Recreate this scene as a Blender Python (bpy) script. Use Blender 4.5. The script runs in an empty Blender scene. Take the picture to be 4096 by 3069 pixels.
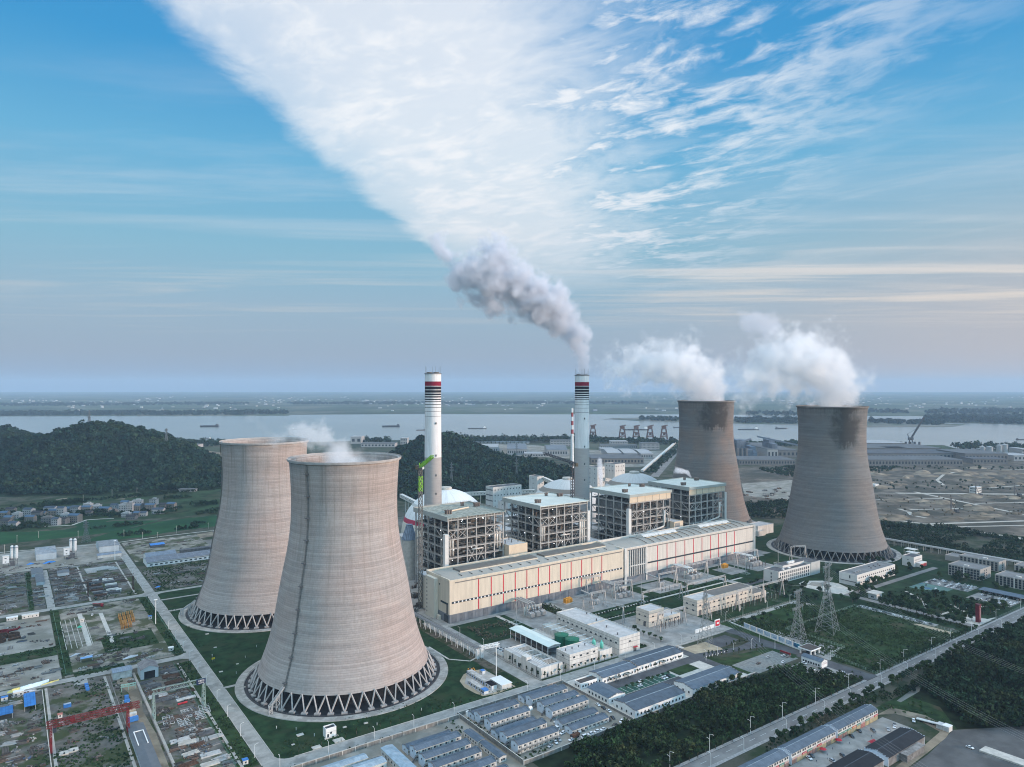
import bpy,math,random
import numpy as np
from mathutils import Vector,Matrix
rad = math.radians
random.seed(7)
S = bpy.context.scene
COL = S.collection

# ------------------------------------------------------------------ camera
FPX,CX,YH,H = 2839.0,2048.0,1545.0,230.0     # focal length, centre column, horizon row (pixels of the photo), height of the drone
TH = rad(54.5)                                      # angle between the site grid's X axis and the view direction
FW = (math.cos(TH),math.sin(TH))
RT = (math.sin(TH),-math.cos(TH))
cam = bpy.data.cameras.new('camera')
cam.sensor_width = 36.0
cam.lens = FPX / 4096 * 36
cam.shift_y = (YH - 1534.5) / 4096
cam.clip_start,cam.clip_end = 1.0,90000.0
co = bpy.data.objects.new('camera',cam)
COL.objects.link(co)
co.location = (0,0,H)
co.rotation_euler = (rad(90),0,TH - rad(90))
S.camera = co

# ------------------------------------------------------------------ light
SUN_AZ,SUN_EL = rad(101),rad(9)                   # clockwise from the view direction, above the horizon
sx = FW[0] * math.cos(SUN_AZ) + RT[0] * math.sin(SUN_AZ)
sy = FW[1] * math.cos(SUN_AZ) + RT[1] * math.sin(SUN_AZ)
sd = Vector((sx * math.cos(SUN_EL),sy * math.cos(SUN_EL),math.sin(SUN_EL)))
sun = bpy.data.lights.new('sun','SUN')
sun.energy = 4.6
sun.angle = rad(7)
sun.color = (1.0,0.72,0.56)
so = bpy.data.objects.new('sun',sun)
COL.objects.link(so)
so.rotation_euler = sd.to_track_quat('Z','Y').to_euler()

S.view_settings.view_transform = 'Standard'
S.view_settings.look = 'None'
S.view_settings.exposure = 0.0
S.view_settings.gamma = 1.0
S.view_settings.use_curve_mapping = False
S.render.engine = 'CYCLES'
S.cycles.use_denoising = True
S.cycles.pixel_filter_type = 'BLACKMAN_HARRIS'
S.cycles.filter_width = 1.05
S.cycles.max_bounces = 8
S.cycles.diffuse_bounces = 2
S.cycles.glossy_bounces = 2
S.cycles.transparent_max_bounces = 8
S.cycles.volume_bounces = 4
S.cycles.volume_max_steps = 256
HAZE = 0.00005

# ------------------------------------------------------------------ node helper
class NT:
 def __init__(s,tree):
  s.t = tree
  tree.nodes.clear()
 def n(s,kind,**kw):
  nd = s.t.nodes.new(kind)
  ins = kw.pop('i',{})
  for k,v in kw.items():
   setattr(nd,k,v)
  for k,v in ins.items():
   s.put(nd.inputs[k],v)
  return nd
 def put(s,sock,v):
  if isinstance(v,bpy.types.NodeSocket):
   s.t.links.new(v,sock)
  elif hasattr(v,'outputs'):
   s.t.links.new(v.outputs[0],sock)
  else:
   sock.default_value = v
 def m(s,op,a,b=None,c=None,clamp=False):
  nd = s.t.nodes.new('ShaderNodeMath')
  nd.operation = op
  nd.use_clamp = clamp
  for k,v in enumerate((a,b,c)):
   if v is not None:
    s.put(nd.inputs[k],v)
  return nd.outputs[0]
 def mix(s,f,a,b,blend='MIX'):
  nd = s.t.nodes.new('ShaderNodeMix')
  nd.data_type = 'RGBA'
  nd.blend_type = blend
  s.put(nd.inputs[0],f)
  s.put(nd.inputs[6],a)
  s.put(nd.inputs[7],b)
  return nd.outputs[2]
 def ss(s,x,lo,hi,a=0.0,b=1.0):
  nd = s.t.nodes.new('ShaderNodeMapRange')
  nd.interpolation_type = 'SMOOTHSTEP'
  for k,v in enumerate((x,lo,hi,a,b)):
   s.put(nd.inputs[k],v)
  return nd.outputs[0]
 def ramp(s,f,stops,interp='LINEAR'):
  nd = s.t.nodes.new('ShaderNodeValToRGB')
  nd.color_ramp.interpolation = interp
  e = nd.color_ramp.elements
  while len(e) < len(stops):
   e.new(0.5)
  for k,(p,c) in enumerate(stops):
   e[k].position = p
   e[k].color = (c[0],c[1],c[2],1) if not isinstance(c,(int,float)) else (c,c,c,1)
  s.put(nd.inputs[0],f)
  return nd.outputs[0]
 def noise(s,vec,scale,detail=4.0,rough=0.55,dist=0.0,dim='3D'):
  nd = s.t.nodes.new('ShaderNodeTexNoise')
  nd.noise_dimensions = dim
  s.put(nd.inputs['Vector'],vec)
  nd.inputs['Scale'].default_value = scale
  nd.inputs['Detail'].default_value = detail
  nd.inputs['Roughness'].default_value = rough
  nd.inputs['Distortion'].default_value = dist
  return nd.outputs[0]
 def mapv(s,vec,scale=(1,1,1),loc=(0,0,0),rot=(0,0,0)):
  nd = s.t.nodes.new('ShaderNodeMapping')
  s.put(nd.inputs[0],vec)
  nd.inputs[1].default_value = loc
  nd.inputs[2].default_value = rot
  nd.inputs[3].default_value = scale
  return nd.outputs[0]

def srgb(r,g,b):
 f = lambda c: (c / 255 / 12.92) if c / 255 <= 0.04045 else ((c / 255 + 0.055) / 1.055) ** 2.4
 return (f(r),f(g),f(b),1)

# ------------------------------------------------------------------ world: Nishita sky with a veil of high cloud
W = bpy.data.worlds.new('World')
S.world = W
W.use_nodes = True
w = NT(W.node_tree)
dirv = w.n('ShaderNodeTexCoord').outputs['Generated']
def dot(v):
 nd = w.n('ShaderNodeVectorMath',operation='DOT_PRODUCT',i={0: dirv,1: v})
 return nd.outputs['Value']
dF,dR,dZ = dot((FW[0],FW[1],0)),dot((RT[0],RT[1],0)),dot((0,0,1))
el = w.m('MAXIMUM',dZ,0.0)
nish = w.n('ShaderNodeTexSky',sky_type='NISHITA')
nish.sun_disc = False
nish.sun_elevation = SUN_EL
nish.sun_rotation = math.atan2(sd.x,sd.y)
nish.air_density = 1.0
nish.dust_density = 2.5
nish.ozone_density = 2.5
nis = w.mix(1.0,nish.outputs[0],(0.10,0.10,0.10,1),'MULTIPLY')
clear = w.ramp(w.m('POWER',el,0.6),[
 (0.0,srgb(146,166,194)),(0.15,srgb(160,176,194)),(0.26,srgb(158,186,206)),(0.36,srgb(140,190,214)),
 (0.48,srgb(108,182,222)),(0.58,srgb(66,158,216)),(0.85,srgb(36,128,202))])
clear = w.mix(0.92,nis,clear)
# the right hand side of the sky is a little warmer low down, where the sun is
warm = w.m('MULTIPLY',w.ss(dR,0.05,0.75),w.ss(el,0.34,0.03))
clear = w.mix(w.m('MULTIPLY',warm,0.75),clear,srgb(204,192,188))
zz = w.m('MAXIMUM',dZ,0.02)
pX,pY = w.m('DIVIDE',dR,zz),w.m('DIVIDE',dF,zz)
pv = w.n('ShaderNodeCombineXYZ',i={0: pX,1: pY,2: 0.0}).outputs[0]
warp = w.noise(w.mapv(pv,(0.9,0.9,1)),1.3,6,0.6)
# cloud fibres run away to the right: turn first, then stretch
fibre = w.mapv(pv,rot=(0,0,rad(50)))
fine = w.noise(w.mapv(fibre,(0.9,1.5,1)),1.9,10,0.62,0.5)
wisp = w.noise(w.mapv(fibre,(0.6,2.4,1)),1.5,10,0.64,0.6)
# the plume-like fan: a sharp left edge and a feathered right edge, in the plane of the cloud layer
yy = w.m('SUBTRACT',pY,1.84)
edgeL = w.m('ADD',w.m('MULTIPLY',yy,w.m('MULTIPLY_ADD',yy,0.018,0.045)),-0.955)
dl = w.m('SUBTRACT',pX,edgeL)
dl = w.m('ADD',dl,w.m('MULTIPLY',w.m('SUBTRACT',w.noise(pv,2.1,9,0.66,0.3),0.5),0.30))
left = w.ss(dl,-0.02,0.13)
left = w.m('ADD',w.m('MULTIPLY',left,0.72),w.m('MULTIPLY',w.ss(dl,0.05,0.45),0.28))
right0 = w.m('ADD',w.m('MULTIPLY',w.m('SUBTRACT',pY,1.84),0.17),-0.08)
dr = w.m('SUBTRACT',pX,right0)
dr = w.m('ADD',dr,w.m('MULTIPLY',w.m('SUBTRACT',fine,0.5),1.5))
body = w.ss(dr,0.62,-0.15)
tail = w.ss(w.m('SUBTRACT',pX,right0),1.7,0.3)
tuft = w.noise(w.mapv(fibre,(1.0,1.5,1)),6.0,6,0.6,0.6)
streak = w.ss(w.m('ADD',w.m('MULTIPLY',fine,0.46),w.m('ADD',w.m('MULTIPLY',warp,0.24),w.m('MULTIPLY',tuft,0.30))),0.45,0.60)
cl = w.m('MAXIMUM',w.m('MULTIPLY',body,w.m('ADD',0.74,w.m('MULTIPLY',streak,0.26))),w.m('MULTIPLY',w.m('MULTIPLY',tail,streak),0.92))
cl = w.m('MULTIPLY',cl,left)
cl = w.m('MULTIPLY',cl,w.ss(pY,8.2,4.6))
# thin cirrus veils everywhere else
veil = w.m('MULTIPLY',w.ss(w.noise(w.mapv(pv,(0.22,1.0,1),rot=(0,0,rad(8))),0.9,9,0.62,0.5),0.47,0.72),0.38)
veil = w.m('MULTIPLY',veil,w.ss(pY,1.6,3.2))
veil = w.m('MULTIPLY',veil,w.ss(pY,16.0,5.0))
low = w.ss(w.noise(w.mapv(pv,(0.16,0.75,1),rot=(0,0,rad(-9)),loc=(3.1,0.4,0)),1.15,9,0.6,0.8),0.44,0.66)
veil = w.m('ADD',veil,w.m('MULTIPLY',w.m('MULTIPLY',low,w.m('MULTIPLY',w.ss(pY,3.6,6.0),w.ss(pY,13.0,7.0))),w.m('MULTIPLY',w.ss(pX,-1.0,2.5),0.85)))
veil = w.m('ADD',veil,w.m('MULTIPLY',w.ss(wisp,0.5,0.8),w.m('MULTIPLY',w.ss(pX,-0.2,1.2),0.2)))
cloudcol = w.mix(w.ss(pY,2.0,6.5),srgb(252,253,255),srgb(222,228,236))
shade = w.ss(w.m('ADD',w.m('MULTIPLY',warp,0.5),w.m('MULTIPLY',wisp,0.5)),0.35,0.62)
cloudcol = w.mix(w.m('MULTIPLY',shade,0.15),cloudcol,srgb(196,216,236))
sky = w.mix(w.m('MINIMUM',veil,1.0),clear,w.mix(w.ss(el,0.25,0.08),srgb(216,226,236),srgb(226,216,206)))
sky = w.mix(w.m('MINIMUM',cl,1.0),sky,cloudcol)
# below the horizon the world is dim ground colour
sky = w.mix(w.ss(dZ,-0.002,-0.05),sky,(0.10,0.11,0.12,1))
# unseen sky behind the camera and overhead is boosted to light the scene
back = w.m('ADD',w.m('MULTIPLY',w.ss(w.m('SUBTRACT',w.m('MULTIPLY',dR,0.75),w.m('MULTIPLY',dF,0.66)),-0.05,0.9),0.95),w.m('MULTIPLY',w.ss(dZ,0.52,0.85),0.85))   # second term: brightness added overhead, out of view
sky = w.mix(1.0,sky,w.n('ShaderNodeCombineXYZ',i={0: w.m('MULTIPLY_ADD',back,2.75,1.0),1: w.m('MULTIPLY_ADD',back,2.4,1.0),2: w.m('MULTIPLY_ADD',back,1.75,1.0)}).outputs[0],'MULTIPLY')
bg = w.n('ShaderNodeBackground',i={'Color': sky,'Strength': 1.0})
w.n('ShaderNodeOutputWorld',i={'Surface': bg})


# ------------------------------------------------------------------ materials (all procedural)
MATS = {}
def mat(name,col,rough=0.85,var=0.18,scale=0.35,metal=0.0,island=0.0,objvar=0.0,col2=None,bump=0.0,spec=None,stretch=(1,1,1),thr=None):
 """base colour broken up by noise; island varies it per loose piece, objvar per object"""
 if name in MATS:
  return MATS[name]
 m = bpy.data.materials.new(name)
 m.use_nodes = True
 t = NT(m.node_tree)
 tc = t.n('ShaderNodeTexCoord').outputs['Object']
 v = t.mapv(tc,stretch) if stretch != (1,1,1) else tc
 n1 = t.noise(v,scale,5,0.6)
 c = tuple(col[:3]) + (1,)
 lo = tuple(x * (1 - var) for x in col[:3]) + (1,)
 hi = tuple(min(1,x * (1 + var)) for x in col[:3]) + (1,)
 cc = t.mix(t.ss(n1,0.3,0.7),lo,hi)
 if col2 is not None:
  n2 = t.noise(v,scale * 0.43,6,0.62)
  a,b = thr or (0.48,0.6)
  cc = t.mix(t.ss(n2,a,b),cc,tuple(col2[:3]) + (1,))
 k = None
 if island:
  k = t.m('ADD',1 - island,t.m('MULTIPLY',t.n('ShaderNodeNewGeometry').outputs['Random Per Island'],2 * island))
 if objvar:
  q = t.m('ADD',1 - objvar,t.m('MULTIPLY',t.n('ShaderNodeObjectInfo').outputs['Random'],2 * objvar))
  k = q if k is None else t.m('MULTIPLY',k,q)
 if k is not None:
  kc = t.n('ShaderNodeCombineXYZ',i={0: k,1: k,2: k}).outputs[0]
  cc = t.mix(1.0,cc,kc,'MULTIPLY')
 if spec is None: spec = 0.06 if rough > 0.84 else 0.3
 b = t.n('ShaderNodeBsdfPrincipled',i={'Base Color': cc,'Roughness': rough,'Metallic': metal,'Specular IOR Level': spec})
 if bump:
  bp = t.n('ShaderNodeBump',i={'Strength': bump,'Distance': 0.2,'Height': t.noise(v,scale * 3,5,0.65)})
  t.put(b.inputs['Normal'],bp)
 t.n('ShaderNodeOutputMaterial',i={'Surface': b})
 MATS[name] = m
 return m

def palette_mat(name,cols,rough=0.8,metal=0.0):
 """every loose piece picks its own colour: scrap, litter, stacked goods"""
 if name in MATS:
  return MATS[name]
 m = bpy.data.materials.new(name)
 m.use_nodes = True
 t = NT(m.node_tree)
 r = t.n('ShaderNodeNewGeometry').outputs['Random Per Island']
 cc = t.ramp(r,[(i / len(cols),c) for i,c in enumerate(cols)],'CONSTANT')
 n1 = t.noise(t.n('ShaderNodeTexCoord').outputs['Object'],0.9,4)
 cc = t.mix(0.35,cc,t.n('ShaderNodeCombineXYZ',i={0: n1,1: n1,2: n1}).outputs[0],'MULTIPLY')
 b = t.n('ShaderNodeBsdfPrincipled',i={'Base Color': cc,'Roughness': rough,'Metallic': metal})
 t.n('ShaderNodeOutputMaterial',i={'Surface': b})
 MATS[name] = m
 return m

def stripes_mat(name,col,col2,axis=0,period=1.0,duty=0.5,rough=0.6,metal=0.0,var=0.17):
 """ribbed sheet metal or boarded cladding: thin darker joints across one axis"""
 if name in MATS:
  return MATS[name]
 m = bpy.data.materials.new(name)
 m.use_nodes = True
 t = NT(m.node_tree)
 tc = t.n('ShaderNodeTexCoord').outputs['Object']
 x = t.n('ShaderNodeSeparateXYZ',i={0: tc}).outputs[axis]
 fr = t.m('FRACT',t.m('DIVIDE',x,period))
 band = t.m('GREATER_THAN',fr,duty)
 n1 = t.noise(tc,0.25,6,0.65)
 c = t.mix(band,tuple(col[:3]) + (1,),tuple(col2[:3]) + (1,))
 c = t.mix(t.ss(n1,0.3,0.72),c,t.mix(1.0,c,(1 - var * 2,) * 3 + (1,),'MULTIPLY'))
 rv = t.m('MULTIPLY_ADD',t.n('ShaderNodeObjectInfo').outputs['Random'],.34,.82)
 c = t.mix(1.0,c,t.n('ShaderNodeCombineXYZ',i={0: rv,1: rv,2: rv}).outputs[0],'MULTIPLY')
 b = t.n('ShaderNodeBsdfPrincipled',i={'Base Color': c,'Roughness': max(rough,.7),'Metallic': metal,'Specular IOR Level': 0.15})
 t.n('ShaderNodeOutputMaterial',i={'Surface': b})
 MATS[name] = m
 return m

def glow_mat(name,col,power):
 m = bpy.data.materials.new(name)
 m.use_nodes = True
 t = NT(m.node_tree)
 e = t.n('ShaderNodeEmission',i={'Color': tuple(col[:3]) + (1,),'Strength': power})
 t.n('ShaderNodeOutputMaterial',i={'Surface': e})
 MATS[name] = m
 return m

# ------------------------------------------------------------------ things, parts, meshes
OFF = {}
def put(o,parent=None):
 COL.objects.link(o)
 if parent is not None:
  o.parent = parent
 return o
def tag(o,label=None,cat=None,group=None,kind=None):
 if label: o['label'] = label
 if cat: o['category'] = cat
 if group: o['group'] = group
 if kind: o['kind'] = kind
 return o
def thing(name,label,cat,loc=(0,0,0),rz=0.0,group=None):
 o = bpy.data.objects.new(name,None)
 put(o)
 o.location = loc
 o.rotation_euler = (0,0,rz)
 o.empty_display_size = 0.5
 OFF[o.name] = Vector(loc)
 return tag(o,label,cat,group)
def dup(o,loc=None,rz=None,label=None,group=None,parent=None,scale=None):
 """a copy of a thing with copies of its parts and sub-parts"""
 c = o.copy()
 put(c,parent)
 if parent is not None:
  c.matrix_parent_inverse = o.matrix_parent_inverse.copy()
 if loc is not None: c.location = loc
 if rz is not None: c.rotation_euler = (0,0,rz)
 if scale is not None: c.scale = scale if not isinstance(scale,(int,float)) else (scale,) * 3
 if label: c['label'] = label
 if group: c['group'] = group
 for ch in o.children:
  dup(ch,parent=c)
 return c

class MB:
 """collects faces and links them as ONE mesh object"""
 def __init__(s):
  s.v,s.f,s.mi = [],[],[]
 def add(s,vs,fs,m=0):
  k = len(s.v)
  s.v.extend(vs)
  for f in fs:
   s.f.append([i + k for i in f])
   s.mi.append(m)
  return s
 def box(s,x0,y0,z0,x1,y1,z1,m=0):
  return s.add([(x0,y0,z0),(x1,y0,z0),(x1,y1,z0),(x0,y1,z0),(x0,y0,z1),(x1,y0,z1),(x1,y1,z1),(x0,y1,z1)],
                     [(0,3,2,1),(4,5,6,7),(0,1,5,4),(1,2,6,5),(2,3,7,6),(3,0,4,7)],m)
 def rbox(s,cx,cy,z0,lx,ly,h,a=0.0,m=0):
  c,q = math.cos(a),math.sin(a)
  P = [(cx + dx * c - dy * q,cy + dx * q + dy * c) for dx,dy in ((-lx / 2,-ly / 2),(lx / 2,-ly / 2),(lx / 2,ly / 2),(-lx / 2,ly / 2))]
  return s.prism(P,z0,z0 + h,m)
 def prism(s,P,z0,z1,m=0):
  n = len(P)
  vs = [(x,y,z0) for x,y in P] + [(x,y,z1) for x,y in P]
  fs = [tuple(range(n))[::-1],tuple(range(n,2 * n))] + [(i,(i + 1) % n,n + (i + 1) % n,n + i) for i in range(n)]
  return s.add(vs,fs,m)
 def sheet(s,P,z=0.0,m=0):
  return s.add([(x,y,z) for x,y in P],[tuple(range(len(P)))],m)
 def beam(s,p,q,w=0.3,h=None,m=0):
  p,q = Vector(p),Vector(q)
  d = q - p
  if d.length < 1e-6: return s
  d.normalize()
  up = Vector((0,0,1)) if abs(d.z) < 0.95 else Vector((0,1,0))
  a = d.cross(up).normalized() * (w / 2)
  b = a.cross(d).normalized() * ((h or w) / 2)
  vs = [tuple(e + a * i + b * j) for e in (p,q) for i,j in ((-1,-1),(1,-1),(1,1),(-1,1))]
  return s.add(vs,[(0,1,2,3),(7,6,5,4),(0,4,5,1),(1,5,6,2),(2,6,7,3),(3,7,4,0)],m)
 def tube(s,pts,r,n=8,m=0):
  pts = [Vector(p) for p in pts]
  rings = []
  for i,p in enumerate(pts):
   d = (pts[min(i + 1,len(pts) - 1)] - pts[max(i - 1,0)]).normalized()
   up = Vector((0,0,1)) if abs(d.z) < 0.9 else Vector((0,1,0))
   a = d.cross(up).normalized(); b = a.cross(d).normalized()
   rr = r[i] if isinstance(r,(list,tuple)) else r
   rings.append([tuple(p + (a * math.cos(2 * math.pi * k / n) + b * math.sin(2 * math.pi * k / n)) * rr) for k in range(n)])
  vs = [v for g in rings for v in g]
  fs = [(i * n + k,i * n + (k + 1) % n,(i + 1) * n + (k + 1) % n,(i + 1) * n + k) for i in range(len(pts) - 1) for k in range(n)]
  fs += [tuple(range(n))[::-1],tuple(range((len(pts) - 1) * n,len(pts) * n))]
  return s.add(vs,fs,m)
 def lathe(s,prof,n=24,cx=0.0,cy=0.0,m=0,cap0=False,cap1=True,mats=None):
  k0 = len(s.v)
  for r,z in prof:
   s.v.extend((cx + r * math.cos(2 * math.pi * k / n),cy + r * math.sin(2 * math.pi * k / n),z) for k in range(n))
  for i in range(len(prof) - 1):
   for k in range(n):
    s.f.append([k0 + i * n + k,k0 + i * n + (k + 1) % n,k0 + (i + 1) * n + (k + 1) % n,k0 + (i + 1) * n + k])
    s.mi.append(mats[i] if mats else m)
  if cap0:
   s.f.append([k0 + k for k in range(n)][::-1]); s.mi.append(m)
  if cap1:
   s.f.append([k0 + (len(prof) - 1) * n + k for k in range(n)]); s.mi.append(mats[-1] if mats else m)
  return s
 def gable(s,x0,y0,x1,y1,z0,z1,axis='x',m=0,over=0.3,thick=0.2):
  """two sloping roof slabs with the ridge along the given axis"""
  x0 -= over; x1 += over; y0 -= over; y1 += over
  if axis == 'x':
   c = (y0 + y1) / 2
   pr = [(y0,z0),(c,z1),(y1,z0),(y1,z0 + thick),(c,z1 + thick),(y0,z0 + thick)]
   vs = [(x,a,b) for x in (x0,x1) for a,b in pr]
  else:
   c = (x0 + x1) / 2
   pr = [(x0,z0),(c,z1),(x1,z0),(x1,z0 + thick),(c,z1 + thick),(x0,z0 + thick)]
   vs = [(a,y,b) for y in (y0,y1) for a,b in pr]
  fs = [(5,4,3,2,1,0),(6,7,8,9,10,11)] + [(i,(i + 1) % 6,6 + (i + 1) % 6,6 + i) for i in range(6)]
  return s.add(vs,fs,m)
 def gable_wall(s,x0,y0,x1,y1,z0,zr,axis='x',m=0):
  """the wall box with its two gable triangles, ridge along the given axis"""
  if axis == 'x':
   c = (y0 + y1) / 2
   pr = [(y0,0),(y1,0),(y1,z0),(c,zr),(y0,z0)]
   vs = [(x,a,b) for x in (x0,x1) for a,b in pr]
  else:
   c = (x0 + x1) / 2
   pr = [(x0,0),(x1,0),(x1,z0),(c,zr),(x0,z0)]
   vs = [(a,y,b) for y in (y0,y1) for a,b in pr]
  return s.add(vs,[(4,3,2,1,0),(5,6,7,8,9)] + [(i,(i + 1) % 5,5 + (i + 1) % 5,5 + i) for i in range(5)],m)
 def lattice(s,p,q,w,h,n,t=0.12,m=0):
  """a box girder or mast: four chords from p to q with zig-zag lacing"""
  p,q = Vector(p),Vector(q)
  d = (q - p).normalized()
  up = Vector((0,0,1)) if abs(d.z) < 0.9 else Vector((0,1,0))
  a = d.cross(up).normalized() * (w / 2); b = a.cross(d).normalized() * (h / 2)
  cs = [a + b,a - b,-a - b,-a + b]
  for c in cs:
   s.beam(p + c,q + c,t * 1.4,None,m)
  for i in range(n):
   u0,u1 = p.lerp(q,i / n),p.lerp(q,(i + 1) / n)
   for k in range(4):
    c0,c1 = cs[k],cs[(k + 1) % 4]
    s.beam(u0 + (c0 if i % 2 else c1),u1 + (c1 if i % 2 else c0),t,None,m)
  return s
 def build(s,name,mats,parent=None,smooth=False,rootloc=None):
  me = bpy.data.meshes.new(name)
  off = OFF.get(parent.name,Vector((0,0,0))) if parent is not None else Vector(rootloc or (0,0,0))
  if off.length > 0:
   ox,oy,oz = off
   vs = [(x - ox,y - oy,z - oz) for x,y,z in s.v]
  else:
   vs = s.v
  me.from_pydata(vs,[],s.f)
  for mm in (mats if isinstance(mats,(list,tuple)) else [mats]):
   me.materials.append(mm)
  if any(s.mi):
   me.polygons.foreach_set('material_index',s.mi)
  if smooth:
   me.polygons.foreach_set('use_smooth',[True] * len(s.f))
  me.update()
  o = bpy.data.objects.new(name,me)
  put(o,parent)
  if parent is None and rootloc:
   o.location = rootloc
  OFF[o.name] = off
  return o

def mesh_np(name,verts,nper,mats,parent=None,mi=None,kind=None):
 """many loose polygons of nper corners each, straight from an array"""
 nv = len(verts)
 nf = nv // nper
 me = bpy.data.meshes.new(name)
 me.vertices.add(nv)
 me.vertices.foreach_set('co',np.ascontiguousarray(verts,dtype=np.float32).ravel())
 me.loops.add(nv)
 me.loops.foreach_set('vertex_index',np.arange(nv,dtype=np.int32))
 me.polygons.add(nf)
 me.polygons.foreach_set('loop_start',np.arange(0,nv,nper,dtype=np.int32))
 for mm in (mats if isinstance(mats,(list,tuple)) else [mats]):
  me.materials.append(mm)
 if mi is not None:
  me.polygons.foreach_set('material_index',np.asarray(mi,dtype=np.int32))
 me.update(calc_edges=True)
 me.validate()
 o = bpy.data.objects.new(name,me)
 put(o,parent)
 if kind: o['kind'] = kind
 return o

WIN = {}
def window(root,x,y,z,ww,hh,face,m,name='window',depth=0.18):
 """one window as a part of its building: a shallow box set a little proud of the wall"""
 key = (round(ww,2),round(hh,2),face[1],m.name,name)
 if key not in WIN:
  b = MB()
  d = depth / 2
  if face[1] == 'y': b.box(-ww / 2,-d,0,ww / 2,d,hh)
  else: b.box(-d,-ww / 2,0,d,ww / 2,hh)
  me = bpy.data.meshes.new(name)
  me.from_pydata(b.v,[],b.f)
  me.materials.append(m)
  WIN[key] = me
 o = bpy.data.objects.new(name,WIN[key])
 put(o,root)
 o.location = Vector((x,y,z)) - OFF.get(root.name,Vector((0,0,0)))
 return o
def windows(root,face,wall,a0,a1,zs,n,ww,hh,m,name='window'):
 """n windows spread along one wall on each sill height in zs"""
 for z in zs:
  for k in range(n):
   a = a0 + (a1 - a0) * (k + 0.5) / n
   sgn = -0.03 if face[0] == '-' else 0.03
   if face[1] == 'y': window(root,a,wall + sgn,z,ww,hh,face,m,name)
   else: window(root,wall + sgn,a,z,ww,hh,face,m,name)

def G(px,py,z=0.0):
 """the point at height z that the photograph shows at this pixel"""
 d = FPX * (H - z) / (py - YH)
 s = (px - CX) * d / FPX
 return (FW[0] * d + RT[0] * s,FW[1] * d + RT[1] * s)
def DP(px,d):
 """ground point in column px at a given depth"""
 s = (px - CX) * d / FPX
 return (FW[0] * d + RT[0] * s,FW[1] * d + RT[1] * s)
def crop(ox,oy,k=1000 / 2209):
 return lambda a,b,z=0.0: G(ox + a * k,oy + b * k,z)
A1,A2,A3,A4,A5,A6,A7 = crop(0,1500),crop(900,1400),crop(1600,1400),crop(2400,1400),crop(3096,1500),crop(0,2100),crop(0,2319)
B1,B2,B3,B4,B5,B6,B7 = crop(800,2319),crop(1600,2000),crop(1600,2319),crop(2300,2000),crop(2300,2319),crop(3096,2000),crop(3096,2319)
L1 = crop(0,2150,500 / 2209)
L2 = crop(0,2600,600 / 2120)
ORD = ['first','second','third','fourth','fifth','sixth','seventh','eighth','ninth','tenth','eleventh','twelfth','thirteenth',
       'fourteenth','fifteenth','sixteenth','seventeenth','eighteenth','nineteenth','twentieth']
def nth(i):
 return ORD[i] if i < 20 else ('%s-%s' % (['twenty','thirty','forty','fifty'][(i + 1) // 10 - 2],ORD[(i + 1) % 10 - 1]) if (i + 1) % 10 else ['twentieth','thirtieth','fortieth','fiftieth'][(i + 1) // 10 - 2])

def text(root,s_,loc,size,rot,m,name='lettering',ext=.03):
 cu = bpy.data.curves.new(name,'FONT'); cu.body = s_; cu.size = size; cu.extrude = ext; cu.align_x = 'CENTER'; cu.align_y = 'CENTER'
 o = bpy.data.objects.new(name,cu); put(o,root); cu.materials.append(m)
 bpy.context.view_layer.update()
 me = bpy.data.meshes.new_from_object(o.evaluated_get(bpy.context.evaluated_depsgraph_get())); bpy.data.objects.remove(o)
 o = bpy.data.objects.new(name,me); put(o,root)
 o.location = Vector(loc) - OFF.get(root.name,Vector((0,0,0))); o.rotation_euler = rot
 return o
def strokes(root,cells,y,size,m,seed=1):
 """brush-like character strokes on a wall that faces the camera: one little bundle of bars per cell (x, z)"""
 r = random.Random(seed); b = MB(); h = size / 2
 for x,z in cells:
  for k in range(3):
   zz = z - h * .8 + h * .8 * k + r.uniform(-.1,.1) * h; w = h * r.uniform(.5,.95)
   b.box(x - w,y - .05,zz,x + w,y,zz + size * .13)
  for k in range(2):
   xx = x + r.uniform(-.6,.6) * h; b.box(xx - size * .06,y - .056,z - h * r.uniform(.5,.95),xx + size * .06,y - .003,z + h * r.uniform(.5,.95))
 return b.build('lettering',m,root)

# shared materials
white = mat('white_paint',(0.70,0.71,0.70),0.6,0.08,0.4)
offwhite = mat('off_white_render',(0.56,0.55,0.52),0.85,0.14,0.35,stretch=(1,1,.2))
cream = mat('cream_cladding',(0.58,0.51,0.41),0.85,0.09,0.30,stretch=(1,1,.10))
dormwall = mat('dormitory_panel',(0.52,0.52,0.49),0.8,0.16,0.6)
palewall = mat('pale_blue_gable',(0.52,0.60,0.68),0.8,0.06,0.3)
concrete = mat('concrete',(0.36,0.34,0.31),0.95,0.18,0.12)
lightcon = mat('light_concrete',(0.46,0.44,0.40),0.95,0.16,0.25)
greyroof = mat('grey_roof',(0.46,0.45,0.44),0.9,0.12,0.2)
darkroof = mat('dark_roof',(0.11,0.11,0.115),0.9,0.25,0.3)
steel = mat('galvanised_steel',(0.42,0.43,0.43),0.5,0.12,0.5,metal=0.3)
palesteel = mat('pale_steel',(0.60,0.58,0.54),0.6,0.14,0.3)
darksteel = mat('dark_steel',(0.10,0.10,0.105),0.7,0.3,0.4)
rust = mat('rusty_steel',(0.095,0.055,0.040),0.9,0.35,0.8)
glass = mat('dark_glass',(0.035,0.045,0.055),0.25,0.3,0.3,spec=0.5)
black = mat('black_rubber',(0.015,0.015,0.016),0.8,0.2,2)
blueroof = stripes_mat('blue_sheet_roof',(0.040,0.20,0.52),(0.030,0.15,0.42),0,2.0,0.85)
slateroof = stripes_mat('slate_blue_roof',(0.105,0.140,0.180),(0.080,0.108,0.142),0,1.9,0.9,0.55)
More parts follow.
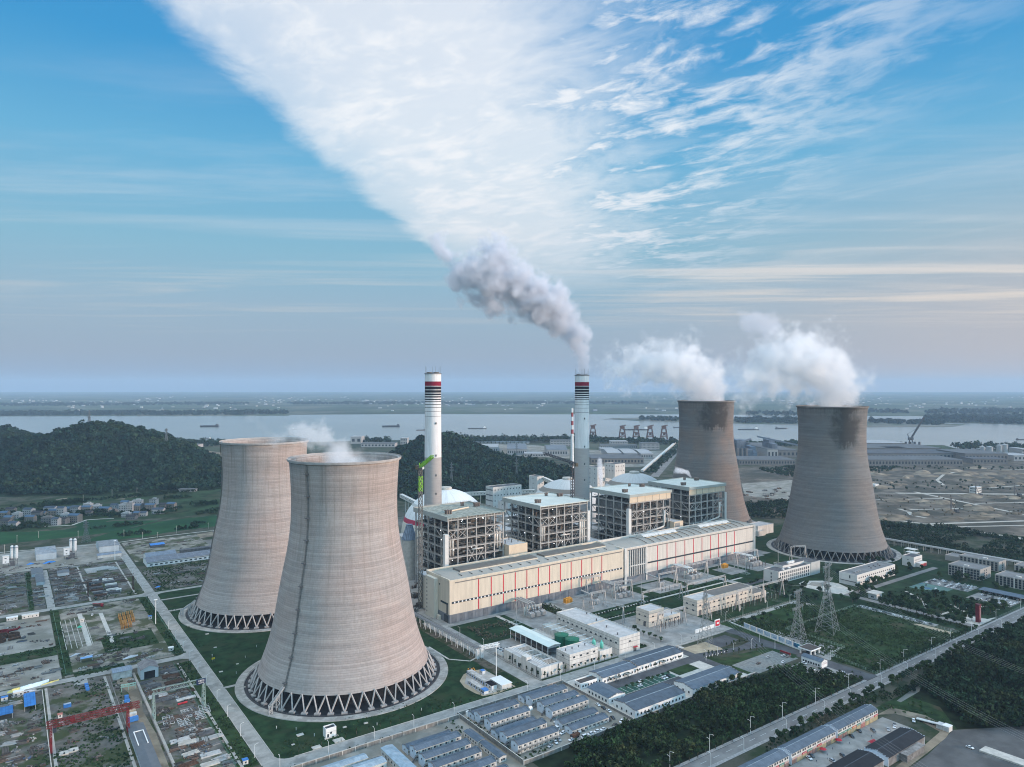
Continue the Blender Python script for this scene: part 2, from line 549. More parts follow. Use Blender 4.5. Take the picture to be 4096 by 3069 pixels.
slateroof_y = stripes_mat('slate_blue_roof_across',(0.105,0.140,0.180),(0.080,0.108,0.142),1,1.9,0.9,0.55)
paleroof = stripes_mat('pale_blue_roof',(0.30,0.38,0.44),(0.24,0.31,0.37),1,1.6,0.9,0.5)
shedroof = stripes_mat('grey_blue_shed_roof',(0.22,0.27,0.33),(0.17,0.21,0.26),0,1.4,0.85,0.5)
redpaint = mat('red_paint',(0.40,0.022,0.035),0.6,0.15,0.5)
yellowpaint = mat('yellow_orange_paint',(0.55,0.25,0.03),0.6,0.12,0.5)
bluepaint = mat('blue_paint',(0.035,0.17,0.46),0.6,0.15,0.5)
greentank = mat('green_tank_paint',(0.012,0.13,0.075),0.5,0.10,0.3)
bark = mat('bark',(0.11,0.085,0.06),0.95,0.3,3)
leaf1 = mat('foliage_dark',(0.026,0.050,0.023),0.9,0.35,0.25,island=0.45,objvar=0.15)
leaf2 = mat('foliage_mid',(0.036,0.066,0.027),0.9,0.35,0.25,island=0.45,objvar=0.15)
lampglow = glow_mat('lamp_glow',(1.0,0.96,0.88),9.0)


# ------------------------------------------------------------------ ground, roads, water
def ground_mat():
 m = bpy.data.materials.new('ground_soil_and_fields')
 m.use_nodes = True
 t = NT(m.node_tree)
 tc = t.n('ShaderNodeTexCoord').outputs['Object']
 sep = t.n('ShaderNodeSeparateXYZ',i={0: tc})
 d = t.m('ADD',t.m('MULTIPLY',sep.outputs[0],FW[0]),t.m('MULTIPLY',sep.outputs[1],FW[1]))   # metres towards the river
 # near: dark soil and weeds
 n1 = t.noise(tc,0.03,8,0.65)
 n2 = t.noise(tc,0.35,6,0.7)
 near = t.mix(t.ss(n1,0.42,0.58),(0.026,0.042,0.02,1),(0.085,0.08,0.062,1))
 near = t.mix(t.ss(n2,0.45,0.75),near,(0.06,0.06,0.042,1))
 # far bank: a patchwork of fields, woods and villages
 vor = t.n('ShaderNodeTexVoronoi',i={'Vector': t.mapv(tc,(0.0022,0.0022,1),rot=(0,0,TH)),'Scale': 1.0})
 vor.feature = 'F1'
 vcol = t.n('ShaderNodeSeparateColor',i={0: vor.outputs['Color']})
 fld = t.ramp(vcol.outputs[0],[(0,(0.035,0.055,0.028)),(0.35,(0.055,0.085,0.04)),(0.6,(0.09,0.10,0.065)),(0.8,(0.13,0.125,0.09)),(1,(0.03,0.045,0.03))])
 n3 = t.noise(tc,0.0011,9,0.7)
 fld = t.mix(t.ss(n3,0.46,0.6),fld,(0.032,0.048,0.032,1))
 spots = t.ss(t.noise(tc,0.012,4,0.7),0.63,0.70)
 town = t.m('MULTIPLY',spots,t.ss(t.noise(tc,0.0004,3),0.42,0.6))
 fld = t.mix(town,fld,(0.34,0.34,0.34,1))
 c = t.mix(t.ss(d,2300,2900),near,fld)
 b = t.n('ShaderNodeBsdfPrincipled',i={'Base Color': c,'Roughness': 0.95,'Specular IOR Level': 0.1})
 t.n('ShaderNodeOutputMaterial',i={'Surface': b})
 return m
gb = MB()
def wp(r,f):                                        # right / forward metres -> world
 return (FW[0] * f + RT[0] * r,FW[1] * f + RT[1] * r)
ring = [wp(-26000,-3000),wp(26000,-3000),wp(26000,27500),wp(-26000,27500)]
N = 24
vs,fs = [],[]
for j in range(N + 1):
 for i in range(N + 1):
  r = -26000 + 52000 * i / N; f_ = -3000 + 30500 * j / N
  vs.append((*wp(r,f_),0.0))
for j in range(N):
 for i in range(N):
  fs.append((j * (N + 1) + i,j * (N + 1) + i + 1,(j + 1) * (N + 1) + i + 1,(j + 1) * (N + 1) + i))
gb.add(vs,fs)
gb.build('ground',ground_mat())['kind'] = 'structure'

def sheet(name,pts,m,z,parent=None):
 o = MB().sheet(pts,z).build(name,m)
 o['kind'] = 'structure'
 return o
def rect(name,x0,y0,x1,y1,m,z):
 return sheet(name,[(x0,y0),(x1,y0),(x1,y1),(x0,y1)],m,z)

grass = mat('mown_grass',(0.017,0.040,0.017),0.95,0.4,0.11,col2=(0.030,0.044,0.021),thr=(0.48,0.64),stretch=(1,1,1),bump=0.4)
rough_grass = mat('rough_grass',(0.026,0.048,0.019),0.95,0.4,0.10,col2=(0.066,0.060,0.037),thr=(0.52,0.68),bump=0.6)
paddy = mat('paddy_green',(0.020,0.068,0.027),0.9,0.25,0.02,col2=(0.015,0.050,0.024),thr=(0.45,0.6))
asphalt = mat('asphalt',(0.085,0.087,0.092),0.9,0.22,0.09)
oldroad = mat('worn_road',(0.215,0.205,0.195),0.92,0.14,0.08,col2=(0.17,0.16,0.155),thr=(0.5,0.62))
croad = mat('concrete_road',(0.30,0.295,0.275),0.92,0.16,0.16,col2=(0.215,0.21,0.195),thr=(0.52,0.64))
pad = mat('concrete_pad',(0.265,0.262,0.25),0.92,0.2,0.09,col2=(0.185,0.182,0.17),thr=(0.48,0.64))
dirt = mat('bare_earth',(0.235,0.195,0.145),0.95,0.25,0.08,col2=(0.15,0.125,0.095),thr=(0.48,0.6),bump=0.5)
yardsoil = mat('yard_soil',(0.215,0.20,0.17),0.95,0.35,0.09,col2=(0.070,0.078,0.045),thr=(0.47,0.57),bump=0.5)
yarddark = mat('dark_yard_soil',(0.125,0.117,0.103),0.95,0.35,0.09,col2=(0.050,0.062,0.030),thr=(0.47,0.58),bump=0.5)
paleyard = mat('pale_yard',(0.265,0.25,0.22),0.95,0.22,0.06,col2=(0.19,0.18,0.15),thr=(0.46,0.6),bump=0.3)
sand = mat('sand',(0.36,0.30,0.215),0.95,0.16,0.15,bump=0.4)
mulch = mat('dark_planting_soil',(0.040,0.045,0.028),0.95,0.5,0.25)
paint = mat('road_paint',(0.62,0.62,0.60),0.8,0.2,0.5)
brownsite = mat('levelled_earth',(0.125,0.108,0.088),0.95,0.45,0.03,col2=(0.065,0.062,0.050),thr=(0.44,0.6),bump=0.6)

# river: near bank, far bank
def water_mat():
 m = bpy.data.materials.new('river_water')
 m.use_nodes = True
 t = NT(m.node_tree)
 tc = t.n('ShaderNodeTexCoord').outputs['Object']
 n1 = t.noise(t.mapv(tc,(0.004,0.0015,1),rot=(0,0,TH)),1.0,6,0.6)
 c = t.mix(t.ss(n1,0.4,0.65),(0.20,0.20,0.18,1),(0.24,0.235,0.21,1))
 bp = t.n('ShaderNodeBump',i={'Strength': 0.12,'Distance': 1.0,'Height': t.noise(tc,0.25,4)})
 b = t.n('ShaderNodeBsdfPrincipled',i={'Base Color': c,'Roughness': 0.22,'IOR': 1.33,'Normal': bp})
 t.n('ShaderNodeOutputMaterial',i={'Surface': b})
 return m
water = water_mat()
near_bank = [(-9000,10500),G(0,1775),A1(900,600),A1(1990,610),A3(600,785),A3(1500,785),A3(2150,800),A4(700,812),A4(1180,830),A4(1740,822),A5(830,620),A5(1500,622),A5(1620,655),A5(2209,650),(6000,-1500),(9000,-4500)]
far_bank = [(14000,-4500),(7500,500),A5(2209,440),A5(1340,420),A5(1320,366),A5(830,364),A4(1400,575),A4(700,570),A3(1500,570),A3(0,568),A2(570,575),A2(560,583),A1(2200,362),A1(0,367),(-9000,13500)]
rv = sheet('river_water',near_bank + far_bank,water,0.4)
sandbank = mat('river_bar',(0.15,0.145,0.12),0.95,0.25,0.004,col2=(0.05,0.075,0.045),thr=(0.46,0.56))
sheet('island',[A3(1790,615),A4(100,615),A4(300,626),A4(690,640),A4(1180,652),A4(1740,665),A5(830,465),A5(1590,460),A5(1700,440),A5(1330,426),A5(830,405),A4(1740,607),A4(1180,601),A4(690,600),A4(350,600),A3(1900,602)],sandbank,0.9)

# plant area, lawns, roads: each sheet a few centimetres above the one below
rect('lawn',136,437,327,880,grass,0.03)
rect('lawn',862,470,1050,700,grass,0.03)
rect('plant_ground',340,425,562,900,pad,0.03)
rect('plant_ground',562,492,860,900,pad,0.032)
rect('plant_ground',200,880,1000,1130,mat('old_plant_ground',(0.17,0.165,0.15),0.95,0.3,0.03,col2=(0.06,0.075,0.045)),0.02)
rect('lawn',345,528,408,586,grass,0.06)
rect('lawn',562,443,700,492,grass,0.06)
rect('lawn',470,508,560,540,grass,0.06)
rect('lawn',560,500,720,590,grass,0.06)
rect('lawn',720,520,860,590,grass,0.06)
for x0,y0,x1,y1 in ((413,540,450,586),(465,545,515,586),(520,545,572,586),(590,545,636,582),(648,545,700,586),(760,540,805,590),(720,548,752,578),(482,440,556,500)):
 rect('transformer_pad',x0,y0,x1,y1,pad,0.09)
rect('path',398,524,402,586,lightcon,0.09)
PATHS = [B2(258,1300),B2(430,1408),B2(620,1425),B2(690,1385)]
rect('planting_strip',318.5,470,327.5,640,mat('strip_earth',(0.10,0.085,0.065),0.95,0.4,0.2,col2=(0.035,0.045,0.02)),0.055)
rect('planting_strip',452.5,441,462,530,rough_grass,0.07)
rect('planting_strip',451,545,464,590,rough_grass,0.1)
rect('planting_strip',341,437.2,424,439.6,rough_grass,0.07)
rect('road',462,437,470,590,croad,0.119)
rect('path',470,532,560,535,lightcon,0.09)
for a,b in (((560,532),(720,535)),((470,515),(560,517))):
 rect('path',a[0],a[1],b[0],b[1],lightcon,0.095)
rect('path',340,586,840,594,croad,0.10)
# the plant's own roads
rect('road',126.5,300,135.5,1210,croad,0.12)
rect('road',135.5,427,562,437,croad,0.124)
rect('road',328,437,339.5,610,croad,0.128)
rect('road',-60,866,126.5,876,croad,0.12)
rect('road',135.5,869,210,876,croad,0.12)
rect('path',135.5,838,190,842,croad,0.12)
rect('path',135.5,792,170,797,croad,0.12)
rect('path',135.5,566,146,569.5,croad,0.12)
rect('road',-60,649,126.5,658,croad,0.12)
rect('road',35,876,42,1060,croad,0.12)
rect('road',690,490,700,590,croad,0.12)
rect('road',700,508,830,516,asphalt,0.12)
rect('road',640,498,700,508,asphalt,0.118)
rect('road',575,437,690,443,croad,0.122)
rect('road',686,420,692,437,croad,0.122)
# corner fillets where the roads meet
for cx,cy,qx,qy in ((126.5,866,-1,-1),(126.5,649,-1,-1),(126.5,658,-1,1),(135.5,437,1,1),(135.5,869,1,-1),(126.5,876,-1,1)):
 r = 9
 P = [(cx,cy)] + [(cx + qx * (r - r * math.cos(a)),cy + qy * (r - r * math.sin(a))) for a in [math.pi / 2 * k / 6 for k in range(7)]]
 P = [(cx,cy),(cx + qx * r,cy)] + [(cx + qx * (r - r * math.sin(a)),cy + qy * (r - r * math.cos(a))) for a in [math.pi / 2 * k / 6 for k in range(7)]]
 sheet('road',P if qx * qy < 0 else P[::-1],croad,0.116)
# kerbs along the two big plant roads
kb = MB()
for y0,y1 in ((438,640),(664,860),(880,1200)):
 kb.box(126.1,y0,0,126.4,y1,0.26)
for y0,y1 in ((446,564),(572,790),(800,836),(845,866)):
 kb.box(135.6,y0,0,135.9,y1,0.26)
kb.box(146,437.1,0,326,437.4,0.26); kb.box(138,426.6,0,560,426.9,0.26)
kb.build('kerb_line',lightcon)['kind'] = 'structure'

# storage yards west of the plant road
for k,(x0,y0,x1,y1,mm) in enumerate(((-40,1068,126.5,1200,paleyard),(43,878,126,1064,yarddark),(-40,878,34,1066,yarddark),(38,660,125,864,yardsoil),
                          (-45,660,36,850,paleyard),(-45,470,22,646,yarddark),(24,450,64,647,yarddark),(64,440,78,645,yarddark),(78,440,118,640,yarddark),
                          (-45,300,118,470,yardsoil),(138,880,260,1000,yarddark),(138,1040,240,1180,yardsoil))):
 rect('storage_yard',x0,y0,x1,y1,mm,0.03 + 0.004 * k)
rect('planting_strip',117,660,126,864,rough_grass,0.10)
rect('planting_strip',113,440,125.5,640,rough_grass,0.10)
rect('planting_strip',36.5,664,44,866,rough_grass,0.10)
rect('planting_strip',19,880,24,1060,rough_grass,0.10)
rect('planting_strip',70,700,112,745,rough_grass,0.10)
rect('planting_strip',44,656.5,80,668,rough_grass,0.098)
rect('planting_strip',-45,720,36,745,rough_grass,0.10)
for x0,y0,x1,y1 in ((58.5,729,62.5,838),(76.5,725,80,828)):
 rect('concrete_strip',x0,y0,x1,y1,lightcon,0.11)
rect('concrete_strip',43,638,52,650,croad,0.115)
sheet('dirt_track',[(72,640),(80,640),(83,600),(79,560),(81,520),(80,440),(75,440),(76,520),(74,545),(75,600),(70,625)],dirt,0.11)
# prefab dormitory ground, offices ground
rect('dormitory_ground',118,340,256,421.5,paleyard,0.03)
rect('dormitory_ground',256,347,351,424.5,paleyard,0.034)
rect('planting_strip',136,421.5,254,426.5,yarddark,0.06)
rect('office_ground',351,348,486,425,lightcon,0.03)
rect('forecourt',373,393,476,404,asphalt,0.10)
rect('forecourt',473,356,482,427,asphalt,0.104)
rect('forecourt',373,372,434,381.5,asphalt,0.10)
rect('car_park',377,382,433,393,mat('green_pavers',(0.045,0.10,0.075),0.9,0.25,0.3),0.11)
for k in range(9):
 rect('bay_line',381 + k * 5.5,382.5,381.3 + k * 5.5,392.5,paint,0.125)
rect('lawn',436,382,460,394,rough_grass,0.11)
rect('lawn',482,352,487,395,rough_grass,0.09)
sheet('forecourt',[(476,397),(524,386),(546,380),(552,352),(562,352),(560,395),(560,430),(548,432),(550,412),(546,396),(524,394),(482,405)],asphalt,0.108)
sheet('sand_plot',[(480,420),(512,419),(512,402),(508,393),(482,398)],sand,0.09)
rect('paved_plot',512,402,541,420,asphalt,0.085)
sheet('shrub_bed',[(516,400),(545,394),(549,410),(541,405)],mulch,0.09)
rect('car_park',487,347.5,545,371,mat('gravel_car_park',(0.20,0.205,0.195),0.95,0.2,0.4),0.088)
sheet('shrub_bed',[(487,371),(545,371),(545,376),(487,388)],rough_grass,0.086)
sheet('lawn',[(541,350),(549,350),(549,372),(543,376)],grass,0.095)
sheet('car_park',[(519,341),(538,342),(552,323),(548,304),(528,304)],pad,0.085)
sheet('gate_plaza',[(564,362),(572,400),(590,402),(593,362),(599,339),(575,333),(562,330)],pad,0.09)
rect('road',548,290,562,352,asphalt,0.10)
for cx,qx in ((548,-1),(562,1)):
 P = [(cx,289),(cx + qx * 9,289)] + [(cx + qx * (9 - 9 * math.sin(a)),289 + (9 - 9 * math.cos(a))) for a in [math.pi / 2 * k / 6 for k in range(7)]]
 sheet('road',P,asphalt,0.096)
# the public road and its pavements
rect('road',150,280.5,4000,289.5,oldroad,0.12)
rect('pavement',150,289.7,547,292.2,mat('pavement_slabs',(0.30,0.29,0.28),0.95,0.2,0.6),0.22)
rect('pavement',563,289.7,1400,292.2,MATS['pavement_slabs'],0.22)
rect('pavement',150,277.6,1400,280.3,MATS['pavement_slabs'],0.22)
for k in range(60):
 rect('lane_line',200 + k * 12,284.9,206 + k * 12,285.1,paint,0.13)
# field, avenue, park, car parks on the east side
rect('field',566,293,722,396,rough_grass,0.05)
rect('field',562,372,690,442,mat('meadow',(0.024,0.050,0.018),0.95,0.4,0.06,col2=(0.04,0.05,0.024),thr=(0.5,0.64),bump=0.6),0.046)
sheet('sand_plot',[(712,300),(720,300),(720,330),(714,335)],sand,0.085)
rect('car_park',722,318,732,394,pad,0.09)
rect('road',751,290,760,425,oldroad,0.10)
rect('road',760,417,960,424,oldroad,0.098)
rect('park_lawn',690,396,1000,520,mat('park_green',(0.020,0.040,0.019),0.95,0.4,0.07,col2=(0.042,0.05,0.03),thr=(0.54,0.66),bump=0.6),0.04)
rect('park_lawn',732,293,1000,417,MATS['park_green'],0.044)
sheet('plaza',[(752,479),(768,482),(786,470),(790,452),(776,426),(752,424),(745,440),(744,465)],lightcon,0.09)
sheet('pond',[(756,470),(770,474),(780,462),(772,455),(758,458)],water,0.12)
rect('sports_court',842,364,873,398,mat('sports_court_paint',(0.10,0.17,0.15),0.9,0.2,0.04,col2=(0.06,0.12,0.24),thr=(0.48,0.54)),0.09)
rect('car_park',874,350,904,398,mat('car_park_concrete',(0.22,0.215,0.205),0.95,0.18,0.2),0.09)
rect('car_park',850,300,882,342,MATS['car_park_concrete'],0.09)
for pts in (((775,350),(800,365),(820,392),(823,391),(803,363),(777,347)),((760,333),(800,330),(835,318),(835,315),(800,327),(760,330)),
   ((770,305),(795,322),(812,345),(815,344),(797,320),(772,303)),((762,297),(775,300),(800,296),(800,294),(775,297),(762,294))):
 sheet('path',pts,lightcon,0.09)
sheet('plaza',[(758,294),(790,294),(786,312),(770,314),(760,306)],lightcon,0.082)
# south of the public road: shop court, dark lot, dirt track
rect('forecourt',330,233,496,252,mat('shop_court_concrete',(0.27,0.262,0.245),0.95,0.2,0.12),0.06)
sheet('dirt_track',[(496,256),(508,250),(512,236),(506,219),(470,216),(400,213),(330,210),(330,205),(400,208),(470,211),(500,213),(516,216),(523,236),(516,256)],dirt,0.055)
sheet('dark_lot',[(330,100),(600,100),(560,190),(516,215),(470,210),(330,204)],mat('dark_lot_tarmac',(0.10,0.10,0.10),0.95,0.22,0.06,col2=(0.15,0.145,0.135),thr=(0.54,0.66)),0.05)
sheet('meadow',[(500,262),(556,262),(556,252),(545,236),(519,214),(506,258)],rough_grass,0.052)
sheet('ditch_water',[(530,256),(560,257),(575,262),(560,262),(530,259)],water,0.10)
# wide levelled building land beyond the right hand tower, with pale haul roads
sheet('building_land',[(1050,620),(1240,600),(1270,420),(1600,150),(2600,600),(2500,950),(1900,1250),(1500,1260),(1230,1020)],brownsite,0.03)
hr = mat('haul_road',(0.40,0.375,0.33),0.95,0.15,0.05)
def strip(name,pts,wdt,m,z):
 b = MB()
 for (x0,y0),(x1,y1) in zip(pts[:-1],pts[1:]):
  d = Vector((x1 - x0,y1 - y0)); L = d.length; n = Vector((-d.y,d.x)) / L * wdt / 2
  e = d / L * wdt * 0.3
  b.sheet([(x0 - n.x - e.x,y0 - n.y - e.y),(x1 - n.x + e.x,y1 - n.y + e.y),(x1 + n.x + e.x,y1 + n.y + e.y),(x0 + n.x - e.x,y0 + n.y - e.y)],z)
 o = b.build(name,m); o['kind'] = 'structure'
 return o
for k,(q,wd) in enumerate(((((860,1105),(1480,1092)),6),(((860,1045),(1250,1045)),5),(((1250,1035),(2209,1235)),9),(((1780,1135),(2209,1128)),6),(((1210,1192),(1900,1172)),6),
     (((930,1260),(1200,1300),(1350,1318),(2209,1290)),9),(((1670,1372),(2209,1450)),14),(((1110,1185),(1190,1210),(1220,1240),(1330,1262)),8),(((1340,1318),(1500,1345),(2209,1330)),6),
     (((1100,1045),(2209,1055)),14),(((1500,975),(1440,930),(1500,880),(1640,850)),7),(((2209,975),(1900,1000)),7),(((1900,830),(2209,838)),8))):
 strip('dirt_road',[A5(*p) for p in q],wd,hr,0.09 + 0.004 * k)
er = random.Random(23); em = MB()
for k in range(70):
 x,y = A5(er.uniform(830,2209),er.choice((er.uniform(820,900),er.uniform(860,1000),er.uniform(1060,1300)))); R_ = er.uniform(6,26); hh = er.uniform(1,5.5); c0 = len(em.v); n = 12
 for q,(f,g) in enumerate(((1,0),(.72,.45),(.4,.85),(.1,1))):
  em.v.extend((x + R_ * f * math.cos(2 * math.pi * j / n) * er.uniform(1.2,1.9),y + R_ * f * math.sin(2 * math.pi * j / n) * er.uniform(.8,1.2),hh * g) for j in range(n))
 for q in range(3):
  for j in range(n): em.f.append([c0 + q * n + j,c0 + q * n + (j + 1) % n,c0 + (q + 1) * n + (j + 1) % n,c0 + (q + 1) * n + j]); em.mi.append(0)
 em.f.append([c0 + 3 * n + j for j in range(n)]); em.mi.append(0)
em.build('earth_heaps',mat('heaped_earth',(.17,.14,.105),.95,.4,.05,island=.35,bump=.6),smooth=True)['kind'] = 'stuff'
strip('path',PATHS,1.6,lightcon,0.09)
sheet('storage_yard',[A4(1250,1180),A4(1700,1150),A4(1700,1330),A4(1280,1290)],paleyard,0.06)
strip('road',[A4(480,1120),A4(700,870)],22,oldroad,0.06)
for k,q in enumerate((((600,830),(1200,840),(1500,880),(1500,960),(900,930),(640,850)),((1660,880),(2209,900),(2209,1000),(1660,1000)))):
 sheet('factory_yard',[A3(*p) for p in q],paleyard,0.05)
sheet('factory_yard',[A4(0,900),A4(560,890),A4(420,1030),A4(0,1040)],paleyard,0.054)
sheet('bare_slope',[A1(1540,600),A1(1640,650),A1(1990,690),A1(2000,790),A1(1850,790),A1(1700,720),A1(1560,690)],dirt,0.05)
# paddies and terraces round the village
for k,q in enumerate((((0,1500),(0,1390),(300,1385),(560,1370),(850,1310),(1020,1290),(1400,1285),(1000,1390),(560,1440)),
                       ((1000,1385),(1450,1290),(1950,1235),(1950,1330),(1500,1390),(1200,1440),(700,1480)),((650,1330),(760,1285),(1000,1275),(900,1310),(700,1350)))):
 sheet('paddy_field',[A1(*p) for p in q],paddy,0.04 + 0.004 * k)
sheet('farmland',[A1(0,1195),A1(0,1150),A1(500,1085),A1(1300,1035),A1(1990,965),A1(1985,1230),A1(1500,1260),A1(900,1290),A1(300,1380),A1(0,1390)],
      mat('terraced_farmland',(0.028,0.050,0.024),0.95,0.45,0.03,col2=(0.05,0.055,0.034),thr=(0.5,0.62)),0.03)
for k,q in enumerate((((1110,1080),(1280,1042),(1240,1068),(1150,1086)),((490,1100),(600,1085),(590,1095),(500,1108)),((1000,1100),(1110,1090),(1100,1100)),
                       ((1380,1470),(1650,1430),(1920,1375),(1920,1420),(1500,1490)))):
 sheet('bare_slope',[A1(*p) for p in q],dirt,0.06 + 0.004 * k)
strip('path',[A1(340,1340),A1(630,1330),A1(770,1280),A1(1000,1268)],4,lightcon,0.09)
strip('path',[A1(0,1570),A1(830,1500),A1(1050,1480),A1(1400,1430),A1(1930,1370)],3,lightcon,0.09)


# ------------------------------------------------------------------ wooded hills: height fields with a skin of tree crowns
rng = np.random.default_rng(11)
def interp(x,xs,ys):
 xs,ys = np.array(xs,float),np.array(ys,float)
 t = np.interp(x,xs,np.arange(len(xs)))
 i = np.clip(t.astype(int),0,len(xs) - 2); f = t - i
 f = f * f * (3 - 2 * f) * 0.5 + f * 0.5
 return ys[i] * (1 - f) + ys[i + 1] * f
def smooth_noise(x,y,s,seed):
 r = np.random.default_rng(seed)
 out = np.zeros_like(x)
 for k in range(7):
  a = r.uniform(0,6.28); f = s * r.uniform(0.6,2.4); p = r.uniform(0,6.28)
  out += np.sin((x * math.cos(a) + y * math.sin(a)) * f + p) / (1 + k * 0.25)
 return out / 3.2
class Hill:
 """ridge: list of (pixel column, pixel row of the crest, depth of the crest); slopes run to the valley floor"""
 def __init__(s,ridge,front,back,tree=8.0):
  s.px = [r[0] for r in ridge]
  s.dep = [r[2] for r in ridge]
  s.top = [max(0.0,H - (r[1] - YH) * r[2] / FPX - tree) for r in ridge]
  s.front,s.back = front,back
 def at(s,px,u):
  """u from -1 (foot towards the camera) over 0 (crest) to 1 (foot behind)"""
  d0 = interp(px,s.px,s.dep); hh = interp(px,s.px,s.top)
  fr = interp(px,s.px,s.front); bk = interp(px,s.px,s.back)
  d = d0 + np.where(u < 0,u * fr,u * bk)
  prof = np.where(u < 0,(0.5 + 0.5 * np.cos(np.pi * np.abs(u) ** 0.85)),0.5 + 0.5 * np.cos(np.pi * np.abs(u)))
  sh = (px - CX) * d0 / FPX
  x = FW[0] * d + RT[0] * sh; y = FW[1] * d + RT[1] * sh
  z = hh * prof
  z = z + smooth_noise(x,y,0.022,3) * np.minimum(hh,60) * 0.10 * np.sin(np.pi * np.clip(np.abs(u),0,1))
  return x,y,np.maximum(z,-0.5)
def leaf_cloud(cx,cy,cz,rx,rz,n,size,r):
 """n leaf clumps (quads) spread through the crown volume of every tree at once"""
 T = len(cx)
 d = r.normal(size=(T,n,3)); d /= np.linalg.norm(d,axis=2,keepdims=True)
 d[...,2] = np.abs(d[...,2]) * 1.25 - 0.35
 rr = r.uniform(0.55,1.0,(T,n,1)) ** 0.6
 lump = 1 + 0.22 * np.sin(d[...,:1] * 5 + r.uniform(0,6,(T,1,1))) * np.cos(d[...,1:2] * 4 + r.uniform(0,6,(T,1,1)))
 p = d * rr * lump
 c = np.stack([cx,cy,cz],1)[:,None,:] + p * np.stack([rx,rx,rz],1)[:,None,:]
 nrm = d + r.normal(scale=0.55,size=d.shape); nrm /= np.linalg.norm(nrm,axis=2,keepdims=True)
 a = np.cross(nrm,r.normal(size=d.shape)); a /= np.linalg.norm(a,axis=2,keepdims=True) + 1e-9
 b = np.cross(nrm,a)
 sz = (np.asarray(size)[:,None,None] if np.ndim(size) else size) * r.uniform(0.6,1.4,(T,n,1))
 a,b = a * sz,b * sz * r.uniform(0.6,1.0,(T,n,1))
 q = np.stack([c - a - b * 0.4,c + a * 0.3 - b,c + a + b * 0.4,c - a * 0.3 + b],2)
 return q.reshape(-1,3)
hillsoil = mat('hill_undergrowth',(0.016,0.030,0.016),0.95,0.4,0.03)
hillleaf = mat('hill_foliage',(0.017,0.038,0.026),0.95,0.45,0.03,island=0.6,col2=(0.032,0.052,0.022),thr=(0.5,0.66))
HILLS = []
def hill(name,H_,ntrees,nu=48,npx=90,crown=5.2,umin=-0.97,gap=None):
 HILLS.append(H_)
 pxs = np.linspace(H_.px[0],H_.px[-1],npx)
 us = np.linspace(-1,1,nu)
 P,U = np.meshgrid(pxs,us)
 x,y,z = H_.at(P,U)
 vs = list(zip(x.ravel().tolist(),y.ravel().tolist(),z.ravel().tolist()))
 fs = [(j * npx + i,j * npx + i + 1,(j + 1) * npx + i + 1,(j + 1) * npx + i) for j in range(nu - 1) for i in range(npx - 1)]
 o = MB().add(vs,fs).build('hill',hillsoil,smooth=True)
 o['kind'] = 'structure'
 u = rng.uniform(umin,0.35,ntrees); p = rng.uniform(H_.px[0],H_.px[-1],ntrees)
 x,y,z = H_.at(p,u)
 ok = z > 0.6
 if gap is not None: ok &= ~gap(p,u)
 x,y,z = x[ok],y[ok],z[ok]
 r_ = rng.uniform(0.55,1.5,len(x)) * crown
 r_ *= np.where(rng.uniform(size=len(x)) < 0.08,1.6,1.0)
 q = leaf_cloud(x,y,z + r_ * 0.75,r_,r_ * rng.uniform(0.7,1.15,len(x)),26,r_ * 0.34,rng)
 f = mesh_np('hill_forest',q,4,hillleaf,kind='stuff')
 return o
hill('hill',Hill([(-420,1790,2000),(-200,1712,2050),(0,1712,2060),(60,1735,2020),(170,1742,1950),(260,1722,1920),(330,1696,1900),(400,1690,1900),(450,1694,1900),(560,1722,1900),(640,1750,1880),
                  (700,1776,1850),(760,1815,1820),(830,1848,1790),(900,1880,1770),(1000,1925,1740),(1100,1960,1720)],
                 [380,380,400,400,400,420,430,430,430,420,400,370,330,280,230,160,110],[400] * 17),9500)
hill('hill',Hill([(1480,1860,2000),(1560,1812,2000),(1620,1782,2000),(1700,1747,2000),(1760,1735,2000),(1800,1738,2000),(1850,1757,1980),(1930,1795,1930),(2000,1820,1880),(2080,1840,1830),(2150,1846,1790),
                  (2200,1862,1750),(2280,1890,1700),(2380,1925,1650),(2480,1960,1600)],
                 [350,420,480,560,600,600,600,560,500,440,400,360,300,230,160],[300] * 15),8200)

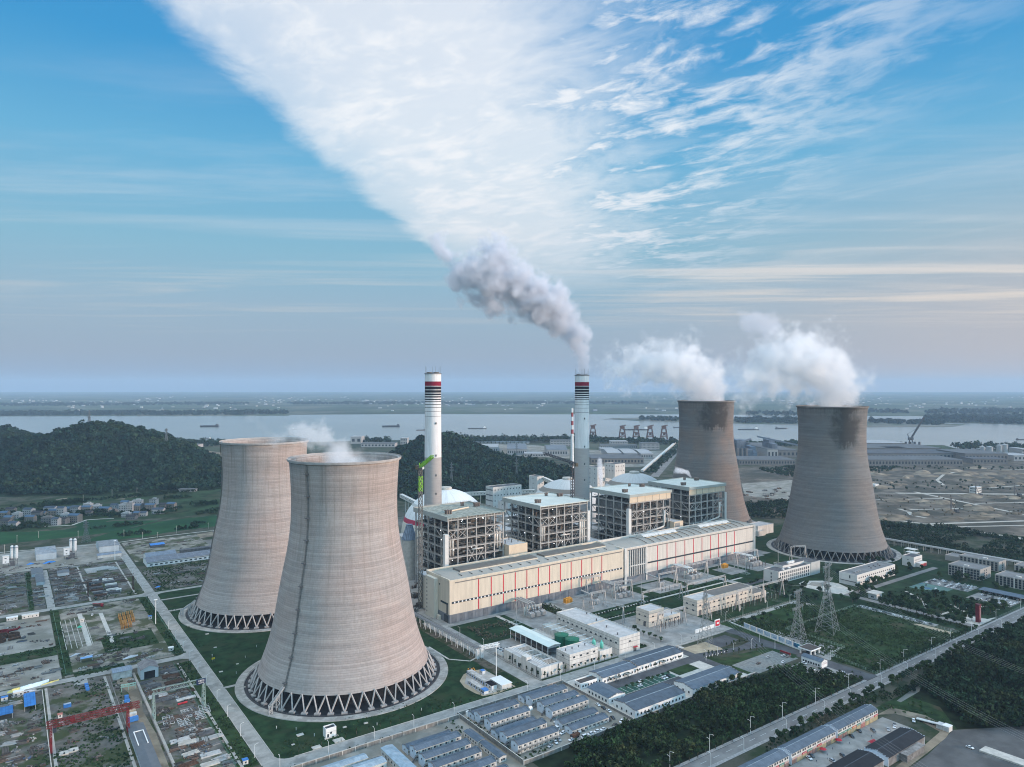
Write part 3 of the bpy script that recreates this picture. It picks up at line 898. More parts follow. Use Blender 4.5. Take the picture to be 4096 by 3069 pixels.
# ------------------------------------------------------------------ cooling towers
def tower_mat(name,base,pink,stain):
 m = bpy.data.materials.new(name)
 m.use_nodes = True
 t = NT(m.node_tree)
 tc = t.n('ShaderNodeTexCoord').outputs['Object']
 sp = t.n('ShaderNodeSeparateXYZ',i={0: tc})
 z = sp.outputs[2]
 ang = t.m('ARCTAN2',sp.outputs[1],sp.outputs[0])
 lift = t.m('FLOOR',t.m('DIVIDE',z,1.5))
 # every lift of concrete has its own tone; joints between lifts
 wn = t.n('ShaderNodeTexWhiteNoise',noise_dimensions='1D',i={'W': lift}).outputs['Value']
 slow = t.noise(t.n('ShaderNodeCombineXYZ',i={0: 0.0,1: 0.0,2: z}).outputs[0],0.10,5,0.7)
 ring = t.m('ADD',t.m('MULTIPLY',wn,0.45),t.m('MULTIPLY',slow,0.55))
 arc = t.noise(t.n('ShaderNodeCombineXYZ',i={0: t.m('MULTIPLY',sp.outputs[0],0.035),1: t.m('MULTIPLY',sp.outputs[1],0.035),2: t.m('MULTIPLY',z,0.30)}).outputs[0],1.0,5,0.65)
 joint = t.m('LESS_THAN',t.m('FRACT',t.m('DIVIDE',z,1.5)),0.16)
 panel = t.n('ShaderNodeTexWhiteNoise',noise_dimensions='2D',i={'Vector': t.n('ShaderNodeCombineXYZ',i={0: t.m('FLOOR',t.m('MULTIPLY',ang,60.0)),1: lift,2: 0.0}).outputs[0]}).outputs['Value']
 k = t.m('ADD',0.68,t.m('MULTIPLY',ring,0.36))
 k = t.m('ADD',k,t.m('MULTIPLY',t.m('SUBTRACT',arc,0.5),0.55))
 k = t.m('ADD',k,t.m('MULTIPLY',t.m('SUBTRACT',panel,0.5),0.10))
 k = t.m('MULTIPLY',k,t.m('SUBTRACT',1.0,t.m('MULTIPLY',joint,0.17)))
 big = t.noise(tc,0.022,6,0.6)
 c = t.mix(t.ss(big,0.42,0.62),tuple(base) + (1,),tuple(pink) + (1,))
 c = t.mix(1.0,c,t.n('ShaderNodeCombineXYZ',i={0: k,1: k,2: k}).outputs[0],'MULTIPLY')
 if stain:
  zt,zb,a0,aw = stain
  ns = t.noise(tc,0.028,7,0.68)
  run = t.noise(t.n('ShaderNodeCombineXYZ',i={0: t.m('MULTIPLY',ang,14.0),1: 0.0,2: t.m('MULTIPLY',z,0.02)}).outputs[0],1.0,5,0.6)
  da = t.m('ABSOLUTE',t.m('SUBTRACT',ang,a0))
  s1 = t.m('MULTIPLY',t.ss(t.m('ADD',da,t.m('MULTIPLY',ns,aw * 2.2)),aw * 1.9,aw * 1.3),t.ss(t.m('ADD',z,t.m('MULTIPLY',t.m('ADD',ns,t.m('MULTIPLY',run,.3)),60)),zb + 36,zb + 44))
  s2 = t.m('MULTIPLY',t.ss(z,zt - 22,zt - 2),t.ss(run,0.35,0.7))
  c = t.mix(t.m('MINIMUM',t.m('ADD',t.m('MULTIPLY',s1,0.85),t.m('MULTIPLY',s2,0.6)),0.9),c,(0.05,0.046,0.042,1))
 else:
  run = t.noise(t.n('ShaderNodeCombineXYZ',i={0: t.m('MULTIPLY',ang,16.0),1: 0.0,2: t.m('MULTIPLY',z,0.015)}).outputs[0],1.0,6,0.65)
  c = t.mix(t.m('MULTIPLY',t.ss(run,0.46,0.72),t.ss(z,20,170,0.18,0.6)),c,(0.19,0.155,0.13,1))
 bp = t.n('ShaderNodeBump',i={'Strength': 0.5,'Distance': 0.15,'Height': t.m('SUBTRACT',1.0,joint)})
 b = t.n('ShaderNodeBsdfPrincipled',i={'Base Color': c,'Roughness': 0.92,'Specular IOR Level': 0.15,'Normal': bp})
 t.n('ShaderNodeOutputMaterial',i={'Surface': b})
 return m
PROF = [(66,11),(62.6,20),(59.6,28),(57.0,36),(53.2,54),(50.6,70),(48.0,84),(45.0,98),(42.9,110),(41.7,121),(41.2,132),(41.2,142),(41.5,152),(42.1,162),(42.9,172)]
def spline_prof(P,n=60):
 zs = np.array([p[1] for p in P]); rs = np.array([p[0] for p in P])
 z = np.linspace(zs[0],zs[-1],n); r = np.interp(z,zs,rs)
 for _ in range(8):
  r[1:-1] = (r[:-2] + 2 * r[1:-1] + r[2:]) / 4
 return list(zip(r.tolist(),z.tolist()))
def face_cam(x,y):
 return math.atan2(-y,-x)
stone = mat('column_concrete',(0.36,0.34,0.325),0.92,0.12,0.3)
dstone = mat('column_concrete_dark',(0.19,0.18,0.17),0.92,0.15,0.3)
basinwall = mat('basin_dark',(0.018,0.020,0.024),0.6,0.3,0.2)
fillmat = mat('cooling_fill',(0.020,0.020,0.022),0.95,0.4,0.5)
def cooling_tower(x,y,ks,kz,shell_m,label,ladder_at=None,stone=stone):
 T = thing('cooling_tower',label,'cooling tower',(x,y,0))
 OFF[T.name] = Vector((0,0,0))                      # parts are written in the tower's own coordinates
 prof = [(r * ks,11 + (z - 11) * kz) for r,z in spline_prof(PROF)]
 top = prof[-1][1]
 outer = MB().lathe(prof + [(prof[-1][0] - 0.9,top)] + [(r - 0.9,z) for r,z in prof[::-1]],128,cap1=False)
 outer.build('shell',shell_m,T,smooth=True)
 r1 = prof[-1][0]
 rim = MB().lathe([(r1 - 1.0,top - 0.6),(r1 + 1.5,top - 0.4),(r1 + 1.5,top + 0.5),(r1 + 1.7,top + 0.5),(r1 + 1.7,top + 1.5),(r1 + 1.4,top + 1.5),(r1 + 1.4,top + 0.6),(r1 - 1.0,top + 0.6),(r1 - 1.0,top - 0.6)],128,cap1=False)
 rim.build('rim',stone,T,smooth=False)
 R0,RS = 71.5 * ks,66.2 * ks
 n = 48
 cm = MB(); cm.beam((R0,0,0.9),(RS,RS * math.tan(math.pi / n),11.6),.86,.86)
 cm2 = MB(); cm2.beam((R0,0,0.9),(RS,-RS * math.tan(math.pi / n),11.6),.86,.86)
 ped = MB().box(R0 - 1.4,-2.1,-0.5,R0 + 1.4,2.1,1.2)
 for i in range(n):
  a = 2 * math.pi * i / n
  if i == 0:
   o1,o2,o3 = cm.build('column',stone,T),cm2.build('column',stone,T),ped.build('pedestal',stone,T)
   first = (o1,o2,o3)
  else:
   for o in first:
    c = o.copy(); put(c,T); c.rotation_euler = (0,0,a)
 MB().lathe([(R0 + 4.2,0.1),(R0 + 4.2,0.5),(R0 + 10.6,0.5),(R0 + 10.8,0.0)],128,cap1=False).build('apron',mat('apron_concrete',(.33,.32,.295),.95,.2,.25,col2=(.25,.24,.22)),T)
 MB().lathe([(0.1,0.15),(R0 + 4.2,0.15)],96,cap1=False).build('basin',basinwall,T)
 MB().lathe([(RS - 8,0.2),(RS - 8,10.5),(1,10.5)],64,cap1=False).build('fill_packing',fillmat,T)
 rl = MB()
 for k in range(120):
  a,b = 2 * math.pi * k / 120,2 * math.pi * (k + 1) / 120
  rr = R0 + 4.3
  p,q = (rr * math.cos(a),rr * math.sin(a)),(rr * math.cos(b),rr * math.sin(b))
  rl.beam((*p,0.5),(*p,1.7),0.10); rl.beam((*p,1.65),(*q,1.65),0.10); rl.beam((*p,1.1),(*q,1.1),0.07)
 rl.build('railing',darksteel,T)
 if ladder_at is not None:
  ld = MB()
  ca,sa = math.cos(ladder_at),math.sin(ladder_at)
  pts = [((r + 0.55),z) for r,z in prof]
  for (r0,z0),(r2,z2) in zip(pts[:-1],pts[1:]):
   for w_ in (-0.55,0.55):
    p = (r0 * ca - w_ * sa,r0 * sa + w_ * ca,z0); q = (r2 * ca - w_ * sa,r2 * sa + w_ * ca,z2)
    ld.beam(p,q,0.22)
   p = ((r0 + .5) * ca,(r0 + .5) * sa,z0); q = ((r2 + .5) * ca,(r2 + .5) * sa,z2)
   ld.beam(p,q,0.3)
   for k in range(3):
    f = (k + .5) / 3
    ra,za = (r0 + (r2 - r0) * f + 0.3),z0 + (z2 - z0) * f
    ld.beam((ra * ca + 0.7 * sa,ra * sa - 0.7 * ca,za),(ra * ca - 0.7 * sa,ra * sa + 0.7 * ca,za),0.25)
  ld.build('ladder',mat('ladder_grey',(.16,.15,.14),.8,.2,.5),T)
  for j in range(2,58,6):
   r0,z0 = pts[j]
   pm = MB(); pm.rbox((r0 + .8) * ca,(r0 + .8) * sa,z0,2.0,3.4,0.25,ladder_at)
   for dx,dy in ((1.7,-1.6),(1.7,1.6),(0,-1.6),(0,1.6)):
    pm.beam(((r0 + dx) * ca - dy * sa,(r0 + dx) * sa + dy * ca,z0),((r0 + dx) * ca - dy * sa,(r0 + dx) * sa + dy * ca,z0 + 1.3),0.15)
   pm.build('platform',darksteel,T)
  st = MB()
  base = (R0 + 7.5) * ca,(R0 + 7.5) * sa
  st.lattice((*base,0.4),(*base,6.5),2.2,2.2,3,0.25)
  mid = (R0 + 0.5) * ca,(R0 + 0.5) * sa
  st.lattice((*mid,0.4),(*mid,10.5),2.2,2.2,4,0.25)
  st.lattice((*base,6.3),(*mid,10.5),1.8,0.8,6,0.2)
  e = pts[0][0] * ca,pts[0][0] * sa
  st.lattice((*mid,10.5),(*e,14.5),1.8,0.8,5,0.2)
  st.build('access_stair',steel,T)
 return T
t_left = tower_mat('tower_concrete_pale',(0.40,0.362,0.338),(0.415,0.35,0.318),None)
TN = (221.0,540.0); TB = (221.0,755.0)
cooling_tower(*TN,1.0,1.0,t_left,'nearest pale concrete cooling tower with a dark ladder line down its face',face_cam(*TN) - 0.70)
cooling_tower(*TB,1.0,1.0,t_left,'pale concrete cooling tower partly hidden behind the nearest one, hardly steaming',face_cam(*TB) + rad(-84))
TR = DP(3327,1002); TF = DP(2824,1195)
cooling_tower(*TR,1.065,1.178,tower_mat('tower_concrete_grey',(0.195,0.192,0.188),(0.215,0.195,0.18),(204,148,face_cam(*TR) + 0.42,0.62)),'grey cooling tower with a dark stain below its steaming rim, beside the white offices',None,dstone)
cooling_tower(*TF,1.065,1.20,tower_mat('tower_concrete_far',(0.185,0.18,0.174),(0.225,0.185,0.162),(206,158,face_cam(*TF) + 0.35,0.9)),'farthest grey cooling tower, standing behind the last boiler house',None,dstone)

# ------------------------------------------------------------------ chimneys
def chimney_mat(zs):
 """white upper shaft with a red band, black bands that thin downwards, bare concrete below"""
 m = bpy.data.materials.new('chimney_paint')
 m.use_nodes = True
 t = NT(m.node_tree)
 tc = t.n('ShaderNodeTexCoord').outputs['Object']
 z = t.n('ShaderNodeSeparateXYZ',i={0: tc}).outputs[2]
 n1 = t.noise(t.mapv(tc,(0.3,0.3,0.03)),1.0,6,0.65)
 c = t.mix(t.ss(n1,0.35,0.7),(0.62,0.61,0.60,1),(0.74,0.73,0.72,1))
 con = t.mix(t.noise(t.mapv(tc,(0.08,0.08,0.5)),1.0,6,0.6),(0.30,0.285,0.27,1),(0.44,0.40,0.375,1))
 c = t.mix(t.m('LESS_THAN',z,zs),c,con)
 for top,bot,col in BANDS:
  mk = t.m('MULTIPLY',t.m('LESS_THAN',z,top),t.m('GREATER_THAN',z,bot))
  c = t.mix(mk,c,col)
 b = t.n('ShaderNodeBsdfPrincipled',i={'Base Color': c,'Roughness': 0.7,'Specular IOR Level': 0.15})
 t.n('ShaderNodeOutputMaterial',i={'Surface': b})
 return m
ZT = 247.0
kk = 933 / FPX / 2.209
RED,BLK = (0.20,0.004,0.022,1),(0.008,0.007,0.010,1)
BANDS = [(ZT - (a - 205) * kk,ZT - (b - 205) * kk,c) for a,b,c in ((278,317,RED),(322,349,BLK),(355,377,BLK),(384,400,BLK),(408,420,BLK),(431,441,BLK),(453,460,BLK),(478,483,BLK),(506,510,BLK),(540,543,BLK),(583,586,BLK))]
cmat = chimney_mat(ZT - (948 - 205) * kk)
def chimney(x,y,label,rods):
 T = thing('chimney',label,'chimney',(x,y,0))
 OFF[T.name] = Vector((0,0,0))
 MB().lathe([(12.4,0),(12.0,30),(11.5,80),(11.1,130),(10.8,180),(10.7,ZT),(9.8,ZT),(9.8,ZT - 3)],64,cap1=True).build('shaft',cmat,T,smooth=False)
 MB().lathe([(11.0,ZT - 1.2),(11.3,ZT - 1.2),(11.3,ZT - .2),(11.0,ZT - .2)],48,cap1=False).build('rim',darksteel,T)
 for dx in (-4.4,4.4):
  MB().lathe([(4.0,ZT - 3),(4.0,ZT + 1.6),(3.6,ZT + 1.6),(3.6,ZT - 3)],24,cx=dx * RT[0],cy=dx * RT[1],cap1=False).build('flue',mat('flue_metal',(0.12,0.11,0.10),0.6),T)
 fa = face_cam(x,y)
 for zz_ in (60,88,112,138,180):
  a = fa + 0.35
  o = MB(); o.rbox(11.35 * math.cos(a),11.35 * math.sin(a),zz_,1.0,1.3,2.6,a); o.build('window',glass,T)
 if rods:
  for k in range(6):
   a = fa + rad(20 + 55 * k)
   MB().beam((10.5 * math.cos(a),10.5 * math.sin(a),ZT - 2),(10.5 * math.cos(a),10.5 * math.sin(a),ZT + 9),0.22).build('lightning_rod',darksteel,T)
 return T
CH1 = DP(1732,938); CH2 = DP(2328,1075)
chimney(*CH1,'idle white chimney with red and black bands and lightning rods',True)
chimney(*CH2,'smoking white chimney with red and black bands, beside the dark tower crane',True)

# ------------------------------------------------------------------ turbine halls
def hall(x0,x1,label,stripes,stair,cream=cream):
 T = thing('turbine_hall',label,'turbine hall',(x0,594,0))
 y0,y1,zt = 594.0,640.0,41.2
 MB().box(x0,y0,8.4,x1,y1,zt - 1.4).build('wall',cream,T)
 MB().box(x0 + .2,y0 + .15,0,x1 - .2,y1 - .15,8.4).build('plinth',mat('plinth_blue_grey',(0.155,0.170,0.19),0.7,0.10,0.1),T)
 par = MB()
 par.box(x0 - .3,y0 - .3,zt - 1.4,x1 + .3,y0 + 1.0,zt + 0.6); par.box(x0 - .3,y1 - 1.0,zt - 1.4,x1 + .3,y1 + .3,zt + 1.6)
 par.box(x0 - .3,y0 + 1.0,zt - 1.4,x0 + 1.0,y1 - 1.0,zt + 1.2); par.box(x1 - 1.0,y0 + 1.0,zt - 1.4,x1 + .3,y1 - 1.0,zt + 1.2)
 par.build('parapet',cream,T)
 MB().box(x0 + 6,y0 - .12,zt - 3.0,x1 - 2,y0,zt - 2.0).build('eaves_dark_band',mat('parapet_shadow_grey',(0.17,0.165,0.155),0.8),T)  # grey strip paints the parapet's shadow onto the wall
 n = 14
 rf = MB()
 pr = [(y0 + 1 + (y1 - y0 - 2) * i / n,zt - 0.9 + 2.6 * math.sin(math.pi * i / n)) for i in range(n + 1)]
 vs = [(x,a,b) for x in (x0 + 1,x1 - 1) for a,b in pr]
 rf.add(vs,[(i,i + n + 1,i + n + 2,i + 1) for i in range(n)])
 rf.build('roof',mat('hall_roof_grey_green',(0.335,0.32,0.285),0.85,0.08,0.05),T)
 for xs in stripes:
  MB().box(xs - 0.5,y0 - .16,8.4,xs + .5,y0 - .02,zt - 3.2).build('red_stripe',mat('hall_red',(0.50,0.008,0.030),0.8,0.08,0.3),T)
 return T,zt
def wall_x(px,py):
 """where this pixel's column meets the plane of the hall front"""
 t = (px - CX) / FPX
 return 594.0 * (FW[0] + RT[0] * t) / (FW[1] + RT[1] * t)
xs1 = [wall_x(1600 + c / 2.209,0) for c in (695,806,913,1018,1121,1222,1322,1417,1512,1605,1695,1783)]
T1,zt = hall(349.5,582,'long cream turbine hall, the nearer half, with its stair tower at the end',xs1,True)
xs2 = [wall_x(2350 + c * 650 / 2198,0) for c in (948,1075,1195,1316,1433,1548,1662,1772,1880,1987)]
T2,_ = hall(583.2,829,'cream turbine hall, the farther half, with the tall slotted window bay',xs2,False,mat('pale_cladding',(.57,.53,.475),.85,.09,.30,stretch=(1,1,.10)))
def strip_window(T,xa,xb,z,hh,vents):
 MB().box(xa,593.82,z,xb,593.98,z + hh).build('window_strip',glass,T)
 if vents:
  for k in range(int((xb - xa) / 4.4)):
   MB().box(xa + 2.2 + k * 4.4,593.3,z + .3,xa + 3.7 + k * 4.4,593.8,z + hh - .2).build('vent_box',white,T)
strip_window(T1,352,580,18.7,1.9,True)
strip_window(T2,622,826,18.9,1.8,False)
for (T,xa,xb) in ((T1,352,580),(T2,622,828)):
 k = 0
 x = xa
 while x < xb - 5:
  MB().box(x,593.9,0.3,x + 5.6,594.2,7.6).build('bay_door',stripes_mat('plinth_panel',(0.17,0.185,0.205),(0.12,0.13,0.145),0,1.1,0.88),T)
  x += 9.2; k += 1
# first hall: long grey ventilator ridges and short ribs; end wall with windows and stair tower
for xa,xb in ((372,470),(480,570)):
 MB().box(xa,612,zt + 1.0,xb,626,zt + 3.4).build('roof_ventilator',mat('ventilator_grey',(0.15,0.14,0.125),0.9,0.1,0.1),T1)
 MB().box(xa,610.8,zt + 0.8,xb,611.9,zt + 2.4).build('ventilator_kerb',cream,T1)
for k in range(17):
 MB().box(368 + k * 12.2,602,zt + 0.4,368.7 + k * 12.2,610,zt + 1.35).build('roof_rib',MATS['ventilator_grey'],T1)
for xa,xb in ((640,700),(745,806)):
 o = MB()
 pr = [(616 + 14 * i / 8,zt + 1.6 + 3.2 * math.sin(math.pi * i / 8)) for i in range(9)]
 o.add([(x,a,b) for x in (xa,xb) for a,b in pr],[(i,i + 9,i + 10,i + 1) for i in range(8)] + [tuple(range(9)),tuple(range(17,8,-1))])
 o.build('roof_monitor',offwhite,T2)
 MB().box(xa + 1,614.6,zt + 1.0,xb - 1,616.0,zt + 2.8).build('monitor_glazing',mat('tan_glazing',(0.40,0.32,0.22),0.6),T2)
for k in range(16):
 xk = 628 + k * 12.4
 o = MB(); o.tube([(xk + 4 * math.sin(a) - 3,598 + 34 * a / 1.6,zt + 0.25 + 2.5 * math.sin(min(1,(34 * a / 1.6 + 4) / 46) * math.pi)) for a in [1.6 * j / 6 for j in range(7)]],0.4,6)
 o.build('roof_rib',MATS['ventilator_grey'],T2)
# slotted bay
MB().box(592,593.5,8.6,617,593.95,38.6).build('slotted_bay',glass,T2)
for k in range(9):
 MB().box(592 + k * 3.0,592.7,8.6,592.9 + k * 3.0,593.5,38.6).build('fin',offwhite,T2)
MB().box(591.6,592.9,19.4,617.6,593.6,20.6).build('transom',offwhite,T2)
MB().box(583.4,592.9,0,586.4,594,zt + 0.5).build('pier',offwhite,T2)
MB().box(618.6,593.1,0,620.8,594,zt - 2).build('pier',offwhite,T2)
MB().box(827,593.1,0,829.4,594,zt + 0.4).build('pier',offwhite,T2)
MB().box(345.0,616,0,349.4,634,39.5).build('stair_tower',mat('end_wall_cream',(0.60,0.55,0.46),0.8,0.05,0.05),T1)
for k in range(9):
 window(T1,344.95,631,3.5 + k * 3.9,1.2,1.6,'-x',glass)
window(T1,349.45,613.4,33.5,1.6,1.6,'-x',glass)
MB().box(349.2,597,17.4,349.5,611,19.2).build('window_strip',glass,T1)
MB().box(349.2,597.5,8.5,349.5,599.5,17.4).build('window_strip',glass,T1)
MB().box(349.2,597,0.1,349.55,604.5,7.0).build('end_door',mat('door_dark_grey',(0.05,0.055,0.06),0.7),T1)
MB().box(347.0,610,0,349.4,614.5,4.2).build('porch',MATS['end_wall_cream'],T1)
bk = thing('bunker_bay','low cream bay squeezed between turbine hall and boiler houses','building',(352,641,0))
MB().box(352,641.2,0,828,662,34).build('wall',MATS['end_wall_cream'],bk)
MB().box(351.5,640.9,34,828.5,662.4,35).build('roof',greyroof,bk)


# ------------------------------------------------------------------ boiler houses: open steel frames round a furnace
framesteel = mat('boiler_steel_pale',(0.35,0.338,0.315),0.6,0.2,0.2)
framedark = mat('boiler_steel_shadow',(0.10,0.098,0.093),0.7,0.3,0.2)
grate = mat('platform_grating',(0.075,0.072,0.068),0.85,0.3,0.3)
furn = stripes_mat('furnace_casing',(0.115,0.095,0.078),(0.075,0.064,0.054),2,3.0,0.8,0.8)
lagging = mat('pipe_lagging',(0.56,0.53,0.48),0.5,0.12,0.3,metal=0.2)
pgreen = mat('pale_green_roof',(0.55,0.58,0.53),0.8,0.07,0.05)
fascia = mat('fascia_grey_green',(0.34,0.36,0.33),0.8,0.08,0.1)
beige = mat('beige_cladding',(0.60,0.49,0.36),0.8,0.06,0.1)
worklight = glow_mat('work_light',(0.92,0.96,1.0),5.0)
def boiler(x0,x1,label,finished,seed,tower_left):
 r = random.Random(seed)
 T = thing('boiler_house',label,'boiler house',(x0,664,0))
 y0,y1,zt = 664.0,738.0,87.0
 nx,ny = 7,6
 xs = [x0 + (x1 - x0) * i / (nx - 1) for i in range(nx)]
 ys = [y0 + (y1 - y0) * i / (ny - 1) for i in range(ny)]
 lv = [12,23,34,44,54,64,74,zt - 2] if not finished else [11,20,29,38,47,56,66,zt - 10]
 for i,x in enumerate(xs):
  for j,y in enumerate(ys):
   if 0 < i < nx - 1 and 0 < j < ny - 1 and (i + j) % 2: continue
   MB().box(x - .62,y - .62,0,x + .62,y + .62,zt).build('column',framesteel,T)
 for z in lv:
  m = MB()
  for y in ys[:2] + ys[-1:]: m.box(x0,y - .35,z - 1.1,x1,y + .35,z)
  for x in (xs[0],xs[1],xs[-1]): m.box(x - .35,y0,z - 1.1,x + .35,y1,z - .01)
  m.build('floor_beam',framesteel,T)
  f = MB()
  f.box(x0 + .4,y0 + .4,z - .35,x1 - .4,y0 + 12,z - .1)
  f.box(x0 + .4,y0 + 12,z - .35,x0 + 13,y1 - 1,z - .1)
  f.box(x1 - 12,y0 + 12,z - .35,x1 - .4,y1 - 1,z - .1)
  f.build('floor',grate,T)
  rl = MB()
  for hh in (0.6,1.2):
   rl.beam((x0,y0 - .5,z + hh),(x1,y0 - .5,z + hh),0.14); rl.beam((x0 - .5,y0,z + hh),(x0 - .5,y1,z + hh),0.14)
  for k in range(int((x1 - x0) / 3)): rl.beam((x0 + k * 3,y0 - .5,z),(x0 + k * 3,y0 - .5,z + 1.2),0.12)
  for k in range(int((y1 - y0) / 3)): rl.beam((x0 - .5,y0 + k * 3,z),(x0 - .5,y0 + k * 3,z + 1.2),0.12)
  rl.build('railing',framesteel,T)
 fx0,fx1 = x0 + 15,x1 - 15
 MB().box(fx0,y0 + 14,16,fx1,y1 - 16,zt - 8).build('furnace',furn,T)
 hp = MB()
 for k in range(5): hp.box(fx0 + 3 + k * (fx1 - fx0 - 6) / 5,y0 + 16,6,fx0 + 9 + k * (fx1 - fx0 - 6) / 5,y0 + 30,16)
 hp.build('hopper',furn,T)
 # secondary steelwork filling the frame
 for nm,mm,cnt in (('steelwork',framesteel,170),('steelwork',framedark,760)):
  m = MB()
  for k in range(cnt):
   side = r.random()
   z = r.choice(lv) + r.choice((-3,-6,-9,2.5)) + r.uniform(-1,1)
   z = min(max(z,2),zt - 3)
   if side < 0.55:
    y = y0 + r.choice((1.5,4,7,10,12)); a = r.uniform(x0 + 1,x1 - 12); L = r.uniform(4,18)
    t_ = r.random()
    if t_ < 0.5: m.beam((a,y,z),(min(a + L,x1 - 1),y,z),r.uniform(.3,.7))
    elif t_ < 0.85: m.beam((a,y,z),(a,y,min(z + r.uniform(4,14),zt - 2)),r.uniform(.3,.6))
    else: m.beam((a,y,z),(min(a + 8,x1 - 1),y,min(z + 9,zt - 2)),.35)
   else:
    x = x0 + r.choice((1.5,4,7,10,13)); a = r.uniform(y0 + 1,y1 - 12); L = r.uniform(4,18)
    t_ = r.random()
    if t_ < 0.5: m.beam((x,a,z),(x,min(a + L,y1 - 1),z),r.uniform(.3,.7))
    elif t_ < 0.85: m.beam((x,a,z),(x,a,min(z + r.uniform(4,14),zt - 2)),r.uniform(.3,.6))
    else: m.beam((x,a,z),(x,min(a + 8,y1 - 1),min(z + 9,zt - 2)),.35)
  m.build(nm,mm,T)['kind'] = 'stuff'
 eq = MB()
 for k in range(70):
  x,y = (r.uniform(x0 + 2,x1 - 4),r.uniform(y0 + 2,y0 + 11)) if r.random() < .6 else (r.uniform(x0 + 2,x0 + 12),r.uniform(y0 + 2,y1 - 6))
  z = r.choice([0] + lv[:-1])
  eq.box(x,y,z,x + r.uniform(1.5,6),y + r.uniform(1.5,5),z + r.uniform(1,7))
 eq.build('plant_equipment',palette_mat('plant_equipment_colours',[(.10,.095,.09),(.16,.15,.13),(.06,.06,.06),(.26,.245,.22),(.12,.09,.07),(.08,.085,.09)]),T)['kind'] = 'stuff'
 # big bracing
 for i,lo,hi in ((0,0,2),(5,0,2),(2,3,5),(3,3,5),(0,6,7),(1,6,7),(4,6,7),(5,6,7)):
  zz0 = ([0] + lv)[lo] if lo else 0
  zz1 = lv[hi - 1] if hi else 0
  b = MB(); b.beam((xs[i],y0 - .1,zz0),(xs[i + 1],y0 - .1,zz1),.55); b.beam((xs[i + 1],y0 + .25,zz0),(xs[i],y0 + .25,zz1),.5); b.build('brace',framesteel,T)
  j = min(i,ny - 2)
  b = MB(); b.beam((x0 - .1,ys[j],zz0),(x0 - .1,ys[j + 1],zz1),.55); b.build('brace',framesteel,T)
 # white pipes on the front
 def pipe(pts,rr): MB().tube(pts,rr,10).build('pipe',lagging,T,smooth=True)
 if not finished:
  for k in range(3):
   xx = x1 - 11 + k * 3.6
   pipe([(xx,y0 + 8,70),(xx,y0 + 2.5,69),(xx,y0 + .9,65),(xx,y0 + .9,50 - k * 3),(xx,y0 + .9,30)][: (5 if seed == 2 else 4)],1.15)
  for k in range(2):
   xx = x0 + 3 + k * 3.4
   pipe([(xx,y0 + 8,68),(xx,y0 + 2.5,67),(xx,y0 + .9,62),(xx,y0 + .9,46)],1.15)
  if seed == 2:
   for k in range(9):
    xx = x0 + 15 + k * 5
    pipe([(xx,y0 - .6,2),(xx,y0 - .6,16 + (k * 7) % 5),(xx + 2,y0 + 2,18 + (k * 7) % 5)],1.0)
  pipe([(x0 + 26,y0 - .8,18),(x0 + 26,y0 - .8,29),(x0 + 27.5,y0 - .8,31),(x0 + 43,y0 - .8,31.5)],.8)
  pipe([(x0 + 30,y0 - .8,50),(x0 + 44,y0 - .8,50)],.8)
 else:
  pipe([(x0 + 6,y0 - 1.2,4),(x0 + 6,y0 - 1.2,29),(x0 + 8,y0 - 1.2,32),(x0 + 12,y0 - 1.2,33),(x1 - 15,y0 - 1.2,40),(x1 - 12.5,y0 - 1.2,42),(x1 - 11.5,y0 - 1.2,46),(x1 - 11.5,y0 - 1.2,62)],1.3)
  pipe([(x1 - 5,y0 - 1.0,4),(x1 - 5,y0 - 1.0,54),(x1 - 6.5,y0 - 1,57),(x1 - 9,y0 - 1,57.5)],1.0)
  for k in range(10):
   xx = x0 + 9 + k * 4.6
   pipe([(xx,y0 - .9,1),(xx,y0 - .9,11 + (k * 5) % 7),(xx + 1.2,y0 - .9,13 + (k * 5) % 7),(xx + 3.5,y0 - .9,13 + (k * 5) % 7)],.75)
  for k in range(5):
   pipe([(x0 + 1.5 + k * 2.2,y0 - .7,0),(x0 + 1.5 + k * 2.2,y0 - .7,22 + (k * 11) % 17)],.55)
 # roof
 o = 2.0
 if seed == 1:
  rf = MB()
  for k in range(26): rf.box(x0 - o,y0 - o + k * (y1 - y0 + 2 * o) / 26,zt,x1 + o,y0 - o + (k + .62) * (y1 - y0 + 2 * o) / 26,zt + .5)
  rf.build('roof',mat('open_roof_decking',(0.28,0.31,0.28),0.85,0.3,0.25),T)
  jn = MB()
  for k in range(18): jn.box(x0 + k * (x1 - x0) / 18,y0,zt - 2.4,x0 + .5 + k * (x1 - x0) / 18,y1,zt - .3)
  jn.build('roof_joist',framesteel,T)
  MB().tube([(x0 + 14,y0 + 30,zt + 1.2),(x0 + 52,y0 + 42,zt + 1.2)],.9,8).build('pipe',beige,T)
 else:
  MB().box(x0 - o,y0 - o,zt,x1 + o,y1 + o,zt + 1.0).build('roof',pgreen,T)
 fm = MB()
 fm.box(x0 - o - .4,y0 - o - .4,zt - 3.2,x0 - o,y1 + o,zt + 2.0)
 if finished: fm.box(x0 - o,y0 - o - .4,zt - 2.0,x1 + o,y0 - o,zt + 1.4)
 fm.box(x1 + o,y0 - o,zt - 1.0,x1 + o + .4,y1 + o,zt + 2.0)
 fm.box(x0 - o,y1 + o,zt - 1.0,x1 + o,y1 + o + .4,zt + 2.0)
 fm.build('fascia',fascia,T)
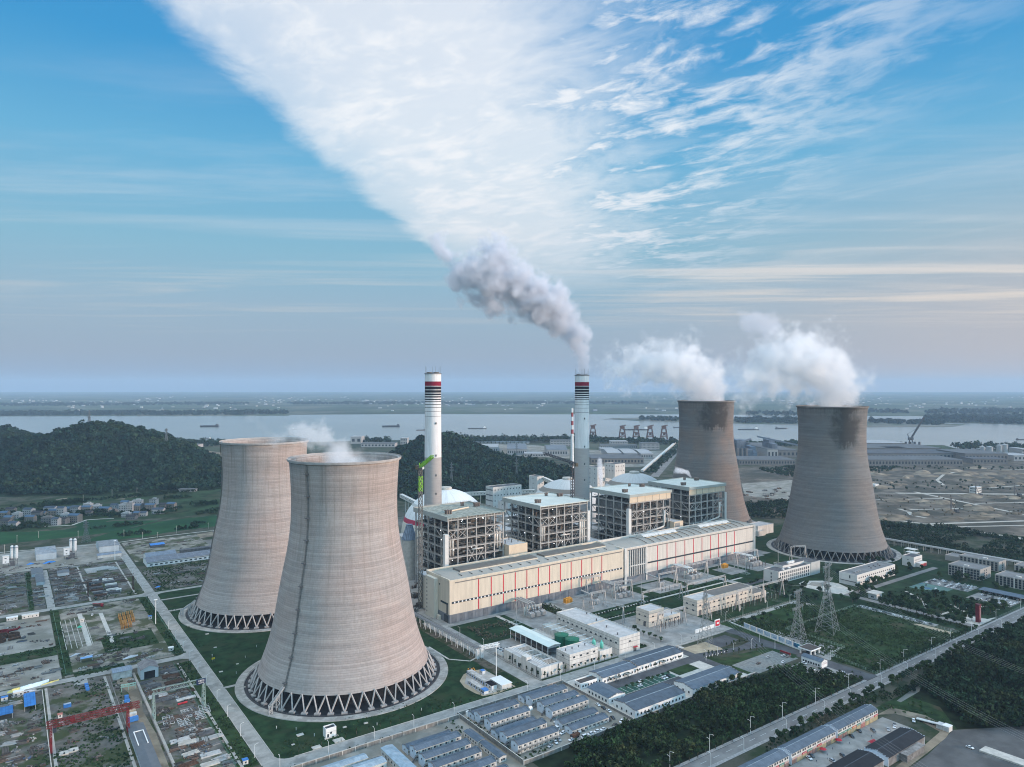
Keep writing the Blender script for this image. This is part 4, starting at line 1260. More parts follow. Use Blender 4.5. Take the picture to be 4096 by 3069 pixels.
 if finished:
  MB().box(x0 - .9,y0 - .9,zt - 9.6,x1 + .9,y0 - .55,zt - 2.0).build('front_cladding',beige,T)
  for k in range(1,6):
   xx = x0 + (x1 - x0) * k / 5.6
   MB().box(xx,y0 - 1.05,zt - 9.4,xx + .5,y0 - .9,zt - 2.2).build('cladding_joint',darksteel,T)
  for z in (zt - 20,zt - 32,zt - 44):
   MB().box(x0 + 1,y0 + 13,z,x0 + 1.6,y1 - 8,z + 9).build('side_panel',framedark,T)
 else:
  rl = MB()
  for hh in (1.0,2.0):
   rl.beam((x0 - o,y1 + o,zt + 1 + hh),(x1 + o,y1 + o,zt + 1 + hh),.15); rl.beam((x1 + o,y0 - o,zt + 1 + hh),(x1 + o,y1 + o,zt + 1 + hh),.15)
  for k in range(26):
   rl.beam((x0 - o + k * (x1 - x0 + 2 * o) / 25,y1 + o,zt + 1),(x0 - o + k * (x1 - x0 + 2 * o) / 25,y1 + o,zt + 3.2),.15)
   rl.beam((x1 + o,y0 - o + k * (y1 - y0 + 2 * o) / 25,zt + 1),(x1 + o,y0 - o + k * (y1 - y0 + 2 * o) / 25,zt + 3.2),.15)
  rl.build('roof_railing',framesteel,T)
 for (vx,vy,vn) in ((x0 + 10,y0 + 20,5),(x1 - 9,y0 + 44,5),(x1 - 20,y0 + 58,2)):
  for k in range(vn):
   m = MB(); m.lathe([(1.0,zt + .5),(1.0,zt + 3.6),(1.35,zt + 3.6),(1.35,zt + 5.0),(.3,zt + 5.4)],10,vx + (k % 3) * 2.6,vy + (k // 3) * 2.8)
   m.build('vent',mat('vent_brown',(0.16,0.12,0.10),0.7,0.2,0.5),T)
 # stair / lift tower
 if tower_left:
  MB().box(x0 - 7.5,y0 - 6,0,x0 - 3.0,y0 - 1.2,zt - 16).build('lift_tower',mat('lift_tower_white',(0.58,0.57,0.54),0.75,0.06,0.1),T)
  st = MB()
  st.lattice((x0 - 1.6,y0 - 3,0),(x0 - 1.6,y0 - 3,zt - 18),2.4,3.0,16,.22)
  for k in range(16): st.box(x0 - 2.9,y0 - 4.5,3 + k * 4.2,x0 - .4,y0 - 1.5,3.2 + k * 4.2)
  st.build('stair',framesteel,T)
 else:
  MB().box(x1 + .8,y0 - 1,0,x1 + 4.6,y0 + 4,zt - 12).build('lift_tower',MATS.get('lift_tower_white') or beige,T)
 for k in range(16 if not finished else 2):
  if r.random() < .6: p = (r.uniform(x0,x1),y0 - 1.0,r.choice(lv) - r.uniform(1.5,3))
  else: p = (x0 - 1.0,r.uniform(y0,y1),r.choice(lv) - r.uniform(1.5,3))
  MB().box(p[0] - .28,p[1] - .2,p[2],p[0] + .28,p[1] + .2,p[2] + .55).build('work_lamp',worklight,T)
 return T
boiler(389,461,'open steel boiler house still without its roof sheets, nearest the cooling towers',False,1,True)
boiler(515,588,'open steel boiler house with pale roof and white ducts, behind the near turbine hall',False,2,False)
boiler(662,738,'boiler house with beige front cladding and a white lift tower at its corner',True,3,True)
boiler(778,854,'boiler house with beige front cladding in front of the farthest cooling tower',True,4,False)

def blockhouse(name,label,cat,x0,y0,x1,y1,h,wallm,roofm,par=0.8,group=None,z0=0.0):
 """flat roofed building: walls with a parapet, the roof slab inside it"""
 T = thing(name,label,cat,(x0,y0,z0),0,group)
 m = MB()
 m.box(x0,y0,z0,x1,y1,h - par)
 t_ = 0.35
 m.box(x0,y0,h - par,x1,y0 + t_,h); m.box(x0,y1 - t_,h - par,x1,y1,h)
 m.box(x0,y0 + t_,h - par,x0 + t_,y1 - t_,h); m.box(x1 - t_,y0 + t_,h - par,x1,y1 - t_,h)
 m.build('wall',wallm,T)
 MB().box(x0 + t_,y0 + t_,h - par,x1 - t_,y1 - t_,h - par + 0.12).build('roof',roofm,T)
 return T
t = blockhouse('service_block','windowless beige block between the first two boiler houses','building',463,655,489,690,50,beige,greyroof)
for k in range(5): MB().lathe([(.5,49.4),(.5,52),(.9,52),(.9,52.8)],8,467 + k * 4.5,668 + (k % 2) * 12).build('vent',darksteel,t)
t = blockhouse('service_block','windowless beige block between the two boiler houses with lift tower and dark cap','building',737.5,655,755,690,46,beige,greyroof)
MB().box(739,654.7,36,748,655,44).build('louvre',stripes_mat('louvre_grey',(.32,.31,.29),(.2,.2,.19),2,.8,.6),t)
blockhouse('switch_building','small pale flat roofed building beside the third boiler house','building',596,668,618,690,34,offwhite,greyroof)

# ------------------------------------------------------------------ coal store domes, silo, galleries, transfer towers
def dome_mat(name,bands,base):
 m = bpy.data.materials.new(name); m.use_nodes = True
 t = NT(m.node_tree)
 tc = t.n('ShaderNodeTexCoord').outputs['Object']
 sp = t.n('ShaderNodeSeparateXYZ',i={0: tc}); z = sp.outputs[2]
 ang = t.m('ARCTAN2',sp.outputs[1],sp.outputs[0])
 n1 = t.noise(t.n('ShaderNodeCombineXYZ',i={0: t.m('MULTIPLY',ang,14.0),1: 0.0,2: t.m('MULTIPLY',z,0.03)}).outputs[0],1.0,5,0.65)
 c = t.mix(t.ss(n1,0.45,0.75),tuple(base) + (1,),tuple(x * 0.72 for x in base) + (1,))
 for lo,hi,col in bands:
  c = t.mix(t.m('MULTIPLY',t.m('GREATER_THAN',z,lo),t.m('LESS_THAN',z,hi)),c,tuple(col) + (1,))
 b = t.n('ShaderNodeBsdfPrincipled',i={'Base Color': c,'Roughness': 0.55})
 t.n('ShaderNodeOutputMaterial',i={'Surface': b})
 return m
def dome(x,y,label,m,R=65,wall=20,hgt=56,yl=0):
 T = thing('coal_dome',label,'coal dome',(x,y,0)); OFF[T.name] = Vector((0,0,0))
 pr = [(R * math.cos(a),wall + hgt * math.sin(a)) for a in [math.pi / 2 * k / 18 for k in range(18)]]
 MB().lathe([(R,0)] + pr,72).build('shell',m,T,smooth=True)
 rt,zt_ = pr[-1]
 MB().lathe([(9,zt_ - 2),(9,zt_ + 2.2),(8,zt_ + 3.2),(.5,zt_ + 3.6)],32).build('cap',lightcon,T)
 return T
dome(523,900,'smooth white coal dome with a red stripe, behind the idle chimney',dome_mat('dome_white',[(36,42,(.36,.015,.05)),(58,61,(.42,.44,.42)),(0,36,(.58,.54,.46))],(.68,.71,.70)),64,18,62)
dome(759,905,'weathered white coal dome with a grey ring, behind the smoking chimney',dome_mat('dome_ring',[(58,64,(.17,.155,.13))],(.52,.54,.53)))
dome(909,900,'weathered white coal dome with a grey ring, behind the clad boiler houses',MATS.get('x') or dome_mat('dome_ring_far',[(57,63,(.17,.155,.13))],(.46,.485,.485)),66,16,60)
T = thing('ash_silo','round silo with a blue grey conical roof beside the red striped dome','silo',(*DP(1637,850),0)); OFF[T.name] = Vector((0,0,0))
MB().lathe([(8.6,0),(8.6,47)],32,cap1=False).build('wall',lightcon,T)
MB().lathe([(9.2,47),(4.0,63),(4.0,64.5),(.3,65)],32).build('roof',stripes_mat('silo_roof_blue',(.22,.28,.36),(.14,.18,.24),0,2.0,.7),T)
def gallery(p,q,z0,z1,wdt,hgt,label,nleg):
 p,q = Vector(p),Vector(q)
 T = thing('conveyor_gallery',label,'conveyor',(p.x,p.y,0))
 d = (q - p); L = d.length; d /= L
 a,b = (p.x,p.y,z0 + hgt / 2),(q.x,q.y,z1 + hgt / 2)
 MB().beam(a,b,wdt,hgt).build('gallery_box',mat('gallery_cream',(0.55,0.53,0.48),0.8,0.06,0.1),T)
 MB().beam((p.x,p.y,z0 + hgt + .25),(q.x,q.y,z1 + hgt + .25),wdt + .8,.5).build('roof',offwhite,T)
 wm = MB(); n = Vector((d.y,-d.x))
 for k in range(int(L / 6)):
  f = (k + .5) * 6 / L; c = p.lerp(q,f); z = z0 + (z1 - z0) * f + hgt * .42
  for sgn in (1,-1):
   e = c + n * sgn * (wdt / 2 + .04)
   wm.beam((e.x - d.x * .9,e.y - d.y * .9,z + .6),(e.x + d.x * .9,e.y + d.y * .9,z + .6),.12,1.3)
 wm.build('window_row',glass,T)
 for k in range(nleg):
  f = (k + .7) / nleg; c = p.lerp(q,f); z = z0 + (z1 - z0) * f
  m = MB()
  for s_ in (-1,1):
   e = c + n * s_ * wdt * .45; g = c + n * s_ * wdt * .7
   m.beam((g.x,g.y,0),(e.x,e.y,z),.8)
  m.beam((*(c + n * wdt * .5),z * .5),(*(c - n * wdt * .5),z * .5),.5)
  m.build('trestle',lightcon,T)
def block_at(px0,px1,py_top,d,dep,label,name='transfer_tower',cat='tower',nw=3,rows=3,wm=offwhite):
 """upright block whose front left corner stands in column px0 at depth d"""
 x0,y0 = DP(px0,d)
 ztop = H - (py_top - YH) * d / FPX
 t1 = (px1 - CX) / FPX
 # extend along +x until the column px1 is reached
 x1 = y0 * (FW[0] + RT[0] * t1) / (FW[1] + RT[1] * t1)
 T = blockhouse(name,label,cat,x0,y0,x1,y0 + dep,ztop,wm,darkroof)
 for k in range(rows):
  windows(T,'-y',y0,x0 + 1,x1 - 1,[ztop - 6 - k * 9],nw,1.7,2.0,glass)
  windows(T,'-x',x0,y0 + 1,y0 + dep - 1,[ztop - 6 - k * 9],nw - 1,1.7,2.0,glass)
 return T
block_at(2149,2176,1907,1330,26,'white conveyor transfer tower with small windows, in front of the wooded hill',nw=2,rows=3)
block_at(2390,2419,1869,1400,30,'tall white transfer tower with small windows, right of the smoking chimney',nw=3,rows=4)
block_at(2459,2500,1857,1420,30,'square white crusher tower behind the farther coal dome',nw=4,rows=2)
gallery(DP(1852,1300),DP(2140,1310),29,33,5,6,'long cream conveyor gallery with a row of small windows, below the hill',7)
gallery(DP(1604,1250),DP(1676,1180),34,30,5,6,'short cream conveyor gallery left of the idle chimney',2)
gallery(DP(2176,1340),DP(2240,1300),52,44,5,6,'short gallery joining the transfer tower to a dome',1)
gallery(DP(2419,1410),DP(2459,1425),42,36,5,6,'short gallery between two white towers',1)
gallery(A4(372,1085),A4(690,812),2,4,7,4.5,'long straight conveyor gallery running to the river wharf',14)
T = block_at(1972,2086,1950,1180,22,'white five storey office block behind the first two boiler houses','office_block','building',nw=9,rows=5)
t = block_at(2030,2070,2010,1080,26,'plain pale precipitator block behind the first two boiler houses','precipitator_block','building',nw=2,rows=2)
for k,(px,d,w_,dp_,h_,lab) in enumerate(((2010,960,40,60,34,'grey filter house behind the first boiler house'),(2075,1000,34,50,40,'grey filter house between the first two boiler houses'),
       (2400,980,36,70,30,'grey filter house at the foot of the smoking chimney'),(1640,960,40,50,22,'low grey shed beside the silo'))):
 x,y = DP(px,d)
 blockhouse('filter_house',lab,'building',x,y,x + w_,y + dp_,h_,lightcon,greyroof)
dk = thing('flue_duct','big grey flue duct with pipework at the foot of the smoking chimney','duct',(620,745,0))
dm = MB(); dm.box(612,742,20,640,790,29); dm.build('duct',concrete,dk)
for k in range(5): MB().tube([(600 + k * 6,742,0),(600 + k * 6,742,26 + 3 * (k % 3)),(604 + k * 6,746,32 + 3 * (k % 3)),(612 + k * 6,760,30)],2.0,10).build('pipe',lagging,dk,smooth=True)
for k in range(4): MB().box(614 + k * 8,744,0,615 + k * 8,745,20).build('trestle',darksteel,dk)
# debris, scaffolds and small plant in the construction ground behind and beside the first hall
scrap = [palette_mat('scrap_dark',[(.06,.055,.05),(.10,.09,.08),(.045,.04,.04),(.13,.11,.095),(.08,.06,.05)]),palette_mat('scrap_rusty',[(.13,.075,.05),(.09,.06,.045),(.17,.11,.08),(.07,.06,.055)]),
         palette_mat('scrap_grey',[(.22,.22,.21),(.16,.155,.15),(.30,.29,.28),(.12,.12,.12)]),palette_mat('scrap_pale',[(.42,.42,.41),(.34,.34,.33),(.50,.50,.49),(.26,.26,.25)]),palette_mat('scrap_mixed',[(.20,.19,.17),(.10,.10,.095),(.34,.33,.31),(.06,.11,.2),(.16,.13,.10),(.09,.085,.08),(.25,.24,.22)])]
def litter(name,x0,y0,x1,y1,n,seed,m=None,smax=1.7,hmax=1.0,rods=0.5,holes=()):
 """heaps and rows of loose scrap, each heap of one sort: far too many small pieces to count"""
 r = random.Random(seed); b = MB(); k = 0; t_ = 0
 while k < n and t_ < n * 3:
  t_ += 1
  cx,cy = r.uniform(x0,x1),r.uniform(y0,y1); a = r.choice((0,0,0,math.pi / 2)) + r.gauss(0,.10)
  if any(p - 2 < cx < q + 2 and e - 2 < cy < f + 2 for p,e,q,f in holes): continue
  mi = r.choice((0,0,0,1,1,2,2,3,4)); L,W_ = r.uniform(4,11),r.uniform(1.5,4.5); ca,sa = math.cos(a),math.sin(a); row_ = r.random() < rods
  cnt = r.randrange(9,26)
  for q in range(cnt):
   if row_: u,v = r.gauss(0,.6),(q / cnt - .5) * W_ * 1.6
   else: u,v = r.gauss(0,L * .3),r.gauss(0,W_ * .4)
   x,y = cx + u * ca - v * sa,cy + u * sa + v * ca
   if not (x0 < x < x1 and y0 < y < y1): continue
   if row_: b.rbox(x,y,.05,L * r.uniform(.7,1),r.uniform(.15,.32),r.uniform(.2,.7),a + r.gauss(0,.03),mi)
   else: b.rbox(x,y,.05,r.uniform(.3,smax),r.uniform(.25,smax * .7),r.uniform(.15,hmax),a + r.gauss(0,.5),mi)
  k += cnt
 o = b.build(name,scrap); o['kind'] = 'stuff'
 return o
litter('scrap_litter',345,640,392,740,260,90,smax=4,hmax=5)
litter('scrap_litter',330,640,345,740,120,91,smax=3,hmax=4)


# ------------------------------------------------------------------ tower cranes
def tower_crane(px,d,ztop,jib_px,jib_py,jd,label,mcol,mmast,luff):
 x,y = DP(px,d)
 T = thing('tower_crane',label,'tower crane',(x,y,0))
 m = MB(); m.lattice((x,y,0),(x,y,ztop),3.2,3.2,int(ztop / 3.4),.34); m.build('mast',mmast,T)
 m = MB(); m.rbox(x,y,ztop,4.6,4.6,1.4,.4); m.lathe([(2.2,ztop - 1),(2.2,ztop + 1.5)],16,x,y); m.build('slewing_ring',darksteel,T)
 ex,ey = DP(jib_px,jd); ez = H - (jib_py - YH) * jd / FPX
 m = MB(); m.lattice((x,y,ztop + 2.6),(ex,ey,ez),2.4,2.4,18,.36); m.build('jib',mcol,T)
 v = Vector((x - ex,y - ey)); v.normalize()
 bl = 11
 m = MB(); m.lattice((x,y,ztop + 2.2),(x + v.x * bl,y + v.y * bl,ztop + 2.2),2.4,1.6,4,.34); m.build('counter_jib',mcol if not luff else darksteel,T)
 m = MB(); m.rbox(x + v.x * bl,y + v.y * bl,ztop - 1.2,4.2,3.2,4.2,math.atan2(v.y,v.x)); m.build('counterweight',mat('counterweight',(.10,.08,.05),.8,.3,.6),T)
 m = MB(); m.rbox(x - v.x * 2.6 + v.y * 1.8,y - v.y * 2.6 - v.x * 1.8,ztop + .2,2.2,2.0,2.6,math.atan2(v.y,v.x)); m.build('cab',glass if not luff else white,T)
 if luff:
  m = MB(); m.beam((x + v.x * 3,y + v.y * 3,ztop + 1),(x + v.x * 4,y + v.y * 4,ztop + 6),.5); m.beam((x + v.x * 4,y + v.y * 4,ztop + 6),(ex * .8 + x * .2,ey * .8 + y * .2,ez * .8 + (ztop + 2) * .2),.18)
  m.build('luffing_frame',mcol,T)
 else:
  hx,hy = ex * .52 + x * .48,ey * .52 + y * .48; hz = ez * .52 + ztop * .48
  m = MB(); m.beam((hx,hy,hz),(hx,hy,hz - 7),.25); m.rbox(hx,hy,hz - 8.6,1.0,1.0,1.8); m.build('hook_block',darksteel,T)
 return T
lime = mat('lime_paint',(0.22,0.50,0.03),0.5,0.1,0.3)
ink = mat('blue_black_paint',(0.018,0.024,0.035),0.5,0.2,0.3)
TC1 = tower_crane(1682,735,144,1730,1826,700,'lime green luffing tower crane beside the idle chimney',lime,mat('crane_mast_grey',(.15,.15,.14),.7,.3,.3),True)
tc1x,tc1y = DP(1682,735)
m = MB(); m.lattice((tc1x,tc1y,121),(tc1x,tc1y,137),3.3,3.3,6,.4); m.build('mast_section',lime,TC1)
tower_crane(2290,905,130,2174,1813,990,'blue black hammerhead tower crane in front of the smoking chimney',ink,ink,False)

# ------------------------------------------------------------------ buildings between the hall and the prefab camps
def mid_building(label,x0,y0,x1,y1,h,zs,nf,ns,name='plant_building',roofm=greyroof,wallm=offwhite,bands=True,cat='building',ww=2.2,hh=1.3):
 T = blockhouse(name,label,cat,x0,y0,x1,y1,h,wallm,roofm)
 windows(T,'-y',y0,x0 + 1,x1 - 1,zs,nf,ww,hh,glass)
 windows(T,'-x',x0,y0 + 1,y1 - 1,zs,ns,ww,hh,glass)
 if bands:
  for z in [h * .3,h * .58,h * .8]:
   MB().box(x0 - .05,y0 - .05,z,x1,y0,z + .28).build('band_course',mat('band_course_grey',(.20,.20,.20),.8),T)
   MB().box(x0 - .05,y0,z + .003,x0,y1,z + .283).build('band_course',MATS['band_course_grey'],T)
 return T
def door(T,face,wall,a,wd,hg,m=None,name='door'):
 return window(T,a if face[1] == 'y' else wall - .04,wall - .04 if face[1] == 'y' else a,.05,wd,hg,face,m or glass,name,.2)
t = mid_building('longest pale flat roofed building beside the two green tanks',426.5,440,451,525,15.2,[9.2],1,13)
door(t,'-y',440,445,3.5,3.6,darksteel,'door'); MB().box(442.6,438.2,3.9,447.4,440,4.3).build('door_canopy',redpaint,t)
MB().box(426.5,481,14.4,451,482,15.6).build('roof_joint',lightcon,t)
for k in range(4): MB().lathe([(.5,14.4),(.5,15.8),(.9,15.9),(.2,16.5)],8,432 + k * 5,448 + k * 19).build('vent',darksteel,t)
t = mid_building('two storey pale building with eight front windows beside the filter basins',372,441,403,458,12.4,[2.6,8.6],4,1)
for k in range(4): MB().lathe([(.4,11.6),(.4,13),(.8,13.1),(.2,13.6)],8,376 + k * 7,451).build('vent',darksteel,t)
t = blockhouse('filter_building','low pale water treatment building with open basins in its roof','building',342.5,441,364.5,492,8.2,offwhite,greyroof,1.0)
for k in range(4):
 y = 446 + k * 11
 MB().box(354,y,7.3,362.5,y + 7,7.75).build('basin_water',mat('basin_water',(.03,.035,.035),.3),t)
 rl = MB(); rl.box(353.4,y - .6,7.3,354,y + 7.6,8.1); rl.box(362.5,y - .6,7.3,363.1,y + 7.6,8.1)
 for q in range(5): rl.box(354,y + q * 1.7,7.8,362.5,y + .35 + q * 1.7,8.05)
 rl.build('basin_edge',lightcon,t)
pp = MB()
for q in range(3): pp.tube([(347 + q * 2,444,8.6),(347 + q * 2,489,8.6)],.22,6)
pp.build('roof_pipe',white,t)
for (px_,py_) in ((342.1,479),(342.1,446),(360,440.6)):
 MB().tube([(px_,py_,.2),(px_,py_,7.4),(px_ + 1,py_ + .6,8.4)],.35,8).build('downpipe',darksteel,t)
door(t,'-y',441,349,1.6,2.6); door(t,'-x',342.5,470,3,3); MB().box(342.5,460,8.2,347.5,467,10.6).build('stair_head',offwhite,t)
t = thing('canopy_shed','open sided steel shed with a long pale mint roof','shed',(374,472,0))
g = MB(); g.gable(374.5,472,388,529,8.6,9.6,'y'); g.build('roof',mat('mint_roof',(.55,.63,.60),.7,.05,.1),t)
for j in range(8):
 for xx in (375,387.4): MB().box(xx - .25,473 + j * 7.8,0,xx + .25,473.5 + j * 7.8,8.6).build('post',white,t)
MB().box(374.6,472.2,7.2,387.8,472.6,8.6).build('end_truss',steel,t)
MB().box(374.8,473,3.4,387.6,528,3.7).build('deck',darksteel,t)
mm = MB()
for j in range(9): mm.box(377 + (j % 2) * 5,475 + j * 6,0,380 + (j % 2) * 5,479 + j * 6,3)
mm.build('machinery',darksteel,t)
for x,y,lab in ((400,485.5,'big dark green storage tank, the one nearer the turbine hall'),(401,472.2,'big dark green storage tank, the one nearer the prefab camps')):
 t = thing('storage_tank',lab,'tank',(x,y,0),0,'green storage tanks'); OFF[t.name] = Vector((0,0,0))
 MB().lathe([(6.1,0),(6.1,10.2),(6.3,10.2),(6.3,10.5),(0.4,11.9)],40).build('shell',greentank,t)
 rl = MB()
 for k in range(24):
  a,b = 2 * math.pi * k / 24,2 * math.pi * (k + 1) / 24
  rl.beam((6.2 * math.cos(a),6.2 * math.sin(a),11.5),(6.2 * math.cos(b),6.2 * math.sin(b),11.5),.12); rl.beam((6.2 * math.cos(a),6.2 * math.sin(a),10.4),(6.2 * math.cos(a),6.2 * math.sin(a),11.5),.1)
 rl.build('railing',greentank,t)
t = blockhouse('tank_building','small pale block carrying two mint green pressure vessels','building',405,441,419,458,8.1,offwhite,lightcon)
blockhouse('low_roofed_basin','long low pale basin building behind the green tanks','building',410,466,421.5,526,6.4,offwhite,lightcon)
blockhouse('low_roofed_basin','square low pale roof between mint shed and green tanks','building',391,490,399,521,6.2,offwhite,lightcon)
pw = thing('pipe_bridge','white pipe runs crossing the long low basin roof','pipes',(411,470,6.4))
for k in range(6): MB().tube([(404,470 + k * 9,7.6),(424,471 + k * 9,7.6)],.3,6).build('pipe',white,pw)
mint = mat('mint_vessel',(.13,.50,.40),.5,.08,.3)
for x,y,lab in ((409,453,'mint green pressure vessel, the one nearer the dark green tanks'),(411.5,446,'mint green pressure vessel nearest the inner road')):
 t = thing('pressure_vessel',lab,'vessel',(x,y,7.4),0,'mint pressure vessels'); OFF[t.name] = Vector((0,0,0))
 MB().lathe([(1.5,.8),(1.6,4.6),(1.2,5.6),(.5,6.0),(.45,7.0)],20,cap0=True).build('body',mint,t,smooth=True)
 for a in range(3): MB().beam((1.2 * math.cos(a * 2.1),1.2 * math.sin(a * 2.1),0),(1.2 * math.cos(a * 2.1),1.2 * math.sin(a * 2.1),1),.3).build('leg',mint,t)
t = thing('chiller_plant','cluster of white cooling units on a platform beside the pipe rack','cooling units',(343,496,0))
MB().box(342,494,0,358,506,1.0).build('platform',concrete,t)
for k in range(10):
 x,y = 343 + (k % 4) * 3.7,495 + (k // 4) * 3.8
 MB().box(x,y,1,x + 3,y + 3,4.2).build('unit',white,t)
 MB().lathe([(1.1,4.2),(1.1,4.8)],12,x + 1.5,y + 1.5).build('fan',darksteel,t)
# pipe rack along the tower lawn
t = thing('pipe_rack','long pipe rack on white legs between nearest cooling tower and turbine hall','pipe rack',(325,505,0))
pr_ = MB()
for dx in (-1.6,-.8,0,.8,1.6): pr_.tube([(325 + dx,505,8.3),(325 + dx,640,8.3)],.33,6)
pr_.build('pipe_run',mat('pipe_dark_grey',(.20,.20,.205),.6,.2,.5),t)
g = MB()
for k in range(28): g.box(322.9,505 + k * 4.9,7.6,327.1,505.3 + k * 4.9,7.9)
g.box(322.7,505,7.3,322.95,640,7.9); g.box(327.05,505,7.3,327.3,640,7.9)
g.build('girder',steel,t)
for k in range(14):
 y = 506 + k * 9.7
 l = MB(); l.beam((323,y,0),(323,y,7.6),.3); l.beam((327,y,0),(327,y,7.6),.3)
 if k % 3 == 0: l.beam((323,y,7.3),(323,y + 4,.2),.3); l.beam((327,y,7.3),(327,y + 4,.2),.3)
 l.build('leg',white,t)
x = MB(); x.lattice((327,505,8.4),(345,503,8.4),3,2.2,5,.3); x.build('cross_bridge',white,t)
for q in ((324,504),(328,504)):
 x = MB(); x.lattice((*q,0),(*q,8),1.6,1.6,3,.28); x.build('pylon',white,t)
# site cabins beside the tower lawn
sandring = sheet('bare_earth',[(286,449),(285,462),(288,474),(297,483),(305,486),(317,483),(316,478),(318,441),(300,438.5),(288,441)],sand,0.10)
sheet('cabin_yard',[(289,442),(289,468),(298,480),(316,477),(316,441)],concrete,0.13)
cabinwhite = mat('cabin_white',(.62,.63,.62),.7,.1,.4)
def cabin(label,x0,y0,x1,y1,h,roofm,n,group='site cabins by the tower lawn'):
 T = thing('site_cabin',label,'cabin',(x0,y0,.1),0,group)
 MB().box(x0,y0,.1,x1,y1,h).build('wall',cabinwhite,T)
 MB().box(x0 - .15,y0 - .15,h,x1 + .15,y1 + .15,h + .25).build('roof',roofm,T)
 for k in range(n + 1):
  yy = y0 + (y1 - y0) * k / n
  MB().box(x0 - .06,yy - .2,.1,x0 - .003,yy + .2,h).build('blue_post',bluepaint,T)
 for k in range(n): window(T,x0 - .03,y0 + (y1 - y0) * (k + .5) / n,1.1,1.5,1.2,'-x',glass)
 return T
worn = mat('worn_cabin_roof',(.40,.39,.37),.9,.3,.35)
cabin('row of white cabins with blue posts and worn grey roof, nearer the cooling tower',290,447,294,465,3.0,worn,5)
bc = cabin('blue fronted cabin at the road end of the near cabin row',290,442.5,294,447,3.1,bluepaint,2)
MB().box(290,442.42,2.3,294,442.48,3.1).build('sign_board',bluepaint,bc)
cabin('longer row of white cabins with blue posts and worn grey roof',299,455,303.5,481,3.2,worn,8)
cabin('cabin with a black roof at the end of the longer cabin row',299,446,304,454.6,3.2,mat('black_felt',(.012,.013,.018),.9),2)
cabin('small blue roofed hut behind the longer cabin row',309,474,312,477.5,2.8,bluepaint,1)
t = thing('store_shed','shed with a plain white roof beside the black roofed cabin','shed',(305,444,0))
MB().box(305.5,441.5,.1,314.5,457,3.6).build('wall',offwhite,t); MB().box(305,441,3.6,315,457.5,3.85).build('roof',mat('white_sheet_roof',(.66,.69,.69),.6,.05,.2),t)
t = thing('excavator','small yellow excavator parked behind the cabins','excavator',(305,485,0))
MB().box(303.6,483.8,0,304.3,487.4,.8).build('track',black,t); MB().box(305.7,483.8,0,306.4,487.4,.8).build('track',black,t)
MB().box(303.6,484,.9,306.4,487.4,2.0).build('body',yellowpaint,t); MB().box(303.8,484,2.0,304.9,485.6,3.1).build('cab',glass,t)
MB().tube([(305.4,484.4,1.6),(305.6,481.5,4.0),(305.8,479.2,2.2)],.28,6).build('arm',yellowpaint,t); MB().box(305.3,478.6,.9,306.3,479.6,2.2).build('bucket',darksteel,t)

# ------------------------------------------------------------------ transformers, gantries, switchyard
ceramic = mat('insulator_brown',(.05,.04,.04),.5,.2,.5)
def transformer(x,y,label,dark):
 T = thing('transformer',label,'transformer',(x,y,.1),0,'main transformers in front of the halls'); OFF[T.name] = Vector((0,0,0))
 c = steel
 for k in range(3):
  ox = -9 + k * 7
  MB().box(ox,-4,0,ox + 5,3,5).build('tank',c,T)
  fn = MB()
  for q in range(7): fn.box(ox + .2 + q * .68,-6,.6,ox + .55 + q * .68,-4,4.4)
  fn.build('radiator',c,T)
  for q in range(3): MB().lathe([(.28,5),(.42,5.6),(.25,6.4),(.4,7.0),(.2,9.4)],8,ox + 1 + q * 1.5,-1 - q * .4).build('bushing',ceramic,T)
  MB().tube([(ox + .5,2.2,6.2),(ox + 4.6,2.2,6.2)],.7,8).build('conservator',c,T)
 MB().box(-11,4,0,12,4.5,9).build('fire_wall',lightcon,T)
 duct = MB()
 for q in range(3): duct.tube([(-6 + q * 3.6,3,12 - q * .2),(-6 + q * 3.6,26,12 - q * .2)],.85,8)
 for q in range(3): duct.tube([(-6 + q * 3.6,3,12 - q * .2),(-6 + q * 3.6,1.6,10.5),(-6 + q * 3.6,1.2,7)],.85,8)
 duct.build('bus_duct',steel if dark else white,T)
 for q in range(3):
  l = MB(); l.beam((-8,8 + q * 8,0),(-5,8 + q * 8,11),.4); l.beam((4,8 + q * 8,0),(1,8 + q * 8,11),.4); l.beam((-6,8 + q * 8,10.8),(3,8 + q * 8,10.8),.4); l.build('support',steel,T)
 return T
transformer(432,566,'transformer bank under triple grey ducts nearest the cooling towers',True)
transformer(548,562,'transformer bank under grey ducts where the two hall halves meet',True)
transformer(670,566,'transformer bank under white ducts beside the yellow box farther along',False)
transformer(782,562,'transformer bank under white ducts at the far end of the halls',False)
def yellow_tank(x,y,label):
 T = thing('standby_transformer',label,'transformer',(x,y,.1)); OFF[T.name] = Vector((0,0,0))
 MB().box(-5.5,-3,0,5.5,3,.6).build('plinth',lightcon,T)
 MB().box(-4.4,-2.2,.6,4.4,2.2,5.2).build('tank',yellowpaint,T)
 for q in range(5): MB().box(-4.2 + q * 1.9,-2.7,1.0,-3.4 + q * 1.9,-2.2,4.6).build('radiator',yellowpaint,T)
 MB().tube([(-3,0,5.9),(3,0,5.9)],.6,8).build('conservator',yellowpaint,T)
yellow_tank(485,578,'bright yellow transformer box in front of the near hall'); yellow_tank(739,574,'bright yellow transformer box in front of the far hall')
